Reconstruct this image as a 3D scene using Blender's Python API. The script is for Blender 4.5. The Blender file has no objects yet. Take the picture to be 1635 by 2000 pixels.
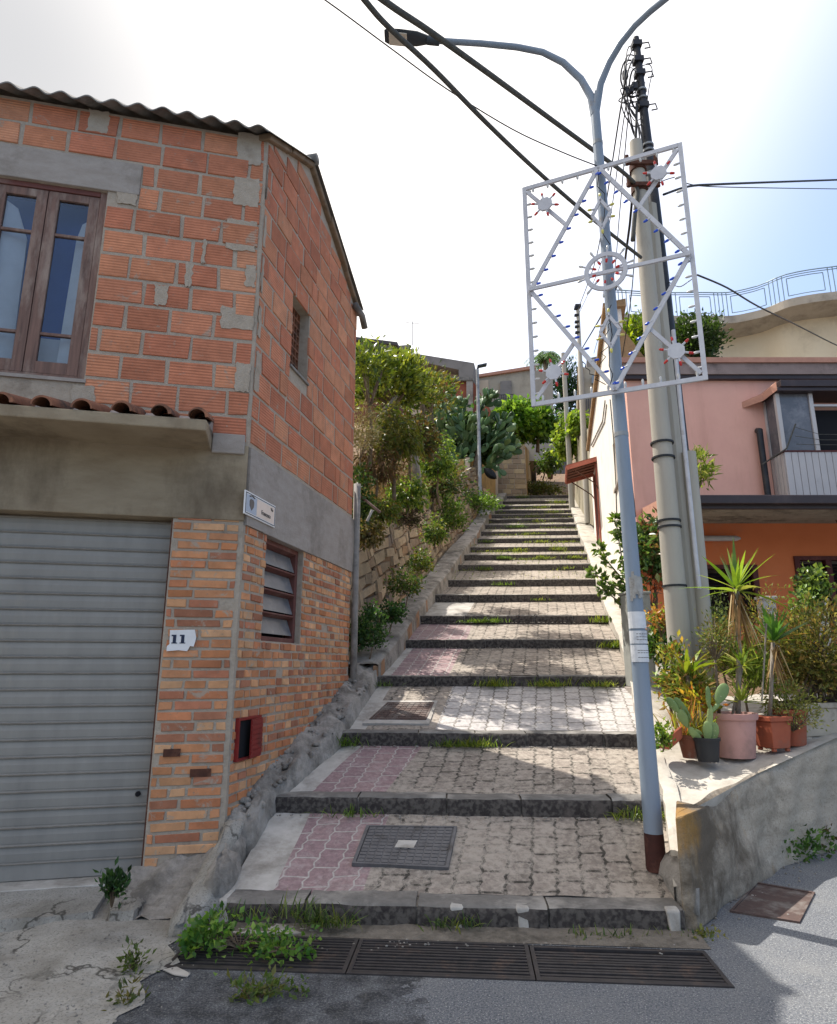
import bpy, bmesh, math, random
import numpy as np
from mathutils import Vector, Matrix, Quaternion
random.seed(7); RNG = np.random.default_rng(11)
S = bpy.context.scene; COL = S.collection
R = math.radians
# ---------------------------------------------------------------- camera model
CZ, FPX, PITCH = 1.75, 1273.0, R(13.3)
cp, sp = math.cos(PITCH), math.sin(PITCH)
def ray(x, y):
    u = 1000.0 - y
    return Vector((x - 817.5, cp*FPX - sp*u, cp*u + sp*FPX))
def W(x, y, F):
    r = ray(x, y); k = F / r.y
    return Vector((r.x*k, F, r.z*k + CZ))
def onplane(x, y, p0, n):
    r = ray(x, y); q = p0 - Vector((0, 0, CZ))
    return r * (q.dot(n) / r.dot(n)) + Vector((0, 0, CZ))
cam = bpy.data.cameras.new('camera'); camo = bpy.data.objects.new('camera', cam); COL.objects.link(camo)
camo.location = (0, 0, CZ); camo.rotation_euler = (R(90) + PITCH, 0, 0)
cam.sensor_fit = 'VERTICAL'; cam.sensor_height = 24; cam.lens = 24*FPX/2000; cam.clip_end = 2000; cam.clip_start = .05
S.camera = camo
# ---------------------------------------------------------------- colours, materials
def lin(c):
    if isinstance(c, str):
        c = c.lstrip('#'); c = [int(c[i:i+2], 16)/255 for i in (0, 2, 4)]
        return tuple(v/12.92 if v <= .04045 else ((v+.055)/1.055)**2.4 for v in c)
    return tuple(c)
class NT:
    def __init__(s, name):
        s.m = bpy.data.materials.new(name); s.m.use_nodes = True; s.t = s.m.node_tree; s.t.nodes.clear()
        s.out = s.n('ShaderNodeOutputMaterial'); s.b = s.n('ShaderNodeBsdfPrincipled'); s.l(s.b.outputs[0], s.out.inputs[0])
        s.co = s.n('ShaderNodeTexCoord').outputs['Object']
    def n(s, t, **k):
        o = s.t.nodes.new(t)
        for a, v in k.items(): setattr(o, a, v)
        return o
    def l(s, a, b): s.t.links.new(a, b)
    def put(s, v, sock):
        if hasattr(v, 'is_linked') or isinstance(v, bpy.types.NodeSocket): s.l(v, sock)
        elif isinstance(v, (tuple, list)) and len(v) == 3 and sock.type == 'RGBA': sock.default_value = (*v, 1)
        else: sock.default_value = v
    def noise(s, sc, det=4, rough=.6, vec=None, dist=0, stretch=None):
        o = s.n('ShaderNodeTexNoise'); o.inputs['Scale'].default_value = sc; o.inputs['Detail'].default_value = det
        o.inputs['Roughness'].default_value = rough; o.inputs['Distortion'].default_value = dist
        v = vec or s.co
        if stretch:
            mp = s.n('ShaderNodeMapping'); mp.inputs['Scale'].default_value = stretch; s.l(v, mp.inputs[0]); v = mp.outputs[0]
        s.l(v, o.inputs['Vector']); return o.outputs['Fac']
    def ramp(s, f, stops):
        o = s.n('ShaderNodeValToRGB'); e = o.color_ramp.elements
        while len(e) < len(stops): e.new(.5)
        for i, (p, c) in enumerate(stops):
            e[i].position = p; c = (c, c, c) if isinstance(c, (int, float)) else c; e[i].color = (*c, 1)
        s.l(f, o.inputs[0]); return o.outputs[0]
    def mix(s, f, a, b, mode='MIX'):
        o = s.n('ShaderNodeMix', data_type='RGBA', blend_type=mode)
        s.put(f, o.inputs[0]); s.put(a, o.inputs[6]); s.put(b, o.inputs[7]); return o.outputs[2]
    def math(s, op, a, b=0, c=None):
        o = s.n('ShaderNodeMath', operation=op); s.put(a, o.inputs[0]); s.put(b, o.inputs[1])
        if c is not None: s.put(c, o.inputs[2])
        return o.outputs[0]
    def xyz(s):
        o = s.n('ShaderNodeSeparateXYZ'); s.l(s.co, o.inputs[0]); return o.outputs
    def bump(s, h, strength=.3, dist=.01, prev=None):
        o = s.n('ShaderNodeBump'); o.inputs['Strength'].default_value = strength; o.inputs['Distance'].default_value = dist
        s.l(h, o.inputs['Height'])
        if prev: s.l(prev, o.inputs['Normal'])
        s.l(o.outputs[0], s.b.inputs['Normal']); return o.outputs[0]
    def fin(s, col, rough=.85, spec=.3, metal=0):
        s.put(col, s.b.inputs['Base Color']); s.put(rough, s.b.inputs['Roughness'])
        s.b.inputs['Specular IOR Level'].default_value = spec; s.b.inputs['Metallic'].default_value = metal
        return s.m
def weath(name, c1, c2, stain=None, sc=6, ssc=1.2, lo=.5, hi=.68, rough=.85, bump=.25, bsc=60, bd=.006, spec=.3, metal=0, tint=False, stretch=None, fine=None, svec=None):
    t = NT(name); c1, c2 = lin(c1), lin(c2)
    col = t.mix(t.ramp(t.noise(sc, 6, .65, stretch=stretch), [(.3, 0), (.7, 1)]), c1, c2)
    if tint:
        a = t.n('ShaderNodeAttribute', attribute_name='tint'); col = t.mix(1.0, a.outputs['Color'], t.ramp(t.noise(sc, 6, .65), [(.25, .72), (.75, 1.18)]), 'MULTIPLY')
    if fine: col = t.mix(t.ramp(t.noise(fine[0], 2, .5), [(.42, 0), (.62, 1)]), col, lin(fine[1]))
    if stain: col = t.mix(t.ramp(t.noise(ssc, 7, .7, stretch=svec), [(lo, 0), (hi, 1)]), col, lin(stain))
    if bump: t.bump(t.noise(bsc, 6, .7), bump, bd)
    return t.fin(col, rough, spec, metal)
def plain(name, c, rough=.5, spec=.4, metal=0, bump=0):
    return weath(name, c, tuple(v*.86 for v in lin(c)), rough=rough, spec=spec, metal=metal, bump=bump, sc=9)
def leafmat(name, rough=.45, tr=.35, spec=.4):
    t = NT(name); a = t.n('ShaderNodeAttribute', attribute_name='tint')
    c = t.mix(1.0, a.outputs['Color'], t.ramp(t.noise(9, 3), [(.3, .75), (.7, 1.2)]), 'MULTIPLY')
    t.fin(c, rough, spec)
    tl = t.n('ShaderNodeBsdfTranslucent'); t.l(t.mix(1.0, c, (1.25, 1.2, .6), 'MULTIPLY'), tl.inputs[0])
    ms = t.n('ShaderNodeMixShader'); ms.inputs[0].default_value = tr
    t.l(t.b.outputs[0], ms.inputs[1]); t.l(tl.outputs[0], ms.inputs[2]); t.l(ms.outputs[0], t.out.inputs[0])
    return t.m
def glass(name, c=(.02, .025, .03), rough=.06):
    t = NT(name); return t.fin(c, rough, .8)
# ---------------------------------------------------------------- mesh builder
def root_o(p):
    while p is not None:
        if p.get('_o') is not None: return Vector(p['_o'])
        p = p.parent
    return None
class MB:
    def __init__(s): s.v = []; s.f = []; s.mi = []; s.tint = []; s.M = None
    def add(s, verts, faces, mi=0, tint=(1, 1, 1)):
        o = len(s.v)
        s.v += [tuple(s.M @ Vector(v)) if s.M else tuple(v) for v in verts]
        for f in faces: s.f.append(tuple(i+o for i in f)); s.mi.append(mi); s.tint.append(tint)
    def hexa(s, c, mi=0, tint=(1, 1, 1)):   # 8 corners: bottom 0-3, top 4-7
        s.add(c, [(3, 2, 1, 0), (4, 5, 6, 7), (0, 1, 5, 4), (1, 2, 6, 5), (2, 3, 7, 6), (3, 0, 4, 7)], mi, tint)
    def box(s, a, b, mi=0, tint=(1, 1, 1)):
        x0, y0, z0 = a; x1, y1, z1 = b
        s.hexa([(x0, y0, z0), (x1, y0, z0), (x1, y1, z0), (x0, y1, z0), (x0, y0, z1), (x1, y0, z1), (x1, y1, z1), (x0, y1, z1)], mi, tint)
    def obox(s, o, ax, ay, az, mi=0, tint=(1, 1, 1)):   # origin corner + three edge vectors
        o, ax, ay, az = map(Vector, (o, ax, ay, az))
        s.hexa([o, o+ax, o+ax+ay, o+ay, o+az, o+ax+az, o+ax+ay+az, o+ay+az], mi, tint)
    def quad(s, *p, mi=0, tint=(1, 1, 1)): s.add(p, [tuple(range(len(p)))], mi, tint)
    def prism(s, poly, d, mi=0, tint=(1, 1, 1)):
        n = len(poly); d = Vector(d); p = [Vector(q) for q in poly]
        s.add(p + [q+d for q in p], [tuple(range(n-1, -1, -1)), tuple(range(n, 2*n))] + [(i, (i+1) % n, n+(i+1) % n, n+i) for i in range(n)], mi, tint)
    def tube(s, pts, rad, n=8, mi=0, cap=True, tint=(1, 1, 1), flat=None):
        pts = [Vector(p) for p in pts]; m = len(pts)
        if not hasattr(rad, '__len__'): rad = [rad]*m
        vs, fs = [], []; up = None
        for i, p in enumerate(pts):
            d = (pts[min(i+1, m-1)] - pts[max(i-1, 0)])
            d = d.normalized() if d.length > 1e-9 else Vector((0, 0, 1))
            if up is None: up = d.orthogonal().normalized()
            up = (up - d*up.dot(d)); up = up.normalized() if up.length > 1e-6 else d.orthogonal().normalized()
            w = d.cross(up)
            for k in range(n):
                a = 2*math.pi*k/n; vs.append(p + (up*math.cos(a) + w*math.sin(a))*rad[i])
        for i in range(m-1):
            for k in range(n):
                fs.append((i*n+k, i*n+(k+1) % n, (i+1)*n+(k+1) % n, (i+1)*n+k))
        if cap: fs += [tuple(range(n-1, -1, -1)), tuple((m-1)*n+k for k in range(n))]
        s.add(vs, fs, mi, tint)
    def bar(s, a, b, w, h=None, mi=0, up=(0, 0, 1), tint=(1, 1, 1)):
        a, b, up = Vector(a), Vector(b), Vector(up); d = (b-a).normalized(); h = h or w
        x = d.cross(up); x = x.normalized() if x.length > 1e-6 else d.orthogonal().normalized(); y = x.cross(d).normalized()
        x *= w/2; y *= h/2
        s.hexa([a-x-y, a+x-y, a+x+y, a-x+y, b-x-y, b+x-y, b+x+y, b-x+y], mi, tint)
    def lathe(s, prof, c=(0, 0, 0), n=24, mi=0, tint=(1, 1, 1), flute=None):
        vs, fs = [], []; c = Vector(c)
        for j, (r, z) in enumerate(prof):
            for k in range(n):
                rr = r*(1+(flute if flute and k % 2 else 0)); a = 2*math.pi*k/n
                vs.append(c + Vector((rr*math.cos(a), rr*math.sin(a), z)))
        for j in range(len(prof)-1):
            for k in range(n): fs.append((j*n+k, j*n+(k+1) % n, (j+1)*n+(k+1) % n, (j+1)*n+k))
        s.add(vs, fs, mi, tint)
    def ball(s, c, r, n=8, m=6, mi=0, tint=(1, 1, 1), rot=None):
        vs, fs = [], []; c = Vector(c); r = Vector(r) if hasattr(r, '__len__') else Vector((r, r, r))
        for j in range(m+1):
            th = math.pi*j/m
            for k in range(n):
                a = 2*math.pi*k/n; q = Vector((r.x*math.sin(th)*math.cos(a), r.y*math.sin(th)*math.sin(a), -r.z*math.cos(th)))
                vs.append(c + (rot @ q if rot else q))
        for j in range(m):
            for k in range(n): fs.append((j*n+k, j*n+(k+1) % n, (j+1)*n+(k+1) % n, (j+1)*n+k))
        s.add(vs, fs, mi, tint)
    def grid(s, fn, nu, nv, mi=0, tint=(1, 1, 1), flip=False):
        vs = [fn(i/nu, j/nv) for j in range(nv+1) for i in range(nu+1)]; w = nu+1
        fs = [((j*w+i), (j*w+i+1), ((j+1)*w+i+1), ((j+1)*w+i)) for j in range(nv) for i in range(nu)]
        if flip: fs = [f[::-1] for f in fs]
        s.add(vs, fs, mi, tint)
    def build(s, name, mats, parent=None, smooth=False, bevel=0):
        me = bpy.data.meshes.new(name); v = s.v
        o = root_o(parent)
        if o is not None: v = [tuple(Vector(p)-o) for p in v]
        me.from_pydata(v, [], s.f)
        for m in (mats if isinstance(mats, (list, tuple)) else [mats]): me.materials.append(m)
        me.polygons.foreach_set('material_index', s.mi)
        if any(t != (1, 1, 1) for t in s.tint):
            at = me.color_attributes.new('tint', 'FLOAT_COLOR', 'CORNER'); a = []
            for p, t in zip(me.polygons, s.tint): a += [*t, 1.0]*p.loop_total
            at.data.foreach_set('color', a)
        if smooth:
            me.polygons.foreach_set('use_smooth', [True]*len(me.polygons))
        me.validate(); bm = bmesh.new(); bm.from_mesh(me); bmesh.ops.recalc_face_normals(bm, faces=bm.faces); bm.to_mesh(me); bm.free(); me.update()
        ob = bpy.data.objects.new(name, me); COL.objects.link(ob)
        if parent is not None: ob.parent = parent
        if smooth == 'angle':
            try: me.set_sharp_from_angle(angle=R(40))
            except Exception: pass
        if bevel:
            md = ob.modifiers.new('bevel', 'BEVEL'); md.width = bevel; md.segments = 2; md.limit_method = 'ANGLE'; md.angle_limit = R(40)
        return ob
def thing(name, loc, label=None, cat=None, group=None, kind=None):
    o = bpy.data.objects.new(name, None); COL.objects.link(o); o.empty_display_size = .2
    o.location = loc; o['_o'] = tuple(loc); tag(o, label, cat, group, kind); return o
def tag(o, label=None, cat=None, group=None, kind=None):
    if label: o['label'] = label
    if cat: o['category'] = cat
    if group: o['group'] = group
    if kind: o['kind'] = kind
    return o
def centre(ob):     # move a single-mesh thing's origin to its base
    me = ob.data; vs = np.empty(len(me.vertices)*3); me.vertices.foreach_get('co', vs); vs = vs.reshape(-1, 3)
    c = (vs.max(0)+vs.min(0))/2; c[2] = vs[:, 2].min()
    vs -= c; me.vertices.foreach_set('co', vs.ravel()); me.update(); ob.location = c; return ob
def struct(ob): ob['kind'] = 'structure'; return ob
# ---------------------------------------------------------------- foliage helpers (numpy)
def npmesh(name, V, Fc, tint, mat, parent=None, smooth=False):
    me = bpy.data.meshes.new(name); V = np.asarray(V, float)
    if root_o(parent) is not None: V = V - np.array(root_o(parent))
    k = Fc.shape[1]
    me.vertices.add(len(V)); me.vertices.foreach_set('co', V.ravel())
    me.loops.add(Fc.size); me.loops.foreach_set('vertex_index', Fc.ravel().astype(np.int32))
    me.polygons.add(len(Fc)); me.polygons.foreach_set('loop_start', np.arange(0, Fc.size, k, dtype=np.int32))
    try: me.polygons.foreach_set('loop_total', np.full(len(Fc), k, dtype=np.int32))
    except Exception: pass
    me.materials.append(mat)
    at = me.color_attributes.new('tint', 'FLOAT_COLOR', 'CORNER')
    at.data.foreach_set('color', np.repeat(np.c_[tint, np.ones(len(tint))], k, axis=0).ravel())
    me.update(); me.validate()
    ob = bpy.data.objects.new(name, me); COL.objects.link(ob)
    if parent is not None: ob.parent = parent
    return ob
def unit(a): return a/np.maximum(np.linalg.norm(a, axis=1, keepdims=True), 1e-9)
def leaves(name, P, D, L, Wd, cols, mat, parent=None, fold=.25, jit=.35, droop=.0):
    """one folded leaf (two quads) at each P pointing along D"""
    n = len(P); D = unit(D); r = RNG.normal(size=(n, 3)); X = unit(np.cross(D, r)); Z = np.cross(X, D)
    s = (1+jit*RNG.uniform(-1, 1, n))[:, None]; L = L*s; Wd = Wd*s
    b = P; t = P + D*L - np.array([0, 0, 1])*droop*L
    m1 = P + D*L*.45 - np.array([0, 0, 1])*droop*L*.2
    l = m1 - X*Wd*.5 + Z*Wd*fold; rr = m1 + X*Wd*.5 + Z*Wd*fold
    V = np.stack([b, l, t, rr, m1], 1).reshape(-1, 3); i = np.arange(n)*5
    Fc = np.concatenate([np.stack([i, i+4, i+1], 1), np.stack([i+1, i+4, i+2], 1), np.stack([i, i+3, i+4], 1), np.stack([i+3, i+2, i+4], 1)], 0)
    cols = np.array([lin(c) for c in cols]); k = RNG.integers(0, len(cols), n); k2 = RNG.integers(0, len(cols), n); w = RNG.uniform(0, 1, (n, 1))
    tc = (cols[k]*w + cols[k2]*(1-w)) * RNG.uniform(.75, 1.2, (n, 1))
    return npmesh(name, V, Fc, np.tile(tc, (4, 1)), mat, parent)
def blades(name, P, D, L, Wd, cols, mat, parent=None, droop=.6, seg=4, jit=.4):
    """curved sword / grass blades"""
    n = len(P); D = unit(D); s = (1+jit*RNG.uniform(-1, 1, n))[:, None]; L = L*s
    side = np.cross(D, np.array([0, 0, 1.0])); bad = np.linalg.norm(side, axis=1) < .05; side[bad] = np.array([1, 0, 0]); side = unit(side)
    a = RNG.uniform(-.6, .6, (n, 1)); side = unit(side + np.cross(D, side)*a)
    dr = (droop*RNG.uniform(.4, 1.3, n))[:, None]
    V = []
    for j in range(seg+1):
        t = j/seg; c = P + D*L*t - np.array([0, 0, 1.0])*L*dr*t*t*.6
        w = Wd*(.55+.45*min(1, t*4))*(1-t**2.2)*.5*s + 1e-4
        V += [c-side*w, c+side*w]
    V = np.stack(V, 1).reshape(-1, 3); k = 2*(seg+1); i = np.arange(n)*k
    Fc = np.concatenate([np.stack([i+2*j, i+2*j+1, i+2*j+3, i+2*j+2], 1) for j in range(seg)], 0)
    cols = np.array([lin(c) for c in cols]); q = RNG.integers(0, len(cols), n); q2 = RNG.integers(0, len(cols), n); w = RNG.uniform(0, 1, (n, 1))
    tc = (cols[q]*w + cols[q2]*(1-w)) * RNG.uniform(.8, 1.15, (n, 1))
    return npmesh(name, V, Fc, np.tile(tc, (seg, 1)), mat, parent)
def dirs(n, up=.3, spread=1.0):
    d = RNG.normal(size=(n, 3))*spread; d[:, 2] += up; return unit(d)
def cloud(c, r, ncl, per, sig, shell=.55, flat_bottom=True):
    """leaf points clustered through an ellipsoid; returns points, outward dirs, cluster centres"""
    d = unit(RNG.normal(size=(ncl, 3))); q = (shell + (1-shell)*RNG.uniform(0, 1, ncl)**.6)[:, None]*RNG.uniform(.8, 1.12, (ncl, 1))
    if flat_bottom: d[:, 2] = np.where(d[:, 2] < -.5, -.5*RNG.uniform(.2, 1, ncl), d[:, 2])
    cc = np.array(c) + d*q*np.array(r)
    p = np.repeat(cc, per, 0) + RNG.normal(size=(ncl*per, 3))*sig
    return p, np.repeat(d, per, 0), cc
# ================================================================= materials
M = {}
M['block'] = None
def brickmat(name, stri, smear):
    t = NT(name); a = t.n('ShaderNodeAttribute', attribute_name='tint')
    c = t.mix(1.0, a.outputs['Color'], t.ramp(t.noise(7, 6, .65), [(.25, .72), (.75, 1.2)]), 'MULTIPLY')
    c = t.mix(t.ramp(t.noise(4.3, 8, .78, dist=.6), [(smear, 0), (smear+.05, .85)]), c, lin('#a79a8a'))
    c = t.mix(t.ramp(t.noise(1.3, 7, .7), [(.60, 0), (.8, .55)]), c, lin('#6b5a50'))
    c = t.mix(t.ramp(t.noise(34, 3, .6), [(.63, 0), (.72, .6)]), c, lin('#8a7a6c'))
    b = t.bump(t.noise(55, 5, .7), .35, .006)
    if stri:
        c = t.mix(t.ramp(t.math('SINE', t.math('MULTIPLY', t.xyz()[2], 235)), [(.0, .30), (.9, 0)]), c, lin('#9a6450'))
        z = t.xyz()[2]; w = t.math('SINE', t.math('MULTIPLY', z, 210)); t.bump(w, .5, .004, b)
    return t.fin(c, .9, .15)
M['block'] = brickmat('hollow_clay_block', True, .585); M['brick'] = brickmat('old_brick', False, .575)
M['mortar'] = weath('mortar', '#b5a898', '#a59786', '#8a7d6e', 14, 3, .55, .75, .95, .9, 45, .015)
M['concrete'] = weath('raw_concrete', '#a59c94', '#958b82', '#6f665c', 5, 1.3, .5, .75, .92, .6, 30, .012, stretch=(1, 1, 2.5))
M['beam'] = weath('stained_concrete', '#a0917a', '#8a7a64', '#57493a', 2.2, .8, .46, .70, .92, .45, 26, .012, svec=(1, 1, .5), stretch=(1, 1, 3))
M['fibre'] = weath('fibre_cement', '#8f8a84', '#6d6964', '#3c3a38', 5, 1.7, .5, .72, .92, .4, 40, .008)
M['cotto'] = weath('old_clay_tile', '#9c6a50', '#7a5240', '#4a3f38', 8, 3, .48, .66, .9, .4, 50, .006)
M['wood'] = weath('weathered_wood', '#86685c', '#5c4a44', '#9a887c', 4, 2.4, .48, .66, .8, .5, 60, .006, stretch=(7, 7, .4), svec=(2, 2, .5))
M['redwood'] = weath('red_paint_wood', '#74463f', '#5c3c37', '#85695f', 5, 2, .55, .75, .7, .3, 60, .004, stretch=(1, 1, 4))
M['pane'] = None
def pane():
    t = NT('window_glass'); t.fin((.25, .3, .36), .04, .5)
    gl = t.n('ShaderNodeBsdfTransparent'); gl.inputs[0].default_value = (.88, .91, .94, 1); ms = t.n('ShaderNodeMixShader')
    gs = t.n('ShaderNodeBsdfGlossy'); gs.inputs['Roughness'].default_value = .03
    fr = t.n('ShaderNodeFresnel'); fr.inputs[0].default_value = 1.5
    t.l(t.math('ADD', t.math('MULTIPLY', fr.outputs[0], .7), .01), ms.inputs[0])
    t.l(gl.outputs[0], ms.inputs[1]); t.l(gs.outputs[0], ms.inputs[2]); t.l(ms.outputs[0], t.out.inputs[0]); return t.m
M['pane'] = pane()
M['curtain'] = weath('white_curtain', '#e6e4df', '#cfccc6', rough=.9, bump=.1, sc=3)
M['roomblue'] = plain('blue_inner_sheet', '#4a62a0', .8)
M['dark'] = plain('dark_interior', '#15151a', .9)
M['shutter'] = weath('galvanised_shutter', '#95918a', '#85827d', '#a39a8c', 3, 2.2, .55,   .8, .6, .1, 90, .002, spec=.3, metal=.05, stretch=(1.5, 1.5, .35), svec=(1, 1, .25))
M['shutteredge'] = weath('shutter_worn_edge', '#8d857b', '#6d6760', rough=.55, sc=12, metal=.2)
M['rust'] = weath('rusty_iron', '#5d3a2c', '#3e2720', '#7a5340', 14, 4, .5, .7, .85, .4, 60, .004)
M['redpaint'] = weath('red_enamel', '#8e2a26', '#74211f', '#5a2a26', 7, 3, .6, .75, .5, .12)
M['whiteplate'] = weath('white_enamel', '#e8e6e4', '#d2cfcd', '#a79a90', 5, 6, .62, .75, .5, .1)
M['navy'] = plain('navy_lettering', '#1d2740', .6)
M['grey_letter'] = plain('grey_lettering', '#6a6460', .6)
M['bluegrey'] = weath('faded_blue_panel', '#b4bcc8', '#a0aab8', rough=.5, sc=14, bump=0)
M['cream_panel'] = plain('cream_panel', '#e8d4c4', .5)
M['lumber'] = weath('roof_timber', '#8b7660', '#6e5c48', '#4f4336', 7, 3, rough=.9)
M['pvc'] = weath('grey_pipe', '#8d8780', '#77716a', '#55504a', 9, 3, rough=.7)
# ================================================================= left brick house
K = 1.1333                       # masonry module of this house
C0 = Vector((-1.595, 5.80, 0)); d1 = Vector((-4.41, -1, 0)).normalized(); n1 = Vector((.2211, -.9752, 0)).normalized()
d2 = Vector((.215, 1, 0)).normalized(); n2 = Vector((.9777, -.2102, 0)).normalized(); Zv = Vector((0, 0, 1))
def fac(s, z, n=0): return C0 + d1*s + n1*n + Zv*z
def sid(s, z, n=0): return C0 + d2*s + n2*n + Zv*z
def pf(x, y, n=0): p = onplane(x, y, C0 + n1*n, n1); return (p-C0).dot(d1), p.z
def ps(x, y, n=0): p = onplane(x, y, C0 + n2*n, n2); return (p-C0).dot(d2), p.z
house = thing('brick_house', fac(1.0, 0), 'unplastered brick house with a grey roller shutter below and a corrugated roof on top', 'house')
def lbox(mb, fr, s0, s1, z0, z1, n0, n1_, mi=0, tint=(1, 1, 1)):
    mb.hexa([fr(s0, z0, n0), fr(s1, z0, n0), fr(s1, z0, n1_), fr(s0, z0, n1_), fr(s0, z1, n0), fr(s1, z1, n0), fr(s1, z1, n1_), fr(s0, z1, n1_)], mi, tint)
def courses(mb, fr, s0, s1, z0, z1, L, H, joint, cols, holes=(), top=None, bot=None, proj=.012, jit=.12, zj=0.0, gaps=.0, side=.35, rnd=None, off=.5):
    rnd = rnd or random.Random(5); nrow = int(math.ceil((z1-z0)/H)); cols = [lin(c) for c in cols]
    for r in range(nrow):
        za, zb = z0 + r*H + joint/2, z0 + (r+1)*H - joint/2
        s = s0 - (L*off if r % 2 else 0) - rnd.uniform(0, L*.15)
        while s < s1:
            ln = L*(1 + rnd.uniform(-jit, jit))
            if rnd.random() < side*.25: ln *= .5
            a, b = max(s, s0) + joint/2, min(s+ln, s1) - joint/2; s += ln
            if b - a < .03 or rnd.random() < gaps: continue
            segs = [(a, b)]
            for (h0, h1, k0, k1) in holes:
                if zb > k0+.01 and za < k1-.01:
                    new = []
                    for p, q in segs:
                        if q <= h0 or p >= h1: new.append((p, q)); continue
                        if p < h0: new.append((p, h0-.004))
                        if q > h1: new.append((h1+.004, q))
                    segs = new
            for p, q in segs:
                if q-p < .025: continue
                zt, zu = zb, za
                if top: zt = min(zb, top(p)-.01, top(q)-.01)
                if bot: zu = max(za, bot((p+q)/2))
                if zt - zu < .03: continue
                pj = proj*(.75 + rnd.uniform(-.5, .5)); e = min(.007, H*.08)
                w = [rnd.uniform(-zj, zj) for _ in range(4)]; ws = [rnd.uniform(-zj, zj)*1.3 for _ in range(4)]
                o = [fr(p+ws[0], zu+w[0], -.01), fr(q+ws[1], zu+w[1], -.01), fr(q+ws[2], zt+w[2], -.01), fr(p+ws[3], zt+w[3], -.01)]
                i = [fr(p+e+ws[0], zu+e+w[0], pj), fr(q-e+ws[1], zu+e+w[1], pj), fr(q-e+ws[2], zt-e+w[2], pj), fr(p+e+ws[3], zt-e+w[3], pj)]
                cc = cols[rnd.randrange(len(cols))]; k = rnd.uniform(.82, 1.16); t = tuple(v*k for v in cc)
                mb.add(o+i, [(4, 5, 6, 7), (0, 1, 5, 4), (1, 2, 6, 5), (2, 3, 7, 6), (3, 0, 4, 7)], 0, t)
# key heights from the picture
zB0 = pf(430, 868)[1]; zB1 = pf(430, 1016)[1]                   # concrete ring beam
sWr, zWt = pf(211, 374); _, zWb = pf(168, 742)                # upper window right edge
sWm = pf(64, 560)[0]; sWl = sWm + (sWm - sWr)
sG, zGt = pf(338, 1019); _, zG = pf(277, 1716)
sGl = sG + 3.5; zL0 = pf(240, 378)[1]; zL1 = pf(240, 318)[1]; sL = pf(276, 350)[0]
zE = 7.18                                                     # eave height at corner
RG = 1.0*K
def gable(s): return zE-.02 + .56*s if s < RG else zE-.02+.56*RG - .42*(s-RG)
SB = 2.78*K; FL = 3.9*K
BLK = ['#c88465', '#c27c5e', '#cb8866', '#bf785c', '#cd8c6a', '#c58062', '#cf9270']
BRK = ['#c4865f', '#c88d66', '#bd7c58', '#cd986f', '#b4765a', '#c68a62', '#d0a078', '#c08058', '#a87258']
# --- masonry core (mortar) as pieces around the openings
mb = MB()
lbox(mb, fac, 0, sWr, zB0, gable(0), -.25, 0); lbox(mb, fac, sWl, FL, zB0, gable(0), -.25, 0)
lbox(mb, fac, sWr, sWl, zWt, gable(0), -.25, 0); lbox(mb, fac, sWr, sWl, zB0, zWb, -.25, 0)
core = mb
v0 = ps(574, 573); v1 = ps(606, 617); v2 = ps(598, 748); v3 = ps(565, 709)
vS0, vS1, vZ0, vZ1 = (v0[0]+v3[0])/2, (v1[0]+v2[0])/2, (v2[1]+v3[1])/2, (v0[1]+v1[1])/2
def sidecore(a, b, z0, z1f): core.prism([sid(a, z0, -.25), sid(b, z0, -.25), sid(b, z1f(b), -.25), sid(a, z1f(a), -.25)], n2*.25)
core.prism([sid(0, zB0, -.25), sid(vS0, zB0, -.25), sid(vS0, gable(vS0), -.25), sid(0, gable(0), -.25)], n2*.25)
core.prism([sid(vS0, vZ1, -.25), sid(vS1, vZ1, -.25), sid(vS1, gable(vS1), -.25), sid(RG, gable(RG), -.25), sid(vS0, gable(vS0), -.25)][:5] if vS0 < RG < vS1 else [sid(vS0, vZ1, -.25), sid(vS1, vZ1, -.25), sid(vS1, gable(vS1), -.25), sid(vS0, gable(vS0), -.25)], n2*.25)
lbox(core, sid, vS0, vS1, zB0, vZ0, -.25, 0)
if vS1 < RG: core.prism([sid(vS1, zB0, -.25), sid(SB, zB0, -.25), sid(SB, gable(SB), -.25), sid(RG, gable(RG), -.25), sid(vS1, gable(vS1), -.25)], n2*.25)
else: core.prism([sid(vS1, zB0, -.25), sid(SB, zB0, -.25), sid(SB, gable(SB), -.25), sid(vS1, gable(vS1), -.25)], n2*.25)
core.build('upper_wall_mortar', M['mortar'], house)
mb = MB(); rr = random.Random(3)
courses(mb, fac, .012, FL, zB0+.03, gable(0)-.02, .365*K, .228*K, .025, BLK, [(sWr-.0, sWl, zWb-.02, zWt+.02), (-1, FL, zL0, zL1) if False else (sL, FL, zL0, zL1)], proj=.012, rnd=rr, zj=.006, jit=.1)
mb.build('block_wall', M['block'], house)
mb = MB()
courses(mb, sid, .012, SB, zB0+.03, gable(RG)+.3, .34*K, .228*K, .023, BLK, [(vS0, vS1, vZ0, vZ1)], top=gable, proj=.012, rnd=rr, zj=.006)
mb.build('gable_block_wall', M['block'], house)
# lintel above the upper window
mb = MB(); lbox(mb, fac, sL, FL, zL0, zL1, -.1, .018); mb.build('window_lintel', M['concrete'], house, bevel=.008)
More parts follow.
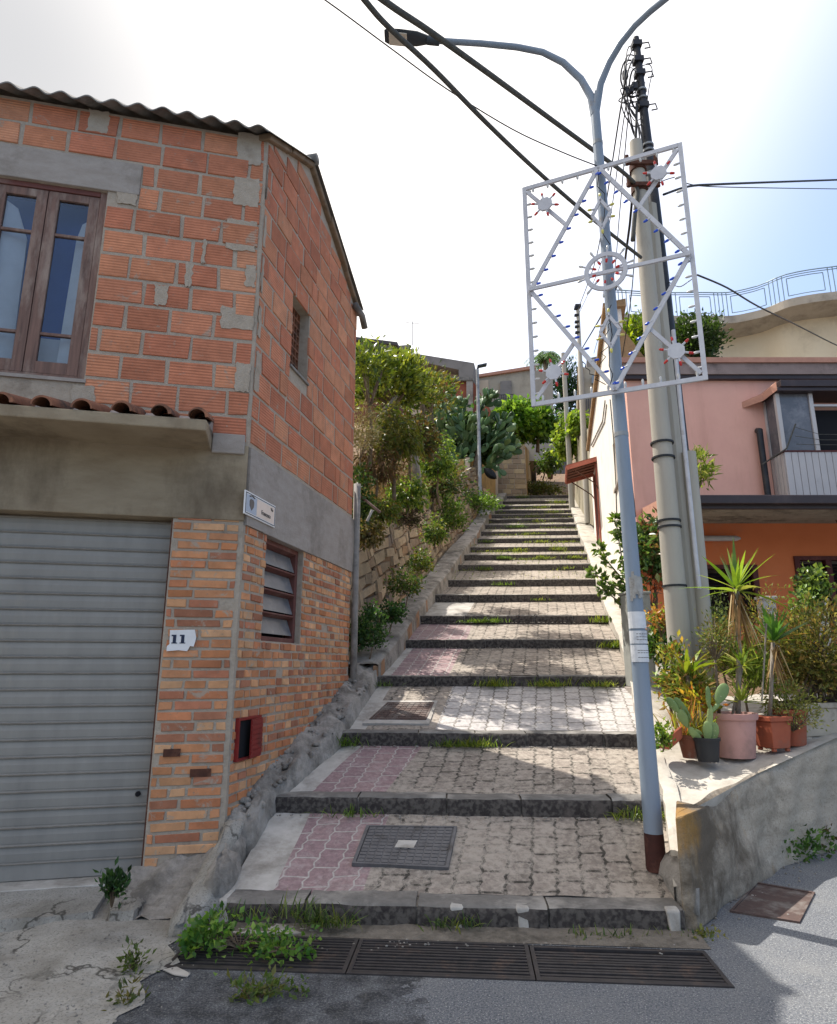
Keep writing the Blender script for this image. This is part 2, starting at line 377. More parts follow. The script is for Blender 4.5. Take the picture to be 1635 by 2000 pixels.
# ring beam + lower walls
mb = MB(); lbox(mb, fac, -.004, FL, zB1, zB0, -.3, .022); mb.build('concrete_beam', M['beam'], house, bevel=.01)
lw = [ps(519, 1046), ps(592, 1076), ps(586, 1256), ps(511, 1253)]
wS0, wS1, wZ0, wZ1 = (lw[0][0]+lw[3][0])/2, (lw[1][0]+lw[2][0])/2, (lw[2][1]+lw[3][1])/2, (lw[0][1]+lw[1][1])/2
zS1 = ps(470, 1022)[1]; sLin = ps(622, 1060)[0]
mb = MB(); lbox(mb, sid, .024, SB+.02, zS1, zB0-.004, -.3, .024); lbox(mb, sid, wS0-.12, sLin, wZ1, zS1, -.3, .024)
mb.build('side_concrete_beam', M['concrete'], house, bevel=.012)
mb = MB(); lbox(mb, fac, 0, sG, -.1, zB1, -.25, 0); lbox(mb, sid, 0, wS0, -.1, zS1, -.25, 0); lbox(mb, sid, wS1, SB, -.1, zS1, -.25, 0)
lbox(mb, sid, wS0, wS1, -.1, wZ0, -.25, 0)
mb.build('lower_wall_mortar', M['mortar'], house)
mb = MB(); rr = random.Random(9)
courses(mb, fac, .03, sG, .1, zB1, .285*K, .0755*K, .016, BRK, proj=.012, rnd=rr, zj=.004, jit=.2, gaps=.012)
mb.build('brick_pier', M['brick'], house)
mb = MB(); mz = ps(480, 1401)
courses(mb, sid, .03, SB, .1, zS1, .15*K, .0755*K, .016, BRK, [(wS0, wS1, wZ0, wZ1), (wS0-.12, sLin, wZ1, zS1)], proj=.012, rnd=rr, zj=.005, jit=.3, gaps=.02)
mb.build('brick_side_wall', M['brick'], house)
# solid inside: ceiling of garage, back faces (dark room) so that nothing shines through
mb = MB(); lbox(mb, fac, .0, FL, zB1+.1, zB0-.1, -2.6, -.3)
mb.build('floor_slab', M['dark'], house)
mb = MB(); lbox(mb, fac, .3, FL, zB0, zE-.2, -1.0, -.97); mb.build('room_partition', M['dark'], house)
# upper window
win = MB(); y0, y1 = -.1, -.03
def wb(a, b, z0, z1, mi=0, n0=-.1, nn=-.03): lbox(win, fac, a, b, z0, z1, n0, nn, mi)
fw = .075
wb(sWr, sWr+fw*.9, zWb, zWt, 0); wb(sWl-fw*.9, sWl, zWb, zWt, 0); wb(sWr+fw*.9, sWl-fw*.9, zWt-fw*.7, zWt, 1, -.1, -.026); wb(sWr+fw*.9, sWl-fw*.9, zWb, zWb+.04, 0)
wo = win.build('window', [M['wood'], M['redwood']], house, bevel=.004)
sash = []
for a, b in ((sWr+fw*.9+.004, sWm-.004), (sWm+.004, sWl-fw*.9-.004)):
    win = MB(); sw = .095
    wb(a, a+sw, zWb+.045, zWt-fw*.7-.004, 0, -.085, -.04); wb(b-sw, b, zWb+.045, zWt-fw*.7-.004, 0, -.085, -.04)
    wb(a+sw, b-sw, zWb+.045, zWb+.16, 0, -.085, -.04); wb(a+sw, b-sw, zWt-fw*.7-.085, zWt-fw*.7-.004, 0, -.085, -.04)
    hz = zWt - zWb
    for q in (.26, .78): wb(a+sw, b-sw, zWt-hz*q-.014, zWt-hz*q+.014, 0, -.08, -.045)
    win.build('sash', M['wood'], wo, bevel=.003)
    win = MB(); lbox(win, fac, a+sw, b-sw, zWb+.16, zWt-fw*.7-.085, -.066, -.062); win.build('pane', M['pane'], wo)
# inside: plain blue sheet at the back, white shutters folded open, pale lower board
mb = MB(); lbox(mb, fac, sWr, sWl, zWb+.5, zWt, -.34, -.32); mb.build('back_sheet', M['roomblue'], wo)
mb = MB(); lbox(mb, fac, sWr, sWl, zWb, zWb+.5, -.30, -.28); mb.build('inner_board', M['curtain'], wo)
mb = MB()
gw = (sWm-.1)-(sWr+.165); g0_ = sWr+.10
mb.prism([fac(g0_, zWb+.1, -.10), fac(g0_+gw*.78, zWb+.1, -.19), fac(g0_+gw*.66, zWt-.46, -.18), fac(g0_+gw*.50, zWt-.30, -.16), fac(g0_, zWt-.24, -.10)], n1*.012)
h0_ = sWl-.10; 
mb.prism([fac(h0_-gw*1.05, zWb+.1, -.2), fac(h0_, zWb+.1, -.10), fac(h0_, zWt-.14, -.10), fac(h0_-gw*.55, zWt-.22, -.16), fac(h0_-gw*.95, zWt-.52, -.19)], n1*.012)
mb.build('inner_shutter', M['curtain'], wo)
# sill strip
mb = MB(); lbox(mb, fac, sWr-.02, sWl+.02, zWb-.035, zWb-.002, -.1, .02); mb.build('window_sill', M['concrete'], house)
# ledge canopy with barrel tiles
sC = pf(413, 880)[0]; zC = pf(120, 862)[1]
mb = MB(); n_out = .56
mb.prism([fac(sC, zC, .0), fac(sC, zC, n_out), fac(sC, zC+.10, n_out), fac(sC, zC+.2, 0)], d1*(FL-sC)); mb.build('canopy_slab', M['beam'], house, bevel=.012)
mb = MB(); lbox(mb, fac, .03, sC-.004, zC-.02, zC+.17, 0, .05); mb.build('broken_slab_end', M['concrete'], house, bevel=.01)
TP = .262*K; nt = int((FL-sC)/TP)
tiles = MB()
for i in range(nt):
    s = sC + .08 + i*TP; hh = random.uniform(-.008, .008); aa = random.uniform(-.03, .03)
    def half(u, v, s=s, hh=hh):
        a = math.pi*u; r = .096 - .014*v
        return fac(s + math.cos(a)*r + aa*(v-.5), zC+.115+hh + math.sin(a)*r*1.0 + .17*(1-v) , .585*v + .005)
    tiles.grid(half, 10, 3)
    tiles.grid(lambda u, v, s=s, hh=hh: fac(s + math.cos(math.pi*u)*(.082-.014*v), zC+.112+hh + math.sin(math.pi*u)*(.082-.014*v) + .17*(1-v), .585*v+.005), 10, 3, flip=True)
    tiles.add([half(k/10, 1) for k in range(11)] + [fac(s+math.cos(math.pi*k/10)*.068, zC+.112+hh+math.sin(math.pi*k/10)*.068, .59) for k in range(11)], [(k, k+1, 12+k, 11+k) for k in range(10)])
tiles.build('ledge_tiles', M['cotto'], house, smooth=True)
mb = MB()
mb.prism([fac(sC, zC+.11, .36), fac(sC, zC+.11, .0), fac(sC, zC+.33, .0), fac(sC, zC+.27, .1)], d1*(FL-sC)); mb.build('tile_mortar', M['concrete'], house)
# roller shutter
sh = MB(); zt = zGt+.02; ns = 22; pitch_ = (zt-zG)/ns
n0 = -.14
for i in range(ns):
    z0 = zG + i*pitch_; prof = [(0, 0), (.004, .012), (.006, pitch_*.2), (.011, pitch_*.5), (.006, pitch_*.82), (.004, pitch_-.020), (.022, pitch_-.014), (.022, pitch_-.006), (0, pitch_)]
    if i == 0: prof = [(0, 0), (.012, .008), (.012, pitch_*.9), (.022, pitch_*.93), (.022, pitch_*.97), (0, pitch_)]
    for (a, za), (b, zb) in zip(prof, prof[1:]):
        edge = a >= .02 and b >= .02
        sh.quad(fac(sG, z0+za, n0+a), fac(sGl, z0+za, n0+a), fac(sGl, z0+zb, n0+b), fac(sG, z0+zb, n0+b), mi=1 if edge else 0)
sho = sh.build('roller_shutter', [M['shutter'], M['shutteredge']], house)
mb = MB(); ls, lz = pf(264, 1556); mb.tube([fac(ls, lz, n0), fac(ls, lz, n0+.03)], .021, 12); mb.build('lock', M['dark'], sho)
mb = MB(); lbox(mb, fac, sG-.03, sG+.012, zG, zGt+.02, -.16, -.002); mb.build('shutter_rail', M['rust'], house)
# louvred side window
mb = MB(); f = .05
lbox(mb, sid, wS0, wS0+f, wZ0, wZ1, -.16, -.06); lbox(mb, sid, wS1-f*1.3, wS1, wZ0, wZ1, -.16, -.06); lbox(mb, sid, wS0+f, wS1-f*1.3, wZ0, wZ0+.05, -.16, -.06); lbox(mb, sid, wS0+f, wS1-f*1.3, wZ1-.05, wZ1, -.16, -.06)
lo = mb.build('louvre_window', M['redwood'], house, bevel=.004)
hh = (wZ1-wZ0-.1)/4
for i in range(4):
    zb = wZ0+.05+i*hh
    mb = MB(); a, b = wS0+f+.003, wS1-f*1.3-.003
    mb.prism([sid(a, zb+.03, -.07), sid(b, zb+.03, -.07), sid(b, zb+hh-.03, -.13), sid(a, zb+hh-.03, -.13)], -n2*.006, mi=1)
    mb.prism([sid(a, zb+hh-.028, -.13), sid(b, zb+hh-.028, -.13), sid(b, zb+hh-.002, -.055), sid(a, zb+hh-.002, -.055)], Zv*.014, mi=0)
    M.setdefault('dustyglass', weath('dusty_glass', '#75787c', '#585c62', '#8e8a84', 4, 3, rough=.35, bump=0, spec=.5))
    mb.build('louvre_pane', [M['redwood'], M['dustyglass']], lo)
mb = MB(); lbox(mb, sid, wS0, wS1, wZ0, wZ1, -.22, -.2); mb.build('dark_back', M['dark'], lo)
# open vent window with hollow-block screen
mb = MB(); a, b = vS0, vS1; cols_ = 3; rows_ = 9
lbox(mb, sid, a, b, vZ0, vZ1, -.24, -.22, 1)
cx0 = a+(b-a)*.5
for i in range(cols_+1): x = cx0+(b-cx0)*i/cols_; lbox(mb, sid, x-.008, x+.008, vZ0, vZ1, -.2, -.12, 0)
for j in range(rows_+1): z = vZ0+(vZ1-vZ0)*j/rows_; lbox(mb, sid, cx0, b, z-.01, z+.01, -.2, -.119, 0)
lbox(mb, sid, a, cx0-.01, vZ0, vZ1, -.2, -.17, 2)
mb.build('vent_window', [M['cotto'], M['dark'], M['pvc']], house)
mb = MB(); lbox(mb, sid, a-.02, b+.02, vZ0-.03, vZ0-.002, -.2, .025); mb.build('vent_sill', M['fibre'], house)
# corrugated roof
WL = .205*K
def wave(s): return .030*math.cos(2*math.pi*s/WL)
def roofz(t): return (zE+.06 + .56*t if t < RG else zE+.06+.56*RG - .42*(t-RG))
def roofgrid(off, t0, t1, nt_, flip, s0=-.10, s1=FL, sag=0):
    g = MB(); nu = int((s1-s0)/WL*10)
    def fn(u, v):
        s = s0+(s1-s0)*u; t = t0+(t1-t0)*v
        return C0 + d1*s + d2*t + Zv*(roofz(t) + wave(s) + off + .012*math.sin(s*2.3+t))
    g.grid(fn, nu, nt_, flip=flip); return g
rf = MB()
for off, fl in ((.016, True), (0, False)):
    for t0, t1 in ((-.2, RG), (RG, SB+.02)):
        g = roofgrid(off, t0, t1, 8, fl); rf.add(g.v, g.f)
# closing rims at the eave and verge
s0, s1 = -.10, FL; nu = int((s1-s0)/WL*10)
def rp(s, t, off): return C0 + d1*s + d2*t + Zv*(roofz(t)+wave(s)+off+.012*math.sin(s*2.3+t))
for k in range(nu):
    a, b = s0+(s1-s0)*k/nu, s0+(s1-s0)*(k+1)/nu
    rf.quad(rp(a, -.2, 0), rp(b, -.2, 0), rp(b, -.2, .016), rp(a, -.2, .016))
rf.build('corrugated_roof', M['fibre'], house, smooth=True)
mb = MB()      # verge mortar and broken ridge cap
for (a, b, j) in ((-.05, .5, 0), (.5, RG+.01, .01), (RG+.01, 1.8, 0), (1.8, 2.5, .012), (2.5, SB+.06, 0)):
    mb.obox(sid(a, roofz(a)-.1+j, -.1), sid(b, roofz(b)-.1+j, -.1)-sid(a, roofz(a)-.1+j, -.1), n2*(.16+j), Zv*(.095), tint=(1, 1, 1))
mb.build('verge_board', M['lumber'], house, bevel=.02)
mb = MB(); mb.tube([sid(RG, roofz(RG)+.02, .1), sid(RG, roofz(RG)+.02, -.8)], .07, 10); mb.build('ridge_cap', M['fibre'], house, smooth=True)
mb = MB(); mb.tube([sid(SB-.25, gable(SB)-.02, .05), sid(SB-.05, gable(SB)-.10, .1), sid(SB+.1, gable(SB)-.22, .1)], .05, 8); mb.build('rear_eave_stub', M['fibre'], house, smooth=True)
# rear plaster pier and old pipe on the far corner
pz0, pz1 = ps(690, 1290)[1], ps(690, 945)[1]
mb = MB(); mb.tube([sid(SB+.06, 1.0, .05), sid(SB+.05, 2.0, .06), sid(SB+.06, pz1, .05)], [.05, .045, .05], 10); mb.build('waste_pipe', M['pvc'], house, smooth=True)
mb = MB(); lbox(mb, sid, SB-.25, SB, 0, zE-.5, -3.0, -.25); mb.build('rear_wall', M['mortar'], house)
# meter box
b0 = ps(460, 1401); b1 = ps(505, 1398); b2 = ps(500, 1478); b3 = ps(456, 1486)
bs0, bs1, bz0, bz1 = (b0[0]+b3[0])/2, (b1[0]+b2[0])/2, (b2[1]+b3[1])/2, (b0[1]+b1[1])/2
mb = MB(); e = .022
lbox(mb, sid, bs0, bs0+e, bz0, bz1, .0, .035); lbox(mb, sid, bs1-e, bs1, bz0, bz1, .0, .035); lbox(mb, sid, bs0+e, bs1-e, bz1-e, bz1, .0, .035); lbox(mb, sid, bs0+e, bs1-e, bz0, bz0+e, .0, .035)
lbox(mb, sid, bs0+e, bs1-e, bz0+e, bz1-e, .013, .016, 1)
mbx = mb.build('meter_box', [M['redpaint'], M['dark']], house)
mb = MB(); h = sid(bs1-.01, bz0+.01, .04); dd = (d2*-1).normalized()*math.cos(.10) + n2*math.sin(.10)
mb.obox(h, dd*(bs1-bs0)*.62, n2*.012, Zv*(bz1-bz0-.03))
for i in range(7): mb.obox(h+Zv*(.03+i*(bz1-bz0-.06)/7)+n2*.011, dd*(bs1-bs0)*.62, n2*.006, Zv*.03)
mb.build('meter_door', M['redpaint'], mbx)
# missing-brick sockets in the pier: their shade painted as solid dark blocks
mb = MB()
for (x0, y0, x1, y1) in ((372, 1502, 412, 1516), (320, 1463, 352, 1477)):
    mb = MB(); a, za = pf(x0, y0); b, zb = pf(x1, y1); lbox(mb, fac, min(a, b), max(a, b), zb, za, -.02, .018); mb.build('socket_block', M['rust'], house)
# mortar-filled block ends at the corner
rp_ = random.Random(17)
def patch(fr, nn, s0, s1, z0, z1):
    m = 7; pts = []
    for (p, q) in (((s0, z0), (s1, z0)), ((s1, z0), (s1, z1)), ((s1, z1), (s0, z1)), ((s0, z1), (s0, z0))):
        for k in range(m):
            f = k/m; pts.append(fr(p[0]+(q[0]-p[0])*f+rp_.uniform(-.012, .012), p[1]+(q[1]-p[1])*f+rp_.uniform(-.012, .012), .006))
    mb = MB(); mb.prism(pts, nn*.008); mb.build('mortar_patch', M['mortar'], house)
for (x0, y0, x1, y1) in ((462, 268, 512, 318), (455, 352, 508, 400), (440, 436, 502, 486), (478, 520, 500, 560), (430, 606, 496, 640), (458, 712, 492, 765), (394, 470, 404, 515), (360, 515, 378, 560), (300, 560, 328, 596), (136, 756, 188, 800), (228, 374, 270, 398), (170, 222, 216, 256)):
    a, zb = pf(x0, y1); c, zt_ = pf(x1, y0); patch(fac, n1, max(.03, min(a, c)), max(a, c), zb, zt_)
for (x0, y0, x1, y1) in ((508, 320, 520, 372), (505, 420, 517, 470), (500, 500, 512, 560), (496, 600, 507, 650), (494, 690, 505, 760)):
    a, zb = ps(x0, y1); c, zt_ = ps(x1, y0); patch(sid, n2, max(.03, min(a, c)), max(a, c)+.03, zb, zt_)
# number plate and street sign
def text(body, size, mat, name, parent, p, ax, up, ext=.003, align='CENTER', sx=1.0):
    cu = bpy.data.curves.new(name, 'FONT'); cu.body = body; cu.size = size; cu.extrude = ext; cu.align_x = align; cu.align_y = 'CENTER'; cu.space_character = 1.0
    o = bpy.data.objects.new(name, cu); COL.objects.link(o)
    bpy.context.view_layer.update(); me = bpy.data.meshes.new_from_object(o.evaluated_get(bpy.context.evaluated_depsgraph_get()))
    bpy.data.objects.remove(o); me.materials.clear(); me.materials.append(mat)
    ax = Vector(ax).normalized(); up = Vector(up).normalized(); nz = ax.cross(up)
    m = Matrix((ax*sx, up, nz)).transposed().to_4x4(); m.translation = Vector(p) - (Vector(parent['_o']) if parent and parent.get('_o') is not None else Vector())
    me.transform(m); ob = bpy.data.objects.new(name, me); COL.objects.link(ob)
    if parent: ob.parent = parent
    return ob
q = [pf(x, y) for x, y in ((333, 1231), (381, 1230), (383, 1262), (358, 1274), (326, 1272))]
num = thing('house_number', fac(q[3][0], q[3][1], .016), 'chipped white plate reading 11 on the brick pier beside the roller shutter', 'number plate')
mb = MB(); mb.prism([fac(a, z, .015) for a, z in [q[0], q[1], pf(384, 1246), pf(379, 1263), pf(372, 1262), pf(366, 1272), pf(350, 1270), q[4], pf(327, 1262), pf(332, 1258)]][::-1], n1*.012); mb.build('plate', M['whiteplate'], num)
for x in (342, 358):
    mb = MB(); a, z1_ = pf(x-2.6, 1240); b, z0_ = pf(x+2.2, 1257); lbox(mb, fac, b, a, z0_, z1_, .027, .030)
    lbox(mb, fac, b, a+.012, z1_-.012, z1_, .027, .0302); lbox(mb, fac, b-.01, a+.01, z0_, z0_+.008, .027, .0302); mb.build('numeral', M['navy'], num)
q = [ps(x, y, .03) for x, y in ((478, 955), (537, 990), (535, 1031), (475, 1003))]
s0, s1 = (q[0][0]+q[3][0])/2, (q[1][0]+q[2][0])/2; z0, z1 = (q[2][1]+q[3][1])/2, (q[0][1]+q[1][1])/2
sg = thing('street_sign', sid((s0+s1)/2, z0, .03), 'white street name sign with a crest on the concrete band of the brick house', 'street sign')
mb = MB(); lbox(mb, sid, s0, s1, z0, z1, .026, .040); mb.build('plate', M['whiteplate'], sg, bevel=.004)
mb = MB(); g = .014
lbox(mb, sid, s0+g, s1-g, z1-g-.006, z1-g, .04, .0425); lbox(mb, sid, s0+g, s1-g, z0+g, z0+g+.006, .04, .0425); lbox(mb, sid, s0+g, s0+g+.006, z0+g+.006, z1-g-.006, .04, .0425); lbox(mb, sid, s1-g-.006, s1-g, z0+g+.006, z1-g-.006, .04, .0425)
mb.build('border', M['navy'], sg)
sp_ = s0+(s1-s0)*.36
mb = MB(); lbox(mb, sid, s0+.03, sp_, z0+.03, z1-.03, .04, .0415); mb.build('crest_panel', M['bluegrey'], sg)
mb = MB(); lbox(mb, sid, sp_+.004, s1-.03, z0+.03, z1-.03, .04, .0415); mb.build('name_panel', M['cream_panel'], sg)
mb = MB(); cc = (s0+.03+sp_)/2; cz = (z0+z1)/2
mb.prism([sid(cc+x*.045, cz+z*.05, .0415) for x, z in ((-1, .6), (-.6, 1), (.6, 1), (1, .6), (.9, -.3), (0, -1.1), (-.9, -.3))][::-1], n2*.003)
mb.tube([sid(cc-.05, cz+.07, .044), sid(cc, cz+.085, .044), sid(cc+.05, cz+.07, .044)], .006, 6)
mb.build('crest', M['grey_letter'], sg)
text('Via', .045, M['grey_letter'], 'lettering', sg, sid(sp_+(s1-sp_)*.78, cz+.05, .043), d2, Zv)
text('Francesca', .062, M['grey_letter'], 'lettering', sg, sid(sp_+(s1-sp_)*.48, cz-.025, .043), d2, Zv, sx=.82)
# ================================================================= ground materials
def roadmat():
    t = NT('asphalt'); x = t.xyz()
    agg = t.noise(75, 4, .75); c = t.mix(t.ramp(agg, [(.36, 0), (.64, 1)]), lin('#494c52'), lin('#85878a'))
    c = t.mix(t.ramp(t.noise(120, 2, .5), [(.63, 0), (.68, 1)]), c, lin('#c4c2bc'))
    c = t.mix(t.ramp(t.noise(1.1, 7, .72), [(.47, 0), (.74, .5)]), c, lin('#8f8e8a'))
    # old darker patch beside the left grate
    d = t.math('ADD', x[0], t.math('MULTIPLY', t.math('SUBTRACT', t.noise(2.6, 6, .7), .5), 1.2))
    k = t.math('MULTIPLY', t.ramp(d, [(.0, 1), (.02, 0)]), t.ramp(t.noise(5, 6, .75), [(.38, .25), (.6, 1)]))
    c = t.mix(k, c, t.mix(t.ramp(agg, [(.5, 0), (.75, 1)]), lin('#35363a'), lin('#77766f')))
    c = t.mix(t.ramp(t.noise(2.3, 8, .75), [(.60, 0), (.72, .5)]), c, lin('#5b5a52'))
    b = t.bump(agg, .9, .012); t.bump(t.noise(9, 5, .6), .3, .03, b); return t.fin(c, .9, .25)
def cracked(name, c1, c2, dirt, cs=.9):
    t = NT(name); c = t.mix(t.ramp(t.noise(4, 7, .7), [(.3, 0), (.7, 1)]), lin(c1), lin(c2))
    c = t.mix(t.ramp(t.noise(1.2, 7, .72), [(.48, 0), (.66, .8)]), c, lin(dirt))
    c = t.mix(t.ramp(t.noise(70, 3, .7), [(.54, 0), (.66, .75)]), c, lin('#5c5851'))
    v = t.n('ShaderNodeTexVoronoi', feature='DISTANCE_TO_EDGE'); v.inputs['Scale'].default_value = cs
    mp = t.n('ShaderNodeMix', data_type='RGBA', blend_type='LINEAR_LIGHT'); mp.inputs[0].default_value = .35
    nz = t.n('ShaderNodeTexNoise'); nz.inputs['Scale'].default_value = 3; nz.inputs['Detail'].default_value = 6; t.l(t.co, nz.inputs['Vector'])
    t.l(t.co, mp.inputs[6]); t.l(nz.outputs['Color'], mp.inputs[7]); t.l(mp.outputs[2], v.inputs['Vector'])
    cr = t.ramp(v.outputs['Distance'], [(.004, 1), (.014, 0)]); c = t.mix(t.math('MULTIPLY', cr, t.ramp(t.noise(1.7, 3), [(.45, 0), (.6, .85)])), c, lin('#3f3c37'))
    b = t.bump(t.noise(40, 6, .7), .5, .012); t.bump(t.noise(5, 5, .65), .5, .04, b); return t.fin(c, .93, .2)
def paver(name, c1, c2, joint, jw=.012, worn='#b8b0a4', wlo=.5, whi=.62, wk=.6, du=.0):
    """zigzag-edged interlocking pavers laid in columns that run up the steps"""
    t = NT(name); x = t.xyz(); sw = .19
    zig = t.math('MULTIPLY', t.math('SUBTRACT', t.math('PINGPONG', t.math('DIVIDE', x[1], .0588), 1.0), .5), .022)
    wob = t.math('MULTIPLY', t.math('SUBTRACT', t.noise(3, 3), .5), .03)
    u = t.math('ADD', t.math('ADD', t.math('SUBTRACT', x[0], t.math('MULTIPLY', x[1], .2)), zig), wob)
    cb = t.n('ShaderNodeCombineXYZ'); t.l(t.math('ADD', x[1], t.math('MULTIPLY', wob, 1.3)), cb.inputs[0]); t.l(u, cb.inputs[1])
    br = t.n('ShaderNodeTexBrick', offset=.5); br.inputs['Scale'].default_value = 1; br.inputs['Brick Width'].default_value = .235; br.inputs['Row Height'].default_value = sw
    br.inputs['Mortar Size'].default_value = jw; br.inputs['Mortar Smooth'].default_value = .12; br.inputs['Bias'].default_value = 0
    br.inputs['Color1'].default_value = (*lin(c1), 1); br.inputs['Color2'].default_value = (*lin(c2), 1); br.inputs['Mortar'].default_value = (*lin(joint), 1)
    t.l(cb.outputs[0], br.inputs['Vector'])
    w = t.ramp(t.math('MULTIPLY_ADD', t.noise(16, 6, .78), .75, t.math('MULTIPLY', t.noise(1.2, 4, .6), .35)), [(wlo, 0), (whi, wk)])
    c = t.mix(1.0, br.outputs['Color'], t.ramp(t.noise(22, 4, .7), [(.3, .7), (.7, 1.2)]), 'MULTIPLY'); c = t.mix(w, c, lin(worn))
    c = t.mix(t.ramp(t.noise(2.1, 6, .7), [(.58, 0), (.74, .5)]), c, lin('#57544c'))
    h = t.math('SUBTRACT', t.math('MULTIPLY', t.noise(60, 5, .7), .35), br.outputs['Fac'])
    t.bump(h, 1.0, .012); return t.fin(c, .9, .25)
M['asphalt'] = roadmat()
M['apron'] = cracked('cracked_concrete', '#a29f98', '#8b877f', '#726d64')
M['rubble'] = weath('rubble_cement', '#a8a29a', '#8c867e', '#6b665f', 9, 2.5, .45, .62, .95, .9, 22, .03)
M['cement'] = weath('pale_cement', '#bdb8b1', '#a39e96', '#827c74', 7, 2.2, .48, .68, .92, .45, 50, .008)
M['paver'] = paver('worn_pavers', '#8f847a', '#7c736a', '#45413b', worn='#a99f93', wlo=.5, whi=.62, wk=.8)
M['paver_purple'] = paver('purple_pavers', '#98807f', '#8c7577', '#b0a8a2', .008, '#b0a4a0', .55, .7, .6)
M['paver_white'] = paver('white_pavers', '#b4aeaa', '#a8a2a0', '#77716a', .010, '#c8c3bd', .5, .64, .5)
M['lava'] = weath('dark_lava_kerb', '#3f3a38', '#2c2827', '#5c5550', 9, 3, .58, .74, .92, .7, 40, .012, fine=(26, '#57524d'))
M['lavaworn'] = weath('worn_lava_top', '#7a7671', '#5f5c58', '#96918a', 9, 2.4, .5, .66, .92, .6, 40, .01)
def parapetmat():
    t = NT('stained_parapet'); x = t.xyz()
    c = t.mix(t.ramp(t.noise(4, 7, .7, stretch=(1, 1, 3)), [(.3, 0), (.7, 1)]), lin('#b9ae9e'), lin('#9d9282'))
    c = t.mix(t.ramp(t.math('ADD', t.noise(1.5, 7, .72), t.math('MULTIPLY', x[0], -.10)), [(.46, 0), (.66, .9)]), c, lin('#5a5044'))
    c = t.mix(t.ramp(t.noise(2.2, 7, .75, stretch=(1, 1, .4)), [(.56, 0), (.68, .6)]), c, lin('#a08560'))
    li = t.math('MULTIPLY', t.ramp(x[0], [(.0, 1), (.01, 0)]), 1.0)
    lx = t.n('ShaderNodeMapRange'); t.l(t.math('ADD', x[0], t.math('MULTIPLY', t.noise(7, 4), .3)), lx.inputs[0]); lx.inputs[1].default_value = -.86; lx.inputs[2].default_value = -1.0
    lz = t.n('ShaderNodeMapRange'); t.l(t.math('ADD', x[2], t.math('MULTIPLY', t.noise(11, 4, stretch=(2, 2, .3)), .35)), lz.inputs[0]); lz.inputs[1].default_value = .62; lz.inputs[2].default_value = .72
    c = t.mix(t.math('MULTIPLY', t.math('MULTIPLY', lx.outputs[0], lz.outputs[0]), .5), c, lin('#b0802e'))
    c = t.mix(t.ramp(t.noise(60, 3, .7), [(.56, 0), (.66, .6)]), c, lin('#6d6355'))
    b = t.bump(t.noise(30, 6, .75), .8, .018); bd_ = t.math('SINE', t.math('MULTIPLY', t.math('ADD', x[2], t.math('MULTIPLY', t.noise(3, 3), .04)), 42)); t.bump(bd_, .25, .012, b)
    return t.fin(c, .93, .2)
M['parapet'] = parapetmat()
M['lichen'] = weath('lichen_stain', '#b98a3a', '#8f6a34', rough=.95, sc=12)
M['ledge'] = weath('worn_concrete_top', '#bdb6ab', '#a0998e', '#7f786d', 5, 1.4, .52, .7, .92, .5, 40, .008)
M['grate'] = weath('steel_grate', '#4e4a4a', '#3d3a3a', '#6b5a50', 12, 4, .55, .72, .6, .25, 70, .003, metal=.5)
M['pit'] = plain('drain_pit', '#1b1917', .95)
M['iron'] = weath('cast_iron_cover', '#6d6c6e', '#5a595b', '#4a4644', 10, 4, .55, .7, .6, .3, 80, .003, metal=.3)
M['rustcover'] = weath('rusted_cover', '#5c4a44', '#4a3d39', '#77706a', 12, 4, .48, .64, .8, .5, 60, .004)
M['earth'] = weath('dry_earth', '#8a6f55', '#6b5644', '#50463a', 5, 1.5, .5, .68, .95, .8, 18, .04)
M['stone'] = weath('rough_stone', '#ffffff', '#e0dcd4', '#6d6456', 6, 2.6, .56, .72, .95, .9, 22, .03, tint=True)
# ================================================================= stairs data: pixel nosings
STEP = [ # y centre, x left, x right, F
 (1768, 425, 1338, 5.0), (1558, 530, 1312, 6.27), (1430, 668, 1258, 7.6), (1319, 735, 1240, 9.3), (1248, 790, 1216, 11.0), (1201, 818, 1194, 12.5),
 (1160, 848, 1179, 14.05), (1131, 873, 1168, 15.5), (1101.5, 893, 1158, 17.0), (1082, 905, 1151, 18.3), (1067, 917, 1145, 19.8), (1050.7, 931, 1137, 21.6),
 (1036.5, 938, 1132, 23.1), (1024, 946, 1128, 24.6), (1013, 953, 1124, 26.1), (1004, 959, 1121, 27.6), (996, 966, 1118, 29.2), (987, 974, 1115, 31.0), (978, 981, 1113, 33.2), (967.5, 989, 1111, 35.6)]
SK = -.05      # risers run slightly askew
def stepline(i):
    y, xl, xr, F = STEP[i]; p = W((xl+xr)/2, y, F); z = p.z; cx = p.x
    out = []
    for x in (xl, xr):
        k = (x-817.5)/(cp*FPX - sp*(1000-y)); X = k*F; X = k*(F + SK*(X-cx)); out.append(Vector((X, F+SK*(X-cx), z)))
    return out
L = [stepline(i) for i in range(len(STEP))]
RISE = .15
def zbase(F):     # smooth stair profile (world z)
    fs = [5.0-1.2] + [s[3] for s in STEP]; zs = [-.05] + [l[0].z for l in L]
    if F > fs[-1]: return zs[-1] + .37*(F-fs[-1])
    return float(np.interp(F, fs, zs))
def Xl(F):
    return float(np.interp(F, [s[3] for s in STEP], [l[0].x for l in L])) if F < 35.6 else L[-1][0].x + .205*(F-35.6)
def Xr(F):
    return float(np.interp(F, [s[3] for s in STEP], [l[1].x for l in L])) if F < 35.6 else L[-1][1].x + .205*(F-35.6)
stairs = thing('stairway', (0.2, 5.0, 0), kind='structure')
rs = random.Random(21)
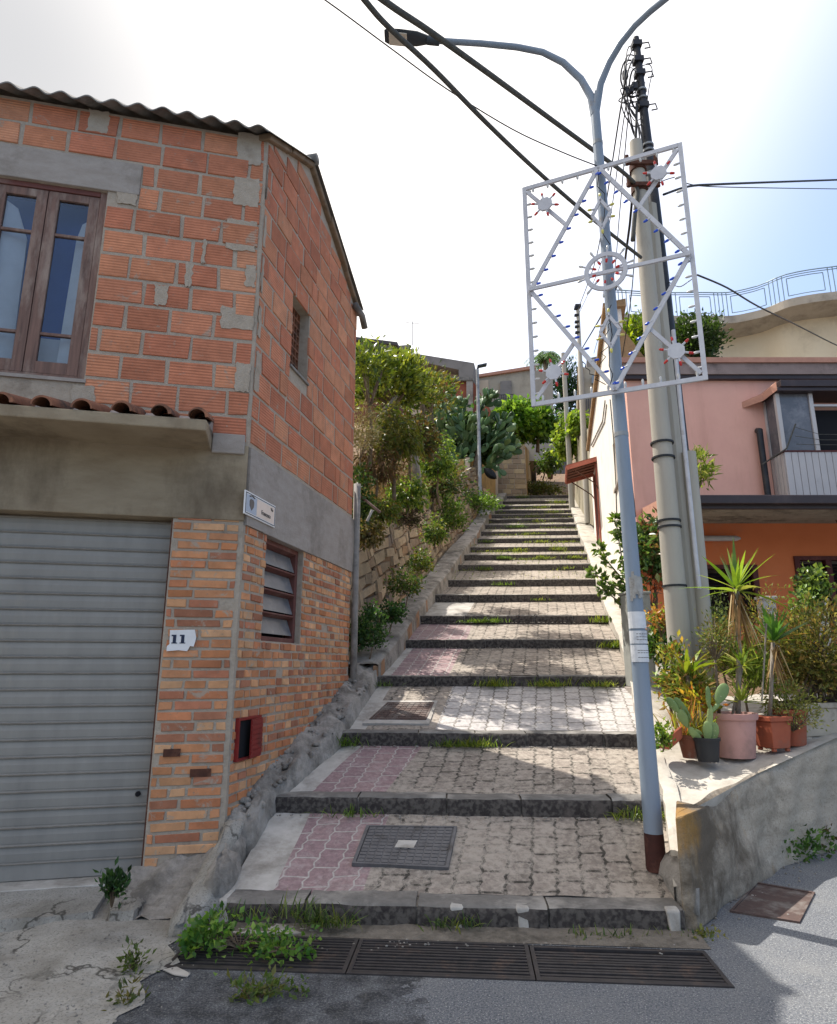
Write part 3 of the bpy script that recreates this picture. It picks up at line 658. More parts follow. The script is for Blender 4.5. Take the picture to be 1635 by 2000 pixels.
SPL = {0: ((0, .10, 'cement'), (.10, .30, 'paver_purple'), (.30, 1, 'paver')), 1: ((0, .07, 'cement'), (.07, .27, 'paver_purple'), (.27, 1, 'paver')),
       2: ((0, .06, 'cement'), (.06, .30, 'paver'), (.30, 1, 'paver_white')), 3: ((0, .04, 'cement'), (.04, .27, 'paver_purple'), (.27, 1, 'paver')),
       4: ((0, .28, 'paver_purple'), (.28, 1, 'paver')), 5: ((0, .24, 'cement'), (.24, 1, 'paver'))}
MATS = ['paver', 'paver_purple', 'paver_white', 'cement']; KD = .27
for i in range(len(STEP)):
    l, r = L[i]
    if i+1 < len(STEP): nl, nr = L[i+1]
    else: nl, nr = l+Vector((.4, 1.9, .55)), r+Vector((.4, 1.9, .55))
    dl, dr = (nl-l), (nr-r); nz = nl.z - (RISE if i < 4 else .175)
    kd = KD if i < 8 else .2
    def tp(u, v, l=l, r=r, nl=nl, nr=nr, nz=nz):
        a, b = l.lerp(r, u), nl.lerp(nr, u); f = kd/(b-a).length if v == 0 else v
        p = a.lerp(b, v); z0 = a.z-.006; z = z0 + (nz - z0)*max(0, v-v0_)/(1-v0_)
        return Vector((p.x, p.y, z + (.008*math.sin(p.x*3.1+p.y*2.3) + .006*math.sin(p.x*7.7-p.y*5))*min(1, 6*min(v, 1-v))))
    mb = MB(); v0_ = kd*.9/max(.4, (nl-l).length)
    for (a, b, mname) in SPL.get(i, ((0, 1, 'paver'),)):
        n = max(2, int((b-a)*16)); w_ = .0 if mname != 'cement' else 0
        mb.grid(lambda u, v, a=a, b=b: tp(a+(b-a)*u, v0_+(1.03-v0_)*v), n, 6, MATS.index(mname))
    mb.build('paving', [M[m] for m in MATS], stairs, smooth=True)
    # kerb stones
    mb = MB(); u = 0; wdt = (r-l).length
    ax = (r-l).normalized(); ay = Vector((-ax.y, ax.x, 0)); first = True
    while u < wdt-.02:
        ln = rs.uniform(.55, .95) if i < 10 else wdt
        if wdt-u-ln < .3: ln = wdt-u
        j = lambda k=.012: rs.uniform(-k, k)
        h0 = -RISE-.09; g = .008 if i < 8 else 0
        a = l + ax*(u+g) ; b = l + ax*(u+ln-g)
        za, zb = j(.010), j(.010); ya, yb = j(.014), j(.014)
        n = 7 if i < 6 else 1
        prof = [(ya, h0), (ya-.004, -.045), (ya+.012, -.014), (ya+.045, za), (kd, za-.004)]
        vs = []
        for q in range(n+1):
            p = a.lerp(b, q/n); wob = [rs.uniform(-.007, .007) for _ in prof]
            for (y_, z_), wv in zip(prof, wob): vs.append(p + ay*(y_+wv) + Zv*(z_ + wv*.6))
        m_ = len(prof); cem = (i in (0, 1) and rs.random() < .2)
        fs = [(q*m_+k, (q+1)*m_+k, (q+1)*m_+k+1, q*m_+k+1) for q in range(n) for k in range(m_-1)]
        for k, f in enumerate(fs):
            pass
        o = len(mb.v); mb.v += [tuple(v) for v in vs]
        for q in range(n):
            for k in range(m_-1):
                mb.f.append((o+q*m_+k, o+(q+1)*m_+k, o+(q+1)*m_+k+1, o+q*m_+k+1)); mb.mi.append(1 if k >= 2 else 0); mb.tint.append((1, 1, 1))
        for q in (0, n): mb.f.append(tuple(o+q*m_+k for k in range(m_))); mb.mi.append(0); mb.tint.append((1, 1, 1))
        u += ln
    mb.box((0, 0, -9), (.001, .001, -8.999)) if False else None
    mb.build('kerb_stone', [M['lava'], M['lavaworn']], stairs, smooth='angle')
    # mortar bed behind the kerb joints
    mb = MB(); mb.hexa([l+ay*.03-Zv*(RISE+.1), r+ay*.03-Zv*(RISE+.1), r+ay*kd-Zv*(RISE+.1), l+ay*kd-Zv*(RISE+.1), l+ay*.03-Zv*.02, r+ay*.03-Zv*.02, r+ay*kd-Zv*.02, l+ay*kd-Zv*.02])
    mb.build('kerb_bed', M['rubble'], stairs)
# ---- left kerb / gutter strip and right side kerb
def strip(name, fn, n, mat, F0, F1, prof, parent, jit=.01):
    mb = MB(); vs = []; m_ = len(prof)
    for i in range(n+1):
        F = F0+(F1-F0)*i/n; X, z = fn(F)
        for a, b in prof: vs.append(Vector((X+a+rs.uniform(-jit, jit), F+rs.uniform(-jit, jit), z+b+rs.uniform(-jit, jit))))
    mb.add(vs, [(i*m_+k, i*m_+k+1, (i+1)*m_+k+1, (i+1)*m_+k) for i in range(n) for k in range(m_-1)])
    return mb.build(name, mat, parent, smooth='angle')
strip('gutter_strip', lambda F: (Xl(F), zbase(F)), 90, M['rubble'], 9.4, 36, [(.02, -.35), (.0, .10), (-.05, .13), (-.45, .12), (-.6, -.1)], stairs)
mb = MB()          # little stepped brick edging beside the left strip
for i in range(3, 15):
    l = L[i][0]; n_ = L[i+1][0]
    for k in range(4):
        a = l.lerp(n_, k/4); b = l.lerp(n_, (k+.92)/4)
        mb.hexa([(a.x-.04, a.y, a.z-.2), (a.x+.03, a.y, a.z-.2), (b.x+.03, b.y, b.z-.2), (b.x-.04, b.y, b.z-.2), (a.x-.05, a.y, a.z+.125), (a.x+.015, a.y, a.z+.115), (b.x+.015, b.y, b.z+.115), (b.x-.05, b.y, b.z+.125)])
mb.build('edging', weath('edging_stone', '#a07a5c', '#84664e', '#5c5448', 8, 4, rough=.95, bump=.5, bsc=30), stairs, bevel=.008)
# rubble skirting between the brick side wall and the first steps
mb = MB(); n = 46; vs = []; prof = 7
for i in range(n+1):
    t = -.03 + 3.9*i/n; w = sid(min(t, SB+.1), 0, .0) if t <= SB+.1 else sid(SB+.1, 0, 0) + Vector((.205, 1, 0))*(t-SB-.1)*.98; F = w.y
    zz = zbase(F) + .02; xr = Xl(F) - .0
    for k in range(prof):
        f = k/(prof-1); xx = w.x-.02 + (xr-w.x+.05)*f
        hgt = zz + (.03 + .05*(1-f)**1.5)*min(1, (t+.12)*2.2) - (.34 if k == prof-1 else 0) + rs.uniform(-.025, .025)*(1.4 if 0 < k < prof-1 else 0) + .03*math.sin(t*9+k)
        if i == 0 and k > 0: hgt -= .22
        vs.append((xx, F + rs.uniform(-.015, .015), hgt))
mb.add(vs, [(i*prof+k, i*prof+k+1, (i+1)*prof+k+1, (i+1)*prof+k) for i in range(n) for k in range(prof-1)])
mb.build('rubble_skirting', M['rubble'], stairs, smooth=True)
mb = MB()          # loose stones bedded in it
for _ in range(150):
    t = rs.uniform(0, 3.6); w = sid(min(t, SB), 0, 0); F = w.y; xr = Xl(F); f = rs.random()**1.3; s = rs.uniform(.012, .045)
    mb.ball((w.x+(xr-w.x)*f, F, zbase(F)+.04+.05*(1-f)**1.5), (s, s*rs.uniform(.6, 1), s*rs.uniform(.5, .9)), 7, 5, rot=Matrix.Rotation(rs.uniform(0, 3), 3, 'Z'))
st_ = mb.build('rubble_stones', M['rubble'], stairs, smooth=True); st_['kind'] = 'stuff'
# rounded cement fillet at the corner
fl = [W(446, 1648, 5.68), W(428, 1690, 5.5), W(408, 1735, 5.3), W(386, 1775, 5.1), W(366, 1806, 4.95), W(352, 1826, 4.83)]
fl[-1].z = .02
mb = MB(); mb.tube([fl[0]+Vector((.02, .12, .12))] + fl, [.06, .09, .105, .12, .125, .12, .08], 18)
m_ = mb
for k in range(len(m_.v)):
    q = Vector(m_.v[k]); nz_ = .022*math.sin(q.x*31+q.z*17)+.012*math.sin(q.x*83-q.z*71)+.016*math.sin(q.y*43+q.z*29); m_.v[k] = (q.x+nz_, q.y-nz_*.6, q.z+nz_*.4)
mb.build('cement_fillet', M['apron'], stairs, smooth=True)
mb = MB(); mb.ball((1.90, 5.30, .14), (.09, .36, .24), 12, 8); mb.ball((-1.47, 5.42, .16), (.12, .36, .22), 14, 10); mb.ball((-1.50, 5.75, .24), (.12, .3, .2), 12, 8)
for k in range(len(mb.v)):
    q = Vector(mb.v[k]); w_ = .02*math.sin(q.x*37+q.z*23)+.015*math.sin(q.y*41-q.z*31); mb.v[k] = (q.x+w_, q.y+w_*.5, q.z+w_)
mb.build('rubble_fill', M['rubble'], stairs, smooth=True)
# white cement smears at the first step
def sheet(name, px, z, mat, parent, th=.006, plane=None):
    mb = MB(); pts = []
    for (x, y) in px:
        r = ray(x, y); k = (z-CZ)/r.z; pts.append(Vector((r.x*k, r.y*k, z)))
    mb.prism(pts, Zv*th); return mb.build(name, mat, parent)
sheet('cement_smear', [(385, 1803), (420, 1800), (470, 1803), (540, 1802), (626, 1808), (618, 1822), (560, 1826), (480, 1824), (400, 1820)], .006, M['cement'], stairs)
sheet('cement_smear', [(318, 1895), (345, 1890), (372, 1903), (366, 1909), (340, 1905)], .006, M['cement'], stairs)
l0 = L[0][0]
mb = MB(); mb.hexa([l0+Vector((-.10, -.02, -.17)), l0+Vector((.10, -.03, -.17)), l0+Vector((.10, .2, -.17)), l0+Vector((-.12, .2, -.17)), l0+Vector((-.08, .01, -.0)), l0+Vector((.06, .0, .004)), l0+Vector((.06, .3, .02)), l0+Vector((-.10, .3, .02))])
mb.build('cement_patch', M['cement'], stairs, bevel=.02)
mb = MB(); ax = (L[0][1]-L[0][0]); 
for u in (.52, .66, .975):
    p = L[0][0] + ax*u; mb.hexa([p+Vector((-.03, -.016, -.155)), p+Vector((.035, -.02, -.155)), p+Vector((.035, .06, -.155)), p+Vector((-.03, .06, -.155)), p+Vector((-.05, -.004, -.01)), p+Vector((.05, -.004, -.012)), p+Vector((.045, .06, .006)), p+Vector((-.045, .06, .006))])
mb.build('cement_joint', M['cement'], stairs, bevel=.012)
# ================================================================= road and apron
mb = MB()
def road(u, v):
    X = -60+120*u; F = -60+70*v
    return (X, F, 0)
pit0, pit1 = Vector((-1.62, 4.12, 0)), Vector((1.86, 5.0, 0))
# road sheet with a hole for the grates: quad ring
gl0 = onplane(385, 1826, Vector((0, 0, 0)), Zv); gr0 = onplane(1385, 1862, Vector((0, 0, 0)), Zv); gl1 = onplane(318, 1891, Vector((0, 0, 0)), Zv); gr1 = onplane(1424, 1930, Vector((0, 0, 0)), Zv)
gax = (gr0-gl0).normalized(); glen = 3.30; g0 = gl1 + Vector((0, 0, 0)); gdir = ((gr1-gl1)).normalized(); gdep = .50
gn = Vector((-gdir.y, gdir.x, 0)); 
q = [g0, g0+gdir*glen, g0+gdir*glen+gn*gdep, g0+gn*gdep]
o = [Vector((-80, -60, 0)), Vector((80, -60, 0)), Vector((80, 12, 0)), Vector((-80, 12, 0))]
mb.add(o+q, [(0, 1, 5, 4), (1, 2, 6, 5), (2, 3, 7, 6), (3, 0, 4, 7)])
struct(mb.build('road', M['asphalt']))
mb = MB(); mb.add([p for p in q] + [p-Zv*.3 for p in q], [(0, 1, 5, 4), (1, 2, 6, 5), (2, 3, 7, 6), (3, 0, 4, 7), (4, 5, 6, 7)]); struct(mb.build('drain_channel', M['pit']))
for k in range(3):
    a = g0 + gdir*(glen/3*k+.004); ln = glen/3-.008; b = a + gdir*ln
    lab = ['steel drain grate at the left, overgrown by a leafy weed', 'middle steel drain grate, clear of weeds', 'rightmost steel drain grate with a gap behind its bars'][k]
    g = thing('drain_grate', (a+b)/2 + gn*gdep/2, lab, 'drain grate', 'drain grates in front of the steps')
    dz = Zv*.008; dep = gdep if k < 2 else gdep-.03; off = Vector() if k < 2 else gn*0
    mb = MB(); w = .025
    for (p, d_, l_) in ((a, gdir, ln), (a+gn*(dep-w), gdir, ln)): mb.obox(p-Zv*.03+dz, d_*l_, gn*w, Zv*.03)
    for p in (a, b-gdir*w): mb.obox(p+gn*w-Zv*.03+dz, gdir*w, gn*(dep-2*w), Zv*.03)
    mb.build('frame', M['grate'], g)
    mb = MB(); nb = 11
    for j in range(nb):
        y_ = w + (dep-2*w)*(j+.5)/nb
        if k == 2 and j == nb-1: continue
        bw = .020 if k != 2 else .022
        mb.obox(a+gdir*w+gn*(y_-bw/2)-Zv*.028+dz+Zv*rs.uniform(-.003, .001), gdir*(ln-2*w), gn*bw, Zv*.026)
    mb.build('bars', M['grate'], g)
dirt = MB(); a_, b_ = g0+gn*(gdep+.01), g0+gdir*(glen+.05)+gn*(gdep+.01)
def dfn(u, v):
    p = a_.lerp(b_, u); q = (L[0][0]+Vector((-.25, .04, 0))).lerp(L[0][1]+Vector((.05, .04, 0)), u); q.z = 0; r_ = p.lerp(q, v)
    return (r_.x, r_.y, .005 + .008*v + .012*abs(math.sin(u*43+v*5)*math.sin(u*17)) * min(1, 4*v))
dirt.grid(dfn, 70, 8); struct(dirt.build('gutter_dirt', weath('gutter_dirt', '#857d72', '#6a635a', '#4c473f', 14, 4, .5, .68, .98, 1.0, 40, .02), smooth=True))
# apron: rough concrete in front of the shutter
bpts = [(-40, 1715), (270, 1770), (300, 1790), (335, 1826), (352, 1850), (318, 1892), (300, 1918), (262, 1950), (246, 1985), (225, 2040), (150, 2300), (-900, 2300), (-900, 1700)]
mb = MB(); P0 = Vector((0, 0, 0))
edge = [Vector((-1.70, 6.2, 0)), Vector((-1.66, 5.5, 0)), Vector((-1.62, 5.0, 0))] + [onplane(x, y, P0, Zv) for x, y in bpts[4:11]]
NA = 40; NB = 60
def ap(u, v):
    F = 1.0 + 4.95*v
    xe = float(np.interp(F, [p.y for p in edge[::-1]], [p.x for p in edge[::-1]])); xe += .05*math.sin(F*13)+.03*math.sin(F*37)
    X = -8 + (xe+8)*(u**.5)
    wallF = 5.80 + (X+1.595)*(1/4.41)
    if F > wallF-.01: F = wallF-.01
    e = min(1, (1-u**.5)*12)
    z = .006 + e*(.016 + .012*np.interp(F, [2, 4.6], [0, 1]) + .012*math.sin(X*4.1+F*2.2) + .010*math.sin(X*9+F*7.3))
    return (X, F, z)
mb.grid(ap, NB, NA); struct(mb.build('apron', M['apron'], smooth=True))
# threshold ramp under the shutter, split near its right end
thr = thing('threshold', fac(1.2, 0, .2), kind='structure')
def ramp_piece(s0, s1, name, rnd=False):
    mb = MB(); n = 24; prof = [(-.02, .10), (.64, .01), (.60, .085), (.34, zG-.022), (.22, zG-.012), (.02, zG-.004), (-.16, zG-.002)]; vs = []
    for i in range(n+1):
        f = i/n; s = s0+(s1-s0)*f; e = min(f, 1-f)*n
        sc = (min(1, (e/6))**.5 if rnd else min(1, .93+e*.04)) if e < 6 else 1
        for k, (nn, z) in enumerate(prof[1:]):
            vs.append(fac(s, .03 + (z-.03)*(sc if nn > .0 else 1) + rs.uniform(-.006, .006)*(1 if nn > .03 else 0), nn*(sc if nn > 0 else 1)))
    m_ = len(prof)-1; mb.add(vs, [(i*m_+k, i*m_+k+1, (i+1)*m_+k+1, (i+1)*m_+k) for i in range(n) for k in range(m_-1)] + [tuple(range(m_)), tuple(n*m_+k for k in range(m_))])
    return mb.build(name, M['apron'], thr, smooth='angle')
sA = pf(222, 1745)[0]
ramp_piece(sA+.02, FL, 'ramp'); ramp_piece(pf(308, 1762)[0], sA-.02, 'ramp_end', True)
mb = MB(); lbox(mb, fac, sG, FL, zG-.02, zG, -.2, .08); mb.build('sill_strip', M['cement'], thr, bevel=.006)
# debris mound between ramp and corner
mb = MB(); a, b = fac(sG-.02, 0, .0), fac(-.02, 0, .0)
def mound(u, v):
    p = fac(sG+.12-(sG+.2)*u, 0, .0+.62*v); h = (.16+.16*u)*(1-v)**1.3 + .02*math.sin(u*17+v*9) + .012*math.sin(u*41-v*23)
    return (p.x, p.y, .0+max(.0, h)+.02)
mb.grid(mound, 14, 10); mb.build('mound', M['rubble'], thr, smooth=True)
# ---- covers
def cover_pts(px, i):      # on tread i
    l, r = L[i]; nl, nr = L[i+1]; z1 = nl.z-RISE; v0 = KD*.9/(nl-l).length
    a = l.lerp(nl, v0); a.z = l.z-.006; b = nl.copy(); b.z = z1
    n = ((r-l).cross(b-a)).normalized(); return [onplane(x, y, a + n*.026, n) for x, y in px], n
def cover(px, i, name, label, mat, ndiv, plate, group=None):
    P_, n = cover_pts(px, i) if i is not None else ([onplane(x, y, Zv*.014, Zv) for x, y in px], Zv)
    c = sum(P_, Vector())/4; t = thing(name, c, label, 'manhole cover', group)
    mb = MB(); ins = [c + (p-c)*.93 for p in P_]
    for k in range(4): mb.hexa([P_[k]-n*.03, P_[(k+1) % 4]-n*.03, ins[(k+1) % 4]-n*.03, ins[k]-n*.03, P_[k], P_[(k+1) % 4], ins[(k+1) % 4], ins[k]])
    mb.build('frame', mat, t); ins = [c + (p-c)*.918 for p in P_]
    mb = MB(); mb.prism([p-n*.022 for p in ins], n*.015)
    if ndiv:
        bl = lambda u, v: (ins[0].lerp(ins[1], u)).lerp(ins[3].lerp(ins[2], u), v)
        for a in range(ndiv):
            for b in range(ndiv):
                u0, u1, w0, w1 = (a+.1)/ndiv, (a+.9)/ndiv, (b+.1)/ndiv, (b+.9)/ndiv
                mb.prism([bl(u0, w0)-n*.007, bl(u1, w0)-n*.007, bl(u1, w1)-n*.007, bl(u0, w1)-n*.007], n*.006)
    mb.build('lid', mat, t)
    if plate:
        bl = lambda u, v: (ins[0].lerp(ins[1], u)).lerp(ins[3].lerp(ins[2], u), v)
        mb = MB(); mb.prism([bl(.40, .40), bl(.62, .40), bl(.60, .60), bl(.38, .60)], n*.003); mb.build('maker_plate', M['cement'], t)
    return t
cover([(716, 1611), (893, 1613), (876, 1694), (687, 1685)], 0, 'manhole_cover', 'square grey cast iron manhole cover on the lowest step landing', M['iron'], 11, True)
cover([(757, 1371), (848, 1371), (832, 1405), (721, 1404)], 2, 'manhole_cover', 'small brown rusty manhole cover set in white cement on the third landing', M['rustcover'], 8, False)
cover([(1478, 1722), (1592, 1742), (1562, 1800), (1425, 1778)], None, 'manhole_cover', 'brown rusty manhole cover in the road below the parapet wall', M['rustcover'], 0, False)
# white cement frame round the small cover
Pc, nn = cover_pts([(748, 1367), (855, 1367), (838, 1412), (708, 1411)], 2); mb = MB(); mb.prism([p-nn*.03 for p in Pc], nn*.022); mb.build('cement_patch', M['cement'], stairs)
# ================================================================= right parapet and platform
A_, B_, Cc = Vector((1.85, 5.0, 0)), Vector((3.07, 6.3, 0)), Vector((4.4, 7.3, 0)); D_ = Vector((9.5, 11.2, 0))
top = [1.75-1.02, 1.75-.93, 1.75-.74, 1.75-.1]
par = thing('parapet_wall', (3.07, 6.3, 0), 'stained concrete retaining wall right of the steps, flower pots along its top', 'retaining wall')
mb = MB(); base = [A_, B_, Cc, D_]
def wallpt(k, f, z): p = base[k].lerp(base[k+1], f); return p, top[k]+(top[k+1]-top[k])*f
vs = []; NU = 60; NV = 14; front = []
for i in range(NU+1):
    g = i/NU*3; k = min(2, int(g)); f = g-k; p, tz = wallpt(k, f, 0)
    d = (base[k+1]-base[k]).normalized(); nrm = Vector((d.y, -d.x, 0))
    if i == 0: nrm = Vector((.2, -.98, 0))
    for j in range(NV+1):
        v = j/NV; zz = tz*v; bulge = .018*math.sin(p.x*5+zz*7)+.014*math.sin(p.x*13-zz*11)
        rnd_ = .05*max(0, v-.9)/.1
        vs.append(p + nrm*(bulge - rnd_ + .05*(1-v)) + Zv*(zz - .02*(v > .99)))
mb.add(vs, [(i*(NV+1)+j, (i+1)*(NV+1)+j, (i+1)*(NV+1)+j+1, i*(NV+1)+j+1) for i in range(NU) for j in range(NV)])
mb.build('face', M['parapet'], par, smooth=True)
def platz(X, F):        # platform surface behind the parapet
    # nearest parapet height blended with the stair profile
    t = min(3, max(0, np.interp(X, [1.85, 3.07, 4.4, 9.5], [0, 1, 2, 3]))); wz = float(np.interp(t, [0, 1, 2, 3], top))
    Fw = float(np.interp(X, [1.85, 3.07, 4.4, 9.5], [5, 6.3, 7.3, 11.2])); d = max(0, F-Fw)
    xr = Xr(max(5, F)); k = min(1, max(0, (X-xr-.1)/1.2)); zs = zbase(F)+.03
    zw = wz + .14*d
    return zs*(1-k) + min(zw, max(zs, wz))*k if F < 12 else zs
mb = MB()
def plat(u, v):
    g = u*3; k = min(2, int(g)); f = g-k; p, tz = wallpt(k, f, 0)
    b0 = p; Fe = 11.6; xe = Xr(Fe)+.05 + 6*u
    e = Vector((xe, Fe, 0)); q = b0.lerp(e, v)
    xr = Xr(max(5, q.y)) + .02
    if q.x < xr: q.x = xr
    z = tz-.02 if v == 0 else platz(q.x, q.y)
    return Vector((q.x, q.y, z + (.01*math.sin(q.x*7+q.y*5) if 0 < v < 1 else 0)))
mb.grid(plat, 36, 40); mb.build('top', M['ledge'], par, smooth=True)
# front post end of the wall at the step and yellow lichen streaks
mb = MB(); mb.hexa([A_+Vector((-.05, -.05, 0)), A_+Vector((.04, -.06, 0)), A_+Vector((.30, .22, 0)), A_+Vector((.20, .6, 0)), A_+Vector((-.035, -.02, .71)), A_+Vector((.03, -.03, top[0])), A_+Vector((.30, .24, top[0])), A_+Vector((.21, .6, top[0]-.02))])
mb.build('end_post', M['parapet'], par, bevel=.015)
# side kerb along the right edge of the steps
strip('side_kerb', lambda F: (Xr(F), zbase(F)), 34, M['ledge'], 5.1, 9.2, [(-.05, -.4), (-.04, .04), (.0, .065), (.10, .06), (.13, -.1)], stairs)
strip('side_kerb', lambda F: (Xr(F), zbase(F)), 100, M['ledge'], 9.0, 34, [(-.05, -.4), (-.04, .07), (.0, .10), (.12, .10), (.5, .07), (.8, -.1)], stairs)
# ================================================================= lamp post with two arms
M['lampgrey'] = weath('pale_blue_grey_paint', '#8793a2', '#7a8692', '#7a6a60', 3, 3.2, .60, .78, .5, .06, 60, .002, spec=.35, stretch=(2, 2, .4))
M['galv'] = weath('galvanised_pole', '#9a9d9e', '#85888a', '#6e7070', 6, 3, rough=.55, bump=.05, metal=.25)
M['rustbase'] = weath('rusty_pole_base', '#4a2a24', '#38221f', '#6a4438', 9, 5, .5, .7, .8, .4, 60, .004)
M['lens'] = plain('lamp_lens', '#d8cfbf', .25); M['lampdark'] = plain('dark_lamp_housing', '#3a4148', .5)
M['paper'] = weath('weathered_paper', '#dcdcdc', '#c3c5c8', '#9a9ea4', 8, 5, .55, .7, .8, .05)
LB = W(1282, 1692, 5.5); LT = W(1162, 212, 5.5)
lp = thing('street_lamp', LB, 'tall grey two-armed street lamp with a rusty foot standing on the steps', 'street lamp')
d_ = (LT-LB)
mb = MB(); mb.tube([LB+d_*f for f in (.030, .2, .4, .6, .8, 1.0)], [.0735, .068, .062, .056, .050, .046], 20); mb.build('pole', M['lampgrey'], lp, smooth='angle')
mb = MB(); mb.tube([LB-Zv*.03, LB+d_*.018, LB+d_*.027, LB+d_*.034], [.078, .0765, .0755, .0735], 20); mb.build('rusty_foot', M['rustbase'], lp, smooth='angle')
arm = [(1162, 225), (1155, 190), (1135, 155), (1100, 122), (1060, 102), (1010, 92), (940, 85), (860, 80), (838, 79)]
mb = MB(); mb.tube([W(x, y, 5.5) for x, y in arm], [.045, .04, .036, .034, .032, .032, .031, .03, .03], 12); ao = mb.build('arm', M['lampgrey'], lp, smooth='angle')
def rarm(x, y):     # right arm swings out towards the road
    k = (x-817.5)/(cp*FPX-sp*(1000-y)); r = (LT.x-5.5*k)/(-.65-.76*k); r = -(LT.x - 5.5*k)/(.65+.76*k)
    F = 5.5-.76*r; return W(x, y, F)
pr = [rarm(x, y) for x, y in ((1163, 205), (1172, 165), (1190, 122), (1212, 85), (1240, 50), (1270, 22), (1300, -2))]
pr[0] = LT - Zv*.05
e = pr[-1]; e2 = e + Vector((.65, -.76, 0))*.45 + Zv*.01; e3 = e2 + Vector((.65, -.76, 0))*.35
mb = MB(); mb.tube(pr+[e2, e3], [.045, .04, .036, .034, .032, .032, .031, .03, .03], 12); mb.build('arm', M['lampgrey'], lp, smooth='angle')
def head(p, d, name):
    d = d.normalized(); x = d.cross(Zv).normalized(); u = x.cross(d)
    mb = MB()
    secs = [(-.0, .04, .035), (.06, .06, .04), (.14, .085, .045), (.32, .095, .035), (.44, .09, .022), (.48, .07, .015)]
    vs = []; N = 12
    for (t, w, h) in secs:
        for k in range(N):
            a = 2*math.pi*k/N; zz = math.sin(a)*h; zz = zz if zz > 0 else zz*.55
            vs.append(p + d*t + x*math.cos(a)*w + u*zz)
    mb.add(vs, [(i*N+k, i*N+(k+1) % N, (i+1)*N+(k+1) % N, (i+1)*N+k) for i in range(len(secs)-1) for k in range(N)] + [tuple(range(N)), tuple((len(secs)-1)*N+k for k in range(N))])
    h = mb.build('lamp_head', M['lampdark'], lp, smooth='angle')
    mb = MB(); q = p + d*.24 - u*.020; mb.obox(q-x*.075, d*.19, x*.15, -u*.010); mb.build('lens', M['lens'], h, bevel=.01)
    mb = MB(); mb.tube([p-d*.10, p+d*.03], .045, 10); mb.build('clamp', M['lampdark'], h, smooth='angle')
hp = W(840, 79, 5.5); head(hp, W(760, 68, 5.5)-hp-Zv*.02, 'a'); head(e3, Vector((.65, -.76, .02)), 'b')
for f in (.94, .5): mb = MB(); mb.tube([LB+d_*f-Zv*.02, LB+d_*f+Zv*.02], .05 if f > .9 else .062, 16); mb.build('band', M['galv'], lp, smooth='angle')
# sticky notice round the post
def onpost(y): f = np.interp(y, [212, 1692], [1, 0]); return LB+d_*float(f)
mb = MB()
for (ya, yb, mi_) in ((1283, 1312, 0), (1316, 1338, 0), (1340, 1369, 0)):
    for k in range(9):
        a0, a1 = math.pi*(1.06+.86*k/9), math.pi*(1.06+.86*(k+1)/9); r_ = .0745
        P0_, P1_ = onpost(yb), onpost(ya)
        c0, c1 = Vector((math.cos(a0)*r_, math.sin(a0)*r_, 0)), Vector((math.cos(a1)*r_, math.sin(a1)*r_, 0))
        mb.add([P0_+c0, P0_+c1, P1_+c1, P1_+c0, P0_+c0*.985, P0_+c1*.985, P1_+c1*.985, P1_+c0*.985], [(0, 1, 2, 3), (7, 6, 5, 4), (0, 4, 5, 1), (3, 2, 6, 7)])
rg = MB(); rq = random.Random(6)
for k in range(2, 8):
    a0, a1 = math.pi*(1.06+.86*k/9), math.pi*(1.06+.86*(k+1)/9); r_ = .0742; P0_, P1_ = onpost(1262+rq.uniform(-9, 6)), onpost(1214+rq.uniform(-6, 12))
    c0, c1 = Vector((math.cos(a0)*r_, math.sin(a0)*r_, 0)), Vector((math.cos(a1)*r_, math.sin(a1)*r_, 0)); rg.quad(P0_+c0, P0_+c1, P1_+c1, P1_+c0)
rg.build('poster_residue', weath('poster_residue', '#b0aca4', '#96948f', '#857d74', 16, 9, .5, .62, .9, .3), lp)
nt_ = thing('paper_notice', onpost(1326), 'torn white paper notice wrapped round the grey street lamp post', 'notice'); mb.build('sheet', M['paper'], nt_)
for y in (1322, 1327, 1332, 1350, 1354, 1362):
    P_ = onpost(y); mb = MB()
    for k in range(3, 8):
        a0, a1 = math.pi*(1.06+.86*k/9+.01), math.pi*(1.06+.86*(k+1)/9-.01*(y % 3)); r_ = .0752
        mb.quad(P_+Vector((math.cos(a0)*r_, math.sin(a0)*r_, 0)), P_+Vector((math.cos(a1)*r_, math.sin(a1)*r_, 0)), P_+Vector((math.cos(a1)*r_, math.sin(a1)*r_, .005)), P_+Vector((math.cos(a0)*r_, math.sin(a0)*r_, .005)))
    mb.build('print_line', M['grey_letter'], nt_)
# ================================================================= festive light frame
M['whitewood'] = weath('white_painted_slat', '#c9c9cd', '#b6b6bb', '#9a9690', 9, 4, .62, .78, .6, .1)
BC = {'red': plain('red_bulb', '#c4302b', .25), 'blue': plain('blue_bulb', '#2a55c8', .25), 'clear': plain('clear_bulb', '#c9c8c4', .25), 'yellow': plain('yellow_bulb', '#d8cf6a', .3)}
FRr, FLl = 5.11, 5.69
PTR, PBR = W(1328, 283, FRr), W(1378, 738, FRr); PTL, PBL = W(1022, 370, FLl), W(1045, 790, FLl)
ztop = (PTR.z+PTL.z)/2; zbot = (PBR.z+PBL.z)/2; pl = Vector(((PTL.x+PBL.x)/2, FLl, 0)); prr = Vector(((PTR.x+PBR.x)/2, FRr, 0))
fdir = (prr-pl); fw_ = fdir.length; fdir.normalize(); fn = Vector((fdir.y, -fdir.x, 0)); fh = ztop-zbot
shift = fn*.0
def fp(a, b, n=0): return pl + fdir*(a*fw_) + Zv*(zbot+fh*b) + fn*n + shift
lf = thing('festive_light_frame', fp(.5, 0), 'white rectangular frame of festival bulbs with diamond and stars fixed to the street lamp', 'light frame')
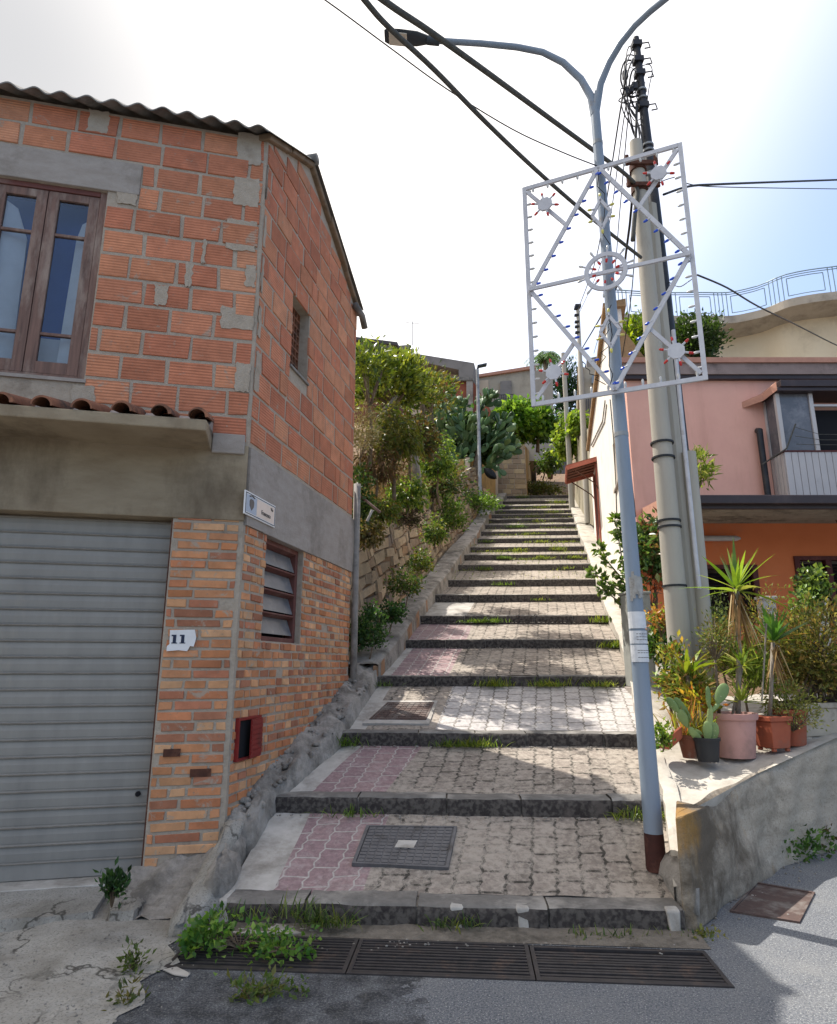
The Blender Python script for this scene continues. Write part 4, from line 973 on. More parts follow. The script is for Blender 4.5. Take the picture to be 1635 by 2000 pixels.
def fbar(pts, name, w=.035, n=0):
    mb = MB()
    for (a, b), (c, d) in zip(pts, pts[1:]): mb.bar(fp(a, b, n), fp(c, d, n), .022, w, up=(fdir.x, fdir.y, .3) if abs(a-c) > .3 else (fdir.x, fdir.y, 0))
    return mb.build(name, M['whitewood'], lf)
def slat(p, q, w=.036, th=.022, n=0):
    mb = MB(); a, b = fp(*p, n), fp(*q, n); d = (b-a).normalized(); s = d.cross(fn).normalized()
    mb.hexa([a-s*w/2-fn*th/2, a+s*w/2-fn*th/2, a+s*w/2+fn*th/2, a-s*w/2+fn*th/2, b-s*w/2-fn*th/2, b+s*w/2-fn*th/2, b+s*w/2+fn*th/2, b-s*w/2+fn*th/2]); return mb
for p, q in (((0, -.008), (0, 1.008)), ((1, -.008), (1, 1.008)), ((.012, 1), (.988, 1)), ((.012, 0), (.988, 0))): slat(p, q, .04).build('border_slat', M['whitewood'], lf)
DI = [(.5, .995), (.015, .5), (.5, .005), (.985, .5)]
for k in range(4): slat(DI[k], DI[(k+1) % 4], .038, n=.024).build('diamond_slat', M['whitewood'], lf)
slat((.01, .5), (.99, .5), .034, n=.048).build('cross_slat', M['whitewood'], lf)
for cx, cy, ex, ey in ((0, 1, .27, .77), (1, 1, .73, .77), (0, 0, .27, .23), (1, 0, .73, .23)):
    slat((cx+(.02 if cx == 0 else -.02), cy+(-.02 if cy else .02)), (ex, ey), .034, n=.002).build('corner_slat', M['whitewood'], lf)
asp = fw_/fh
def ringat(r, a): return (.5 + math.cos(a)*r/fw_, .5 + math.sin(a)*r/fh)
mb = MB(); N = 28; R0, R1 = .155, .195
for k in range(N):
    a, b = 2*math.pi*k/N, 2*math.pi*(k+1)/N
    q = [fp(*ringat(R0, a), .055), fp(*ringat(R1, a), .055), fp(*ringat(R1, b), .055), fp(*ringat(R0, b), .055)]
    mb.hexa(q + [p+fn*.02 for p in q])
mb.build('ring', M['whitewood'], lf)
bulbs = []
def bulb(base, d, col, L=.075):
    d = Vector(d).normalized(); bulbs.append((Vector(base), d, col, L))
def dirf(a, b): return (fdir*(a) + Zv*b)
for k in range(10):
    a = 2*math.pi*(k+.3)/10; p = fp(*ringat(R1, a), .065); bulb(p, dirf(math.cos(a), math.sin(a)), 'clear', .07)
    p = fp(*ringat(R0, a), .065); bulb(p, dirf(-math.cos(a), -math.sin(a)), 'red', .065)
for cy in (.76, .24):
    hw, hh_ = .085, .15
    R_ = [(.5, cy+hh_/fh), (.5-hw/fw_, cy), (.5, cy-hh_/fh), (.5+hw/fw_, cy)]
    mb = MB()
    for k in range(4):
        s_ = slat(R_[k], R_[(k+1) % 4], .028, n=.07); mb.add(s_.v, s_.f)
    mb.build('lozenge', M['whitewood'], lf)
    bulb(fp(.5, cy+hh_/fh, .08), Zv, 'yellow', .07); bulb(fp(.5, cy-hh_/fh, .08), -Zv, 'yellow', .07)
    for sg_ in (-1, 1):
        for o in (.045, -.045): bulb(fp(.5+sg_*(hw*.65)/fw_, cy+o*1.3/fh, .08), dirf(sg_, .12*np.sign(o)), 'yellow', .07)
for (cx, cy) in ((.14, .885), (.86, .885), (.14, .115), (.86, .115)):
    mb = MB(); poly = [fp(cx+.075*math.cos(a)/fw_, cy+.075*math.sin(a)/fh, .03) for a in [2*math.pi*(k+.5)/8 for k in range(8)]]; mb.prism(poly, fn*.02)
    mb.build('star', M['whitewood'], lf)
    for k in range(6):
        a = math.pi/6 + k*math.pi/3 + .2; bulb(fp(cx+.07*math.cos(a)/fw_, cy+.07*math.sin(a)/fh, .04), dirf(math.cos(a), math.sin(a)), 'red', .075)
for k in range(4):
    (a, b), (c, d) = DI[k], DI[(k+1) % 4]
    for j in range(9):
        f = (j+.6)/9; p = (a+(c-a)*f, b+(d-b)*f); bulb(fp(*p, .03), dirf(1 if p[0] < .5 else -1, .06 if p[0] < .5 else -.4), 'blue', .075)
nind = len(bulbs)
for j in range(16):
    f = (j+.7)/16; bulb(fp(0, f), dirf(1, 0), 'clear', .07); bulb(fp(1, f), dirf(-1, -.1), 'clear', .075)
for j in range(10):
    f = (j+.6)/10; bulb(fp(f, 0), Zv, 'clear', .08); bulb(fp(f, 1), -Zv, 'clear', .06)
def bulbmesh(mb, p, d, L, mi):
    mb.tube([p, p+d*L*.45], .0095, 7, 0); mb.tube([p+d*L*.45, p+d*L*.6, p+d*L*.9, p+d*L], [.011, .0125, .0105, .004], 7, mi)
for (p, d, c, L_) in bulbs[:nind]:
    mb = MB(); bulbmesh(mb, p, d, L_, 1); mb.build('bulb', [M['whitewood'], BC[c]], lf, smooth='angle')
mb = MB()
for (p, d, c, L_) in bulbs[nind:]: bulbmesh(mb, p, d, L_, 1)
tag(mb.build('bulbs', [M['whitewood'], BC['clear']], lf, smooth='angle'), kind='stuff')
mb = MB()
rr = random.Random(4)
for (a, b) in (((.5, 1), (.52, .62)), ((.5, .36), (.47, .02)), ((.3, .14), (.45, .03)), ((.5, .3), (.44, .12))):
    pts = [fp(a[0]+(b[0]-a[0])*t+rr.uniform(-.025, .025), a[1]+(b[1]-a[1])*t, .02+rr.uniform(0, .03)) for t in np.linspace(0, 1, 9)]; mb = MB(); mb.tube(pts, .004, 5); mb.build('wire', M['dark'], lf)
# ================================================================= utility poles
M['polecon'] = weath('pole_concrete', '#b0aa9e', '#a59f93', '#8d867a', 3, 2, .55, .8, .85, .2, 60, .003, spec=.25, stretch=(2, 2, .3), svec=(2, 2, .4))
M['blackpole'] = weath('black_steel_pole', '#2b2c31', '#222328', '#3c3a3a', 8, 3, rough=.5, bump=.05)
M['cable'] = plain('black_cable', '#26282c', .6); M['cablegrey'] = weath('grey_cable', '#5b5a55', '#45443f', rough=.8, sc=20, bump=.3, bsc=90)
pA = W(1338, 1378, 7.8); topA = W(1243, 278, 7.8); topA.x = pA.x + .02
up = thing('utility_pole', pA, 'pale round concrete utility pole with rusty cable clamps beside the street lamp', 'utility pole')
mb = MB(); mb.tube([pA-Zv*.3, pA.lerp(topA, .5), pA.lerp(topA, .9), topA], [.140, .115, .095, .085], 20); mb.build('shaft', M['polecon'], up, smooth='angle')
for y in (330, 372):
    f = (1378-y)/1100; p = W(1250, y, 7.8); c = pA.lerp(topA, (p.z-pA.z)/(topA.z-pA.z))
    mb = MB(); mb.tube([c-Zv*.05, c+Zv*.05], .118, 14); mb.box((c.x-.22, c.y-.14, c.z-.03), (c.x+.22, c.y-.10, c.z+.03)); mb.tube([c+Vector((-.2, -.15, -.06)), c+Vector((-.2, -.15, .08))], .03, 8); mb.tube([c+Vector((.2, -.15, -.06)), c+Vector((.2, -.15, .08))], .03, 8)
    mb.build('clamp', M['rust'], up, smooth='angle')
for y in (866, 895, 1018, 1030, 1145):
    z = W(1310, y, 7.8).z; c = pA.lerp(topA, (z-pA.z)/(topA.z-pA.z)); mb = MB(); mb.tube([c-Zv*.012, c+Zv*.012], .142, 16); mb.build('strap', M['cable'], up, smooth='angle')
pB = W(1376, 1330, 8.0); pB.x = .4085*8.02; tB = W(1276, 404, 8.02); tB.x = pB.x
ub = thing('utility_pole', pB, 'shorter grey concrete pole pressed against the right side of the taller pale one', 'utility pole')
mb = MB(); mb.tube([pB-Zv*.3, pB.lerp(tB, .5), tB], [.150, .13, .11], 8); mb.build('shaft', M['polecon'], ub)
pC = W(1362, 1240, 8.35); pC.x = .428*8.35; pC.z = zbase(8.35); tC = W(1242, 75, 8.35)
uc = thing('cable_mast', pC, 'tall dark steel pole with cables and brackets at its head behind the concrete poles', 'pole')
mb = MB(); mb.tube([pC, pC.lerp(tC, .5), pC.lerp(tC, .7), pC.lerp(tC, .88), tC], [.10, .098, .085, .062, .05], 16); mb.build('shaft', M['blackpole'], uc, smooth='angle')
for f in (.985, .955, .93, .87): 
    mb = MB()
    c = pC.lerp(tC, f); mb.box((c.x-.085, c.y-.08, c.z-.045), (c.x+.065, c.y+.05, c.z+.05)); mb.tube([c+Vector((.07, -.05, 0)), c+Vector((.17, -.05, .02)), c+Vector((.19, -.05, -.08)), c+Vector((.10, -.05, -.1))], .012, 6)
    mb.build('bracket', M['blackpole'], uc, bevel=.01)
for f in (.9, .885, .80, .79, .765, .75):
    c = pC.lerp(tC, f); mb = MB(); mb.tube([c-Zv*.015, c+Zv*.015], .078 if f > .85 else .09, 14); mb.build('band', M['galv'], uc, smooth='angle')
cd0, cd1 = W(1315, 645, 7.72), W(1366, 1150, 7.72)
mb = MB(); mb.tube([cd0, W(1330, 800, 7.72), cd1], .026, 10); mb.build('conduit', M['whitewood'], uc, smooth='angle')
du0, du1 = W(1345, 884, 7.9), W(1376, 1240, 7.9); du1.x = du0.x-.02; du1.z = zbase(7.9)
mb = MB(); mb.tube([du1, du0], .088, 14); mb.build('cable_guard', M['polecon'], uc, smooth='angle')
def cable(name, pts, r, label, mat='cable', group=None, extra=None):
    P_ = [W(*p) for p in pts]
    if extra: P_ = extra + P_
    # smooth by Catmull-Rom
    Q = []
    for i in range(len(P_)-1):
        p0, p1, p2, p3 = P_[max(i-1, 0)], P_[i], P_[i+1], P_[min(i+2, len(P_)-1)]
        for t in np.linspace(0, 1, 6)[:-1]:
            t = float(t); Q.append(.5*((2*p1)+(p2-p0)*t+(2*p0-5*p1+4*p2-p3)*t*t+(3*p1-p0-3*p2+p3)*t**3))
    Q.append(P_[-1]); mb = MB(); mb.tube(Q, r, 7); o = mb.build(name, M[mat], None, smooth=True); tag(o, label, 'cable', group); return centre(o)
cable('cable', [(560, -190, 3.0), (712, 0, 3.7), (762, 56, 4.0), (850, 138, 4.5), (950, 240, 5.1), (1050, 335, 5.8), (1150, 422, 6.7), (1252, 503, 7.66)], .022, 'lower of two thick grey cables running from the concrete pole to the top left', 'cablegrey')
cable('cable', [(540, -160, 3.0), (748, 0, 3.9), (840, 62, 4.3), (960, 148, 4.9), (1080, 236, 5.8), (1165, 298, 6.6), (1215, 335, 7.2), (1238, 356, 7.66)], .026, 'thick twin cable, upper of the two running from the concrete pole to the top left', 'cablegrey')
cable('cable', [(500, -90, 3.8), (635, 0, 4.2), (760, 92, 4.5), (870, 172, 4.8), (1000, 252, 5.1), (1100, 298, 5.3), (1166, 324, 5.45)], .006, 'thin wire sagging from the street lamp up to the top left')
cable('cable', [(1232, 352, 7.75), (1245, 372, 7.7), (1240, 420, 7.66), (1236, 470, 7.66)], .03, 'dark cable loop bending down the head of the pale concrete pole', 'cablegrey')
cable('cable', [(1296, 380, 8.3), (1345, 364, 8.6), (1400, 360, 9), (1500, 356, 10), (1640, 351, 11.5), (1800, 345, 13)], .018, 'twisted black overhead cable running right from the dark pole, upper strand')
cable('cable', [(1340, 358, 8.6), (1380, 364, 9), (1500, 367, 10), (1640, 369, 11.5), (1800, 371, 13)], .008, 'thin black overhead wire running right just under the twisted cable')
cable('cable', [(1362, 537, 8.4), (1420, 562, 9), (1480, 598, 10), (1560, 637, 12), (1640, 677, 14), (1720, 710, 16)], .014, 'grey overhead cable sloping down right across the cream balcony building', 'cablegrey')
cable('cable', [(1302, 548, 8.35), (1325, 560, 7.9), (1345, 550, 7), (1362, 536, 8.4)], .006, 'short slack wire between the light frame and the dark pole', 'cablegrey')
for k, (pts, r, lab) in enumerate([
    ([(1236, 115, 8.3), (1216, 190, 8.35), (1180, 420, 13), (1160, 520, 17), (1129, 604, 24)], .013, 'leftmost black wire dropping from the dark mast head to the far grey pole'),
    ([(1238, 160, 8.3), (1222, 210, 8.4), (1193, 420, 12), (1172, 520, 16), (1131, 612, 24)], .009, 'second black wire from the mast head to the far grey pole, beside the leftmost one'),
    ([(1240, 180, 8.3), (1228, 220, 8.5), (1210, 420, 11), (1195, 560, 15), (1160, 690, 21.9)], .009, 'black wire from the mast head to the eave of the sunlit side wall'),
    ([(1244, 200, 8.3), (1240, 300, 8.4), (1226, 470, 9.5), (1200, 570, 13), (1136, 682, 24)], .02, 'thick black cable bundle sagging from the mast to the far grey pole'),
    ([(1250, 250, 8.3), (1243, 400, 8.3), (1235, 560, 9.5), (1215, 700, 11.2)], .008, 'black wire hanging from the mast to the corner of the pink house'),
    ([(1236, 95, 8.28), (1222, 130, 8.2), (1221, 170, 8.2), (1232, 215, 8.2), (1245, 240, 8.25), (1252, 300, 8.2)], .010, 'curled black wire loops left of the dark mast head'),
    ([(1222, 200, 8.2), (1212, 176, 8.2), (1220, 172, 8.2), (1236, 168, 8.2), (1240, 140, 8.25)], .008, 'small hooked black wire left of the dark mast'),
    ([(1225, 205, 8.2), (1240, 225, 8.2), (1252, 262, 8.2), (1254, 290, 8.2)], .010, 'slanting black jumper wire at the dark mast'),
    ([(1250, 130, 8.35), (1268, 126, 8.3), (1274, 140, 8.3), (1268, 170, 8.3), (1264, 210, 8.3), (1270, 262, 8.3)], .007, 'thin black wire arching off the right side of the dark mast'),
    ([(1285, 360, 8.3), (1298, 352, 8.2), (1318, 346, 8.2)], .007, 'short dark stay wire behind the upper right star of the light frame')]):
    cable('cable', pts, r, lab)
rk = random.Random(44)
for k in range(9):
    f0, f1 = rk.uniform(.86, .99), rk.uniform(.80, .95); a, b = pC.lerp(tC, f0), pC.lerp(tC, f1); m_ = Vector((rk.uniform(-.38, -.08), rk.uniform(-.1, .1), rk.uniform(-.1, .05)))
    mb = MB(); P_ = [a, a+m_*.7+Zv*.05, (a+b)/2+m_, b+m_*.6-Zv*.05, b]
    Q_ = []
    for i in range(4):
        for t_ in np.linspace(0, 1, 5)[:-1]:
            p0, p1, p2, p3 = P_[max(i-1, 0)], P_[i], P_[i+1], P_[min(i+2, 4)]; t_ = float(t_); Q_.append(.5*((2*p1)+(p2-p0)*t_+(2*p0-5*p1+4*p2-p3)*t_*t_+(3*p1-p0-3*p2+p3)*t_**3))
    mb.tube(Q_+[b], rk.choice([.007, .010, .014]), 6); mb.build('jumper_wire', M['cable'], uc, smooth=True)
for k in range(5):
    c = pC.lerp(tC, rk.uniform(.80, .97)) + Vector((rk.uniform(-.3, -.12), -.05, 0)); mb = MB(); mb.box((c.x-.04, c.y-.03, c.z-.07), (c.x+.04, c.y+.03, c.z+.05)); mb.tube([c+Zv*.05, c+Zv*.14+Vector((.1, 0, 0)), c+Vector((.2, .05, .1))], .006, 5); mb.build('cable_joint', M['blackpole'], uc, bevel=.01)
# grey cabinet
cb0 = W(1262, 1340, 8.9); M['cabinet'] = weath('grey_cabinet', '#9fa09a', '#93948e', '#7d7d78', 6, 3, rough=.6, bump=.05)
cabt = thing('utility_cabinet', (cb0.x, 8.95, zbase(8.9)-.1), 'plain grey upright utility cabinet behind the street lamp post', 'cabinet')
x0, x1 = W(1236, 1340, 8.9).x, W(1284, 1340, 8.9).x; z0, z1 = W(1262, 1342, 8.9).z, W(1262, 1160, 8.9).z
mb = MB(); mb.box((x0, 8.9, z0), (x1, 9.2, z1)); mb.build('body', M['cabinet'], cabt, bevel=.01)
mb = MB(); mb.box((x0-.012, 8.88, z1+.001), (x1+.012, 9.22, z1+.035)); mb.build('lid', M['cabinet'], cabt, bevel=.008)
mb = MB(); mb.box((x0-.03, 8.86, z0-.25), (x1+.03, 9.24, z0-.001)); mb.build('plinth', M['concrete'], cabt, bevel=.01)
mb = MB(); mb.box((x0+.03, 8.893, z0+.06), (x1-.03, 8.9, z1-.06)); mb.box((x0+.05, 8.885, z0+.6), (x0+.07, 8.893, z0+.7)); mb.build('door', M['cabinet'], cabt)
# far lamp and poles on the stairs
fb = W(939, 1013, 27); ft = W(936.5, 722, 27); ft.x = fb.x
fl_ = thing('street_lamp', fb, 'slim single street lamp far up the left edge of the steps', 'street lamp')
mb = MB(); mb.tube([fb-Zv*.2, fb+Zv*2.2, fb+Zv*2.21, ft], [.085, .08, .075, .07], 12); mb.build('pole', M['galv'], fl_, smooth='angle')
mb = MB(); mb.box((fb.x-.16, fb.y-.16, fb.z-.1), (fb.x+.16, fb.y+.16, fb.z+.06)); mb.build('base_plate', M['rust'], fl_)
mb = MB(); mb.tube([ft, ft+Vector((.04, -.02, .12)), ft+Vector((.12, -.05, .15))], .05, 8); mb.hexa([ft+Vector((.0, -.12, .1)), ft+Vector((.42, -.14, .2)), ft+Vector((.42, .12, .2)), ft+Vector((0, .1, .1)), ft+Vector((.0, -.12, .18)), ft+Vector((.42, -.14, .27)), ft+Vector((.42, .12, .27)), ft+Vector((0, .1, .18))]); mb.build('lamp_head', M['lampdark'], fl_)
g1b, g1t = W(1117.5, 991, 29.5), W(1105, 690, 29.5); g1t.x = g1b.x-.02
t_ = thing('utility_pole', g1b, 'thick pale pole rising from the right edge of the upper steps', 'utility pole'); mb = MB(); mb.tube([g1b-Zv*.4, g1t], [.135, .10], 12); mb.build('shaft', M['polecon'], t_, smooth='angle')
g2b, g2t = W(1147, 1002, 24), W(1128.5, 602, 24)
t_ = thing('utility_pole', g2b, 'grey pole with insulators at its top near the far end of the sunlit wall', 'utility pole'); mb = MB(); mb.tube([g2b-Zv*.4, g2b.lerp(g2t, .72), g2b.lerp(g2t, .725), g2t], [.12, .10, .085, .07], 12); mb.build('shaft', M['polecon'], t_, smooth='angle')
mb = MB()
for f in (.995, .96, .925, .9, .87): c = g2b.lerp(g2t, f); mb.box((c.x-.16, c.y-.1, c.z-.05), (c.x+.02, c.y+.02, c.z+.05))
mb.box((g2t.x-.12, g2t.y-.12, g2t.z), (g2t.x+.12, g2t.y+.1, g2t.z+.14)); mb.build('insulators', M['blackpole'], t_, bevel=.02)
# ================================================================= pink house on the right
M['pink'] = weath('pink_plaster', '#e8b3a0', '#dfa998', '#cf9a88', 1.6, 1.4, .5, .8, .9, .12, 60, .004, svec=(1.5, 1.5, .25))
M['orange'] = weath('orange_plaster', '#dc8052', '#d4784b', '#c88868', 1.8, 1, .55, .8, .9, .12, 60, .004)
M['cream'] = weath('cream_plaster', '#d8cbb8', '#cbbda8', '#a89a86', 1.6, 1.1, .56, .8, .9, .15, 50, .004)
M['sidewall'] = weath('pale_side_plaster', '#e9e3da', '#e0d8ce', '#c4bab0', 2.2, 1.1, .56, .76, .92, .25, 40, .006)
M['brownmetal'] = weath('brown_sheet_metal', '#3a2c2c', '#2f2425', '#4a3c3a', 4, 2, rough=.45, bump=.03, spec=.45)
M['fascia'] = weath('grey_fascia', '#9a8882', '#8a7973', '#6f625d', 3, 2, rough=.8)
M['coping'] = weath('pink_coping', '#c0907c', '#ad7f6e', rough=.9)
M['whitemetal'] = weath('white_sheet', '#c3bfbe', '#b3afae', '#98928f', 3, 2.4, .56, .76, .5, .04, stretch=(1, 1, .4))
M['corr'] = weath('aged_corrugated', '#9a8f80', '#857a6c', '#5f564c', 4, 2, .5, .7, .85, .2)
M['maroon'] = weath('maroon_wood', '#5a2a28', '#48211f', '#6c3c36', 6, 3, rough=.6, bump=.1)
M['louver'] = plain('dark_louvre', '#241c20', .6)
M['rooftile'] = weath('roof_tile_edge', '#8a6a58', '#6f5546', rough=.9)
FH = 11.3; HX = .3425*FH; zR = 1.75+.495*FH
ph = thing('pink_house', (HX+3, FH+2, 3), 'pink two-storey house with a brown porch roof, a balcony and a sunlit pale side wall', 'house')
sdir = Vector((.205, 1, 0)).normalized(); snx = Vector((-sdir.y, sdir.x, 0))
HC = Vector((HX, FH, 0))
def hw(t, z, n=0): return HC + sdir*t + snx*n + Zv*z           # side wall: t up the steps, n out over the steps
def pw(x, y, n=0): p = onplane(x, y, HC+snx*n, snx); return (p-HC).dot(sdir), p.z
zP = 1.75+.2195*FH                                             # porch/wall junction
mb = MB(); mb.box((HX, FH, zP), (HX+9, FH+.25, zR-.32)); mb.build('front_wall', M['pink'], ph)
LWX = []
def hx(x, y): k = (x-817.5)/(cp*FPX-sp*(1000-y)); return k*FH
def hz(y): return 1.75 + FH*(cp*(1000-y)+sp*FPX)/(cp*FPX-sp*(1000-y))
w1 = (hx(1376, 1160), hx(1482, 1160), hz(1214), hz(1108)); w2 = (hx(1560, 1150), hx(1560, 1150)+1.15, hz(1214), hz(1091))
mb = MB(); z0 = .9
mb.box((HX, FH+.002, z0), (w1[0], FH+.25, zP)); mb.box((w1[1], FH+.002, z0), (w2[0], FH+.25, zP)); mb.box((w2[1], FH+.002, z0), (HX+9, FH+.25, zP))
for w in (w1, w2): mb.box((w[0], FH+.002, z0), (w[1], FH+.25, w[2])); mb.box((w[0], FH+.002, w[3]), (w[1], FH+.25, zP))
mb.build('porch_wall', M['orange'], ph)
for w in (w1, w2):
    mb = MB(); f = .07
    mb.box((w[0]-.02, FH-.03, w[2]-.03), (w[0]+f, FH+.1, w[3]+.04)); mb.box((w[1]-f, FH-.03, w[2]-.03), (w[1]+.02, FH+.1, w[3]+.04)); mb.box((w[0]+f, FH-.03, w[3]-f+.04), (w[1]-f, FH+.1, w[3]+.04)); mb.box((w[0]+f, FH-.03, w[2]-.03), (w[1]-f, FH+.1, w[2]+f))
    c = (w[0]+w[1])/2; mb.box((c-.05, FH-.02, w[2]+f), (c+.05, FH+.1, w[3]-f+.04))
    wo = mb.build('window', M['maroon'], ph)
    for a, b in ((w[0]+f, c-.05), (c+.05, w[1]-f)):
        mb = MB(); n = int((w[3]-w[2]-2*f)/.055)
        for i in range(n):
            z = w[2]+f+i*.055; mb.prism([(a, FH+.02, z), (b, FH+.02, z), (b, FH+.07, z+.05), (a, FH+.07, z+.05)], (0, .008, .006))
        mb.build('louvre', M['louver'], wo)
# parapet roof edge
mb = MB(); mb.box((HX-.06, FH-.12, zR-.32), (HX+9, FH+.5, zR-.10)); mb.build('roof_fascia', M['fascia'], ph)
mb = MB(); mb.box((HX-.1, FH-.16, zR-.10), (HX+9, FH+.5, zR)); mb.build('roof_coping', M['coping'], ph)
mb = MB(); mb.box((HX-.04, FH-.09, zR-.40), (HX+9, FH-.002, zR-.322)); mb.build('gutter', M['brownmetal'], ph)
mb = MB(); mb.prism([(HX+.5, FH+.5, zR-.3), (HX+9, FH+.5, zR-.3), (HX+10.5, FH+9, zR-.3), (HX+2.3, FH+9, zR-.3)], (0, 0, .18)); mb.build('roof_deck', M['fibre'], ph)
# side wall, two heights, with a window
zU0 = 1.75+8.0; zU1 = 1.75+7.6; tE = 11.0
a_ = pw(1197, 842); b_ = pw(1212, 838); c_ = pw(1204, 952)
sw0, sw1, sz0, sz1 = pw(1212, 900)[0], pw(1199, 900)[0], pw(1205, 953)[1], pw(1203, 845)[1]
sw0, sw1 = min(sw0, sw1), max(sw0, sw1)
mb = MB(); tk = .3; tU = 2.1
def swl(a, b, z0, z1, z2=None):
    z2 = z1 if z2 is None else z2
    mb.hexa([hw(a, z0, 0), hw(b, z0, 0), hw(b, z0, -tk), hw(a, z0, -tk), hw(a, z1, 0), hw(b, z2, 0), hw(b, z2, -tk), hw(a, z1, -tk)])
swl(.13, sw0, .5, zR-.33); swl(sw0, sw1, .5, sz0); swl(sw0, sw1, sz1, zR-.33); swl(sw1, tE, .5, zR-.33)
mb.build('side_wall', M['sidewall'], ph)
mb = MB(); swl(tU, tE, zR-.329, zU0-.12, zU1-.12); mb.build('upper_side_wall', M['sidewall'], ph)
M['tanwall'] = weath('tan_bare_plaster', '#a08464', '#8b7050', '#6b5844', 3, 2, rough=.95)
mb = MB(); mb.hexa([hw(tU, zR-.1, -.02), hw(tU+.3, zR-.1, -.02), hw(tU+.3, zR-.1, -7), hw(tU, zR-.1, -7), hw(tU, zU0-.12, -.02), hw(tU+.3, zU0-.12, -.02), hw(tU+.3, zU0-1.6, -7), hw(tU, zU0-1.6, -7)]) if False else None
mb.hexa([hw(tU-.02, zR-.12, -.004), hw(tU-.001, zR-.12, -.004), hw(tU-.001, zR-.12, -1.0), hw(tU-.02, zR-.12, -1.0), hw(tU-.02, zU0-.1, -.004), hw(tU-.001, zU0-.1, -.004), hw(tU-.001, zR+.5, -1.0), hw(tU-.02, zR+.5, -1.0)])
mb.build('gable_end', M['tanwall'], ph)
mb = MB(); mb.hexa([hw(tU-.1, zU0-.12, .10), hw(tE+.1, zU1-.12, .10), hw(tE+.1, zU1-.12, -.4), hw(tU-.1, zU0-.12, -.4), hw(tU-.1, zU0, .10), hw(tE+.1, zU1, .10), hw(tE+.1, zU1+.06, -.4), hw(tU-.1, zU0+.06, -.4)]); mb.build('eave', M['tanwall'], ph)
mb = MB(); mb.hexa([hw(tE-.3, .5, -tk), hw(tE, .5, -tk), hw(tE, .5, -6), hw(tE-.3, .5, -6), hw(tE-.3, zU1-.2, -tk), hw(tE, zU1-.2, -tk), hw(tE, zU1-1.8, -6), hw(tE-.3, zU1-1.8, -6)]); mb.build('rear_wall', M['sidewall'], ph)
mb = MB(); mb.hexa([hw(sw0, sz0, -.16), hw(sw1, sz0, -.16), hw(sw1, sz0, -.2), hw(sw0, sz0, -.2), hw(sw0, sz1, -.16), hw(sw1, sz1, -.16), hw(sw1, sz1, -.2), hw(sw0, sz1, -.2)]); wo = mb.build('side_window', M['sidewall'], ph)
mb = MB(); mb.hexa([hw(sw0-.06, sz0-.05, .05), hw(sw1+.06, sz0-.05, .05), hw(sw1+.06, sz0-.05, -.15), hw(sw0-.06, sz0-.05, -.15), hw(sw0-.06, sz0-.001, .05), hw(sw1+.06, sz0-.001, .05), hw(sw1+.06, sz0-.001, -.15), hw(sw0-.06, sz0-.001, -.15)]); mb.build('sill', M['concrete'], wo)
# wires and pipe stapled to the side wall
mb = MB()
for pts in ([(1183, 782), (1178, 822), (1155, 870)], [(1186, 790), (1182, 824), (1158, 873)], [(1193, 780), (1200, 860), (1204, 940), (1206, 1010)], [(1222, 770), (1230, 870), (1238, 960), (1243, 1010)], [(1219, 770), (1227, 870)]):
    mb = MB(); mb.tube([hw(*pw(x, y), .015) for x, y in pts], .012, 6); mb.build('wall_cable', M['cablegrey'], ph)
# side door with red frame and small tiled canopy
M['salmon'] = weath('salmon_frame', '#b06a58', '#9c5a4a', '#7d4a40', 6, 3, rough=.8)
dt0, dz0 = pw(1171, 1060); dt1, dzt = pw(1164, 905)
dt0, _ = pw(1172, 1000); dt1 = dt0+1.3
zd0 = zbase(HC.y+dt0)-.1
mb = MB(); mb.hexa([hw(dt0, zd0, .0), hw(dt0+.14, zd0, .0), hw(dt0+.14, zd0, .05), hw(dt0, zd0, .05), hw(dt0, zd0+2.75, .0), hw(dt0+.14, zd0+2.75, .0), hw(dt0+.14, zd0+2.75, .05), hw(dt0, zd0+2.75, .05)])
mb.hexa([hw(dt1, zd0, .0), hw(dt1+.14, zd0, .0), hw(dt1+.14, zd0, .05), hw(dt1, zd0, .05), hw(dt1, zd0+2.75, .0), hw(dt1+.14, zd0+2.75, .0), hw(dt1+.14, zd0+2.75, .05), hw(dt1, zd0+2.75, .05)])
dr = mb.build('side_door', M['salmon'], ph)
mb = MB(); mb.hexa([hw(dt0+.14, zd0, .0), hw(dt1, zd0, .0), hw(dt1, zd0, .02), hw(dt0+.14, zd0, .02), hw(dt0+.14, zd0+2.6, .0), hw(dt1, zd0+2.6, .0), hw(dt1, zd0+2.6, .02), hw(dt0+.14, zd0+2.6, .02)]); mb.build('leaf', M['maroon'], dr)
ct0, ct1 = dt0-.1, dt1+.2; cz = 1.75 + .3225*(HC.y+ct0); co = .92
pk = lambda t, n, z: hw(t, z, n)
M['canopytile'] = weath('canopy_tile', '#8d5a48', '#784a3c', '#5a4a40', 8, 3, rough=.9)
mb = MB(); mb.hexa([pk(ct0, 0, cz), pk(ct1, 0, cz), pk(ct1, co, cz-.22), pk(ct0, co, cz-.22), pk(ct0, 0, cz+.06), pk(ct1, 0, cz+.06), pk(ct1, co, cz-.16), pk(ct0, co, cz-.16)])
cpo = mb.build('door_canopy', M['canopytile'], ph)
mb = MB()
for a, b in (((ct0-.03, 0), (ct0-.03, co)), ((ct1+.03, 0), (ct1+.03, co))): mb.bar(pk(a[0], 0, cz-.04), pk(b[0], co, cz-.27), .05, .12)
mb.bar(pk(ct0-.03, co, cz-.25), pk(ct1+.03, co, cz-.25), .05, .10); mb.build('canopy_frame', M['salmon'], cpo)
mb = MB()
for t in (ct0+.05, ct1-.05): mb.tube([pk(t, 0, cz-.95), pk(t, .12, cz-.75), pk(t, co*.8, cz-.28)], .018, 6)
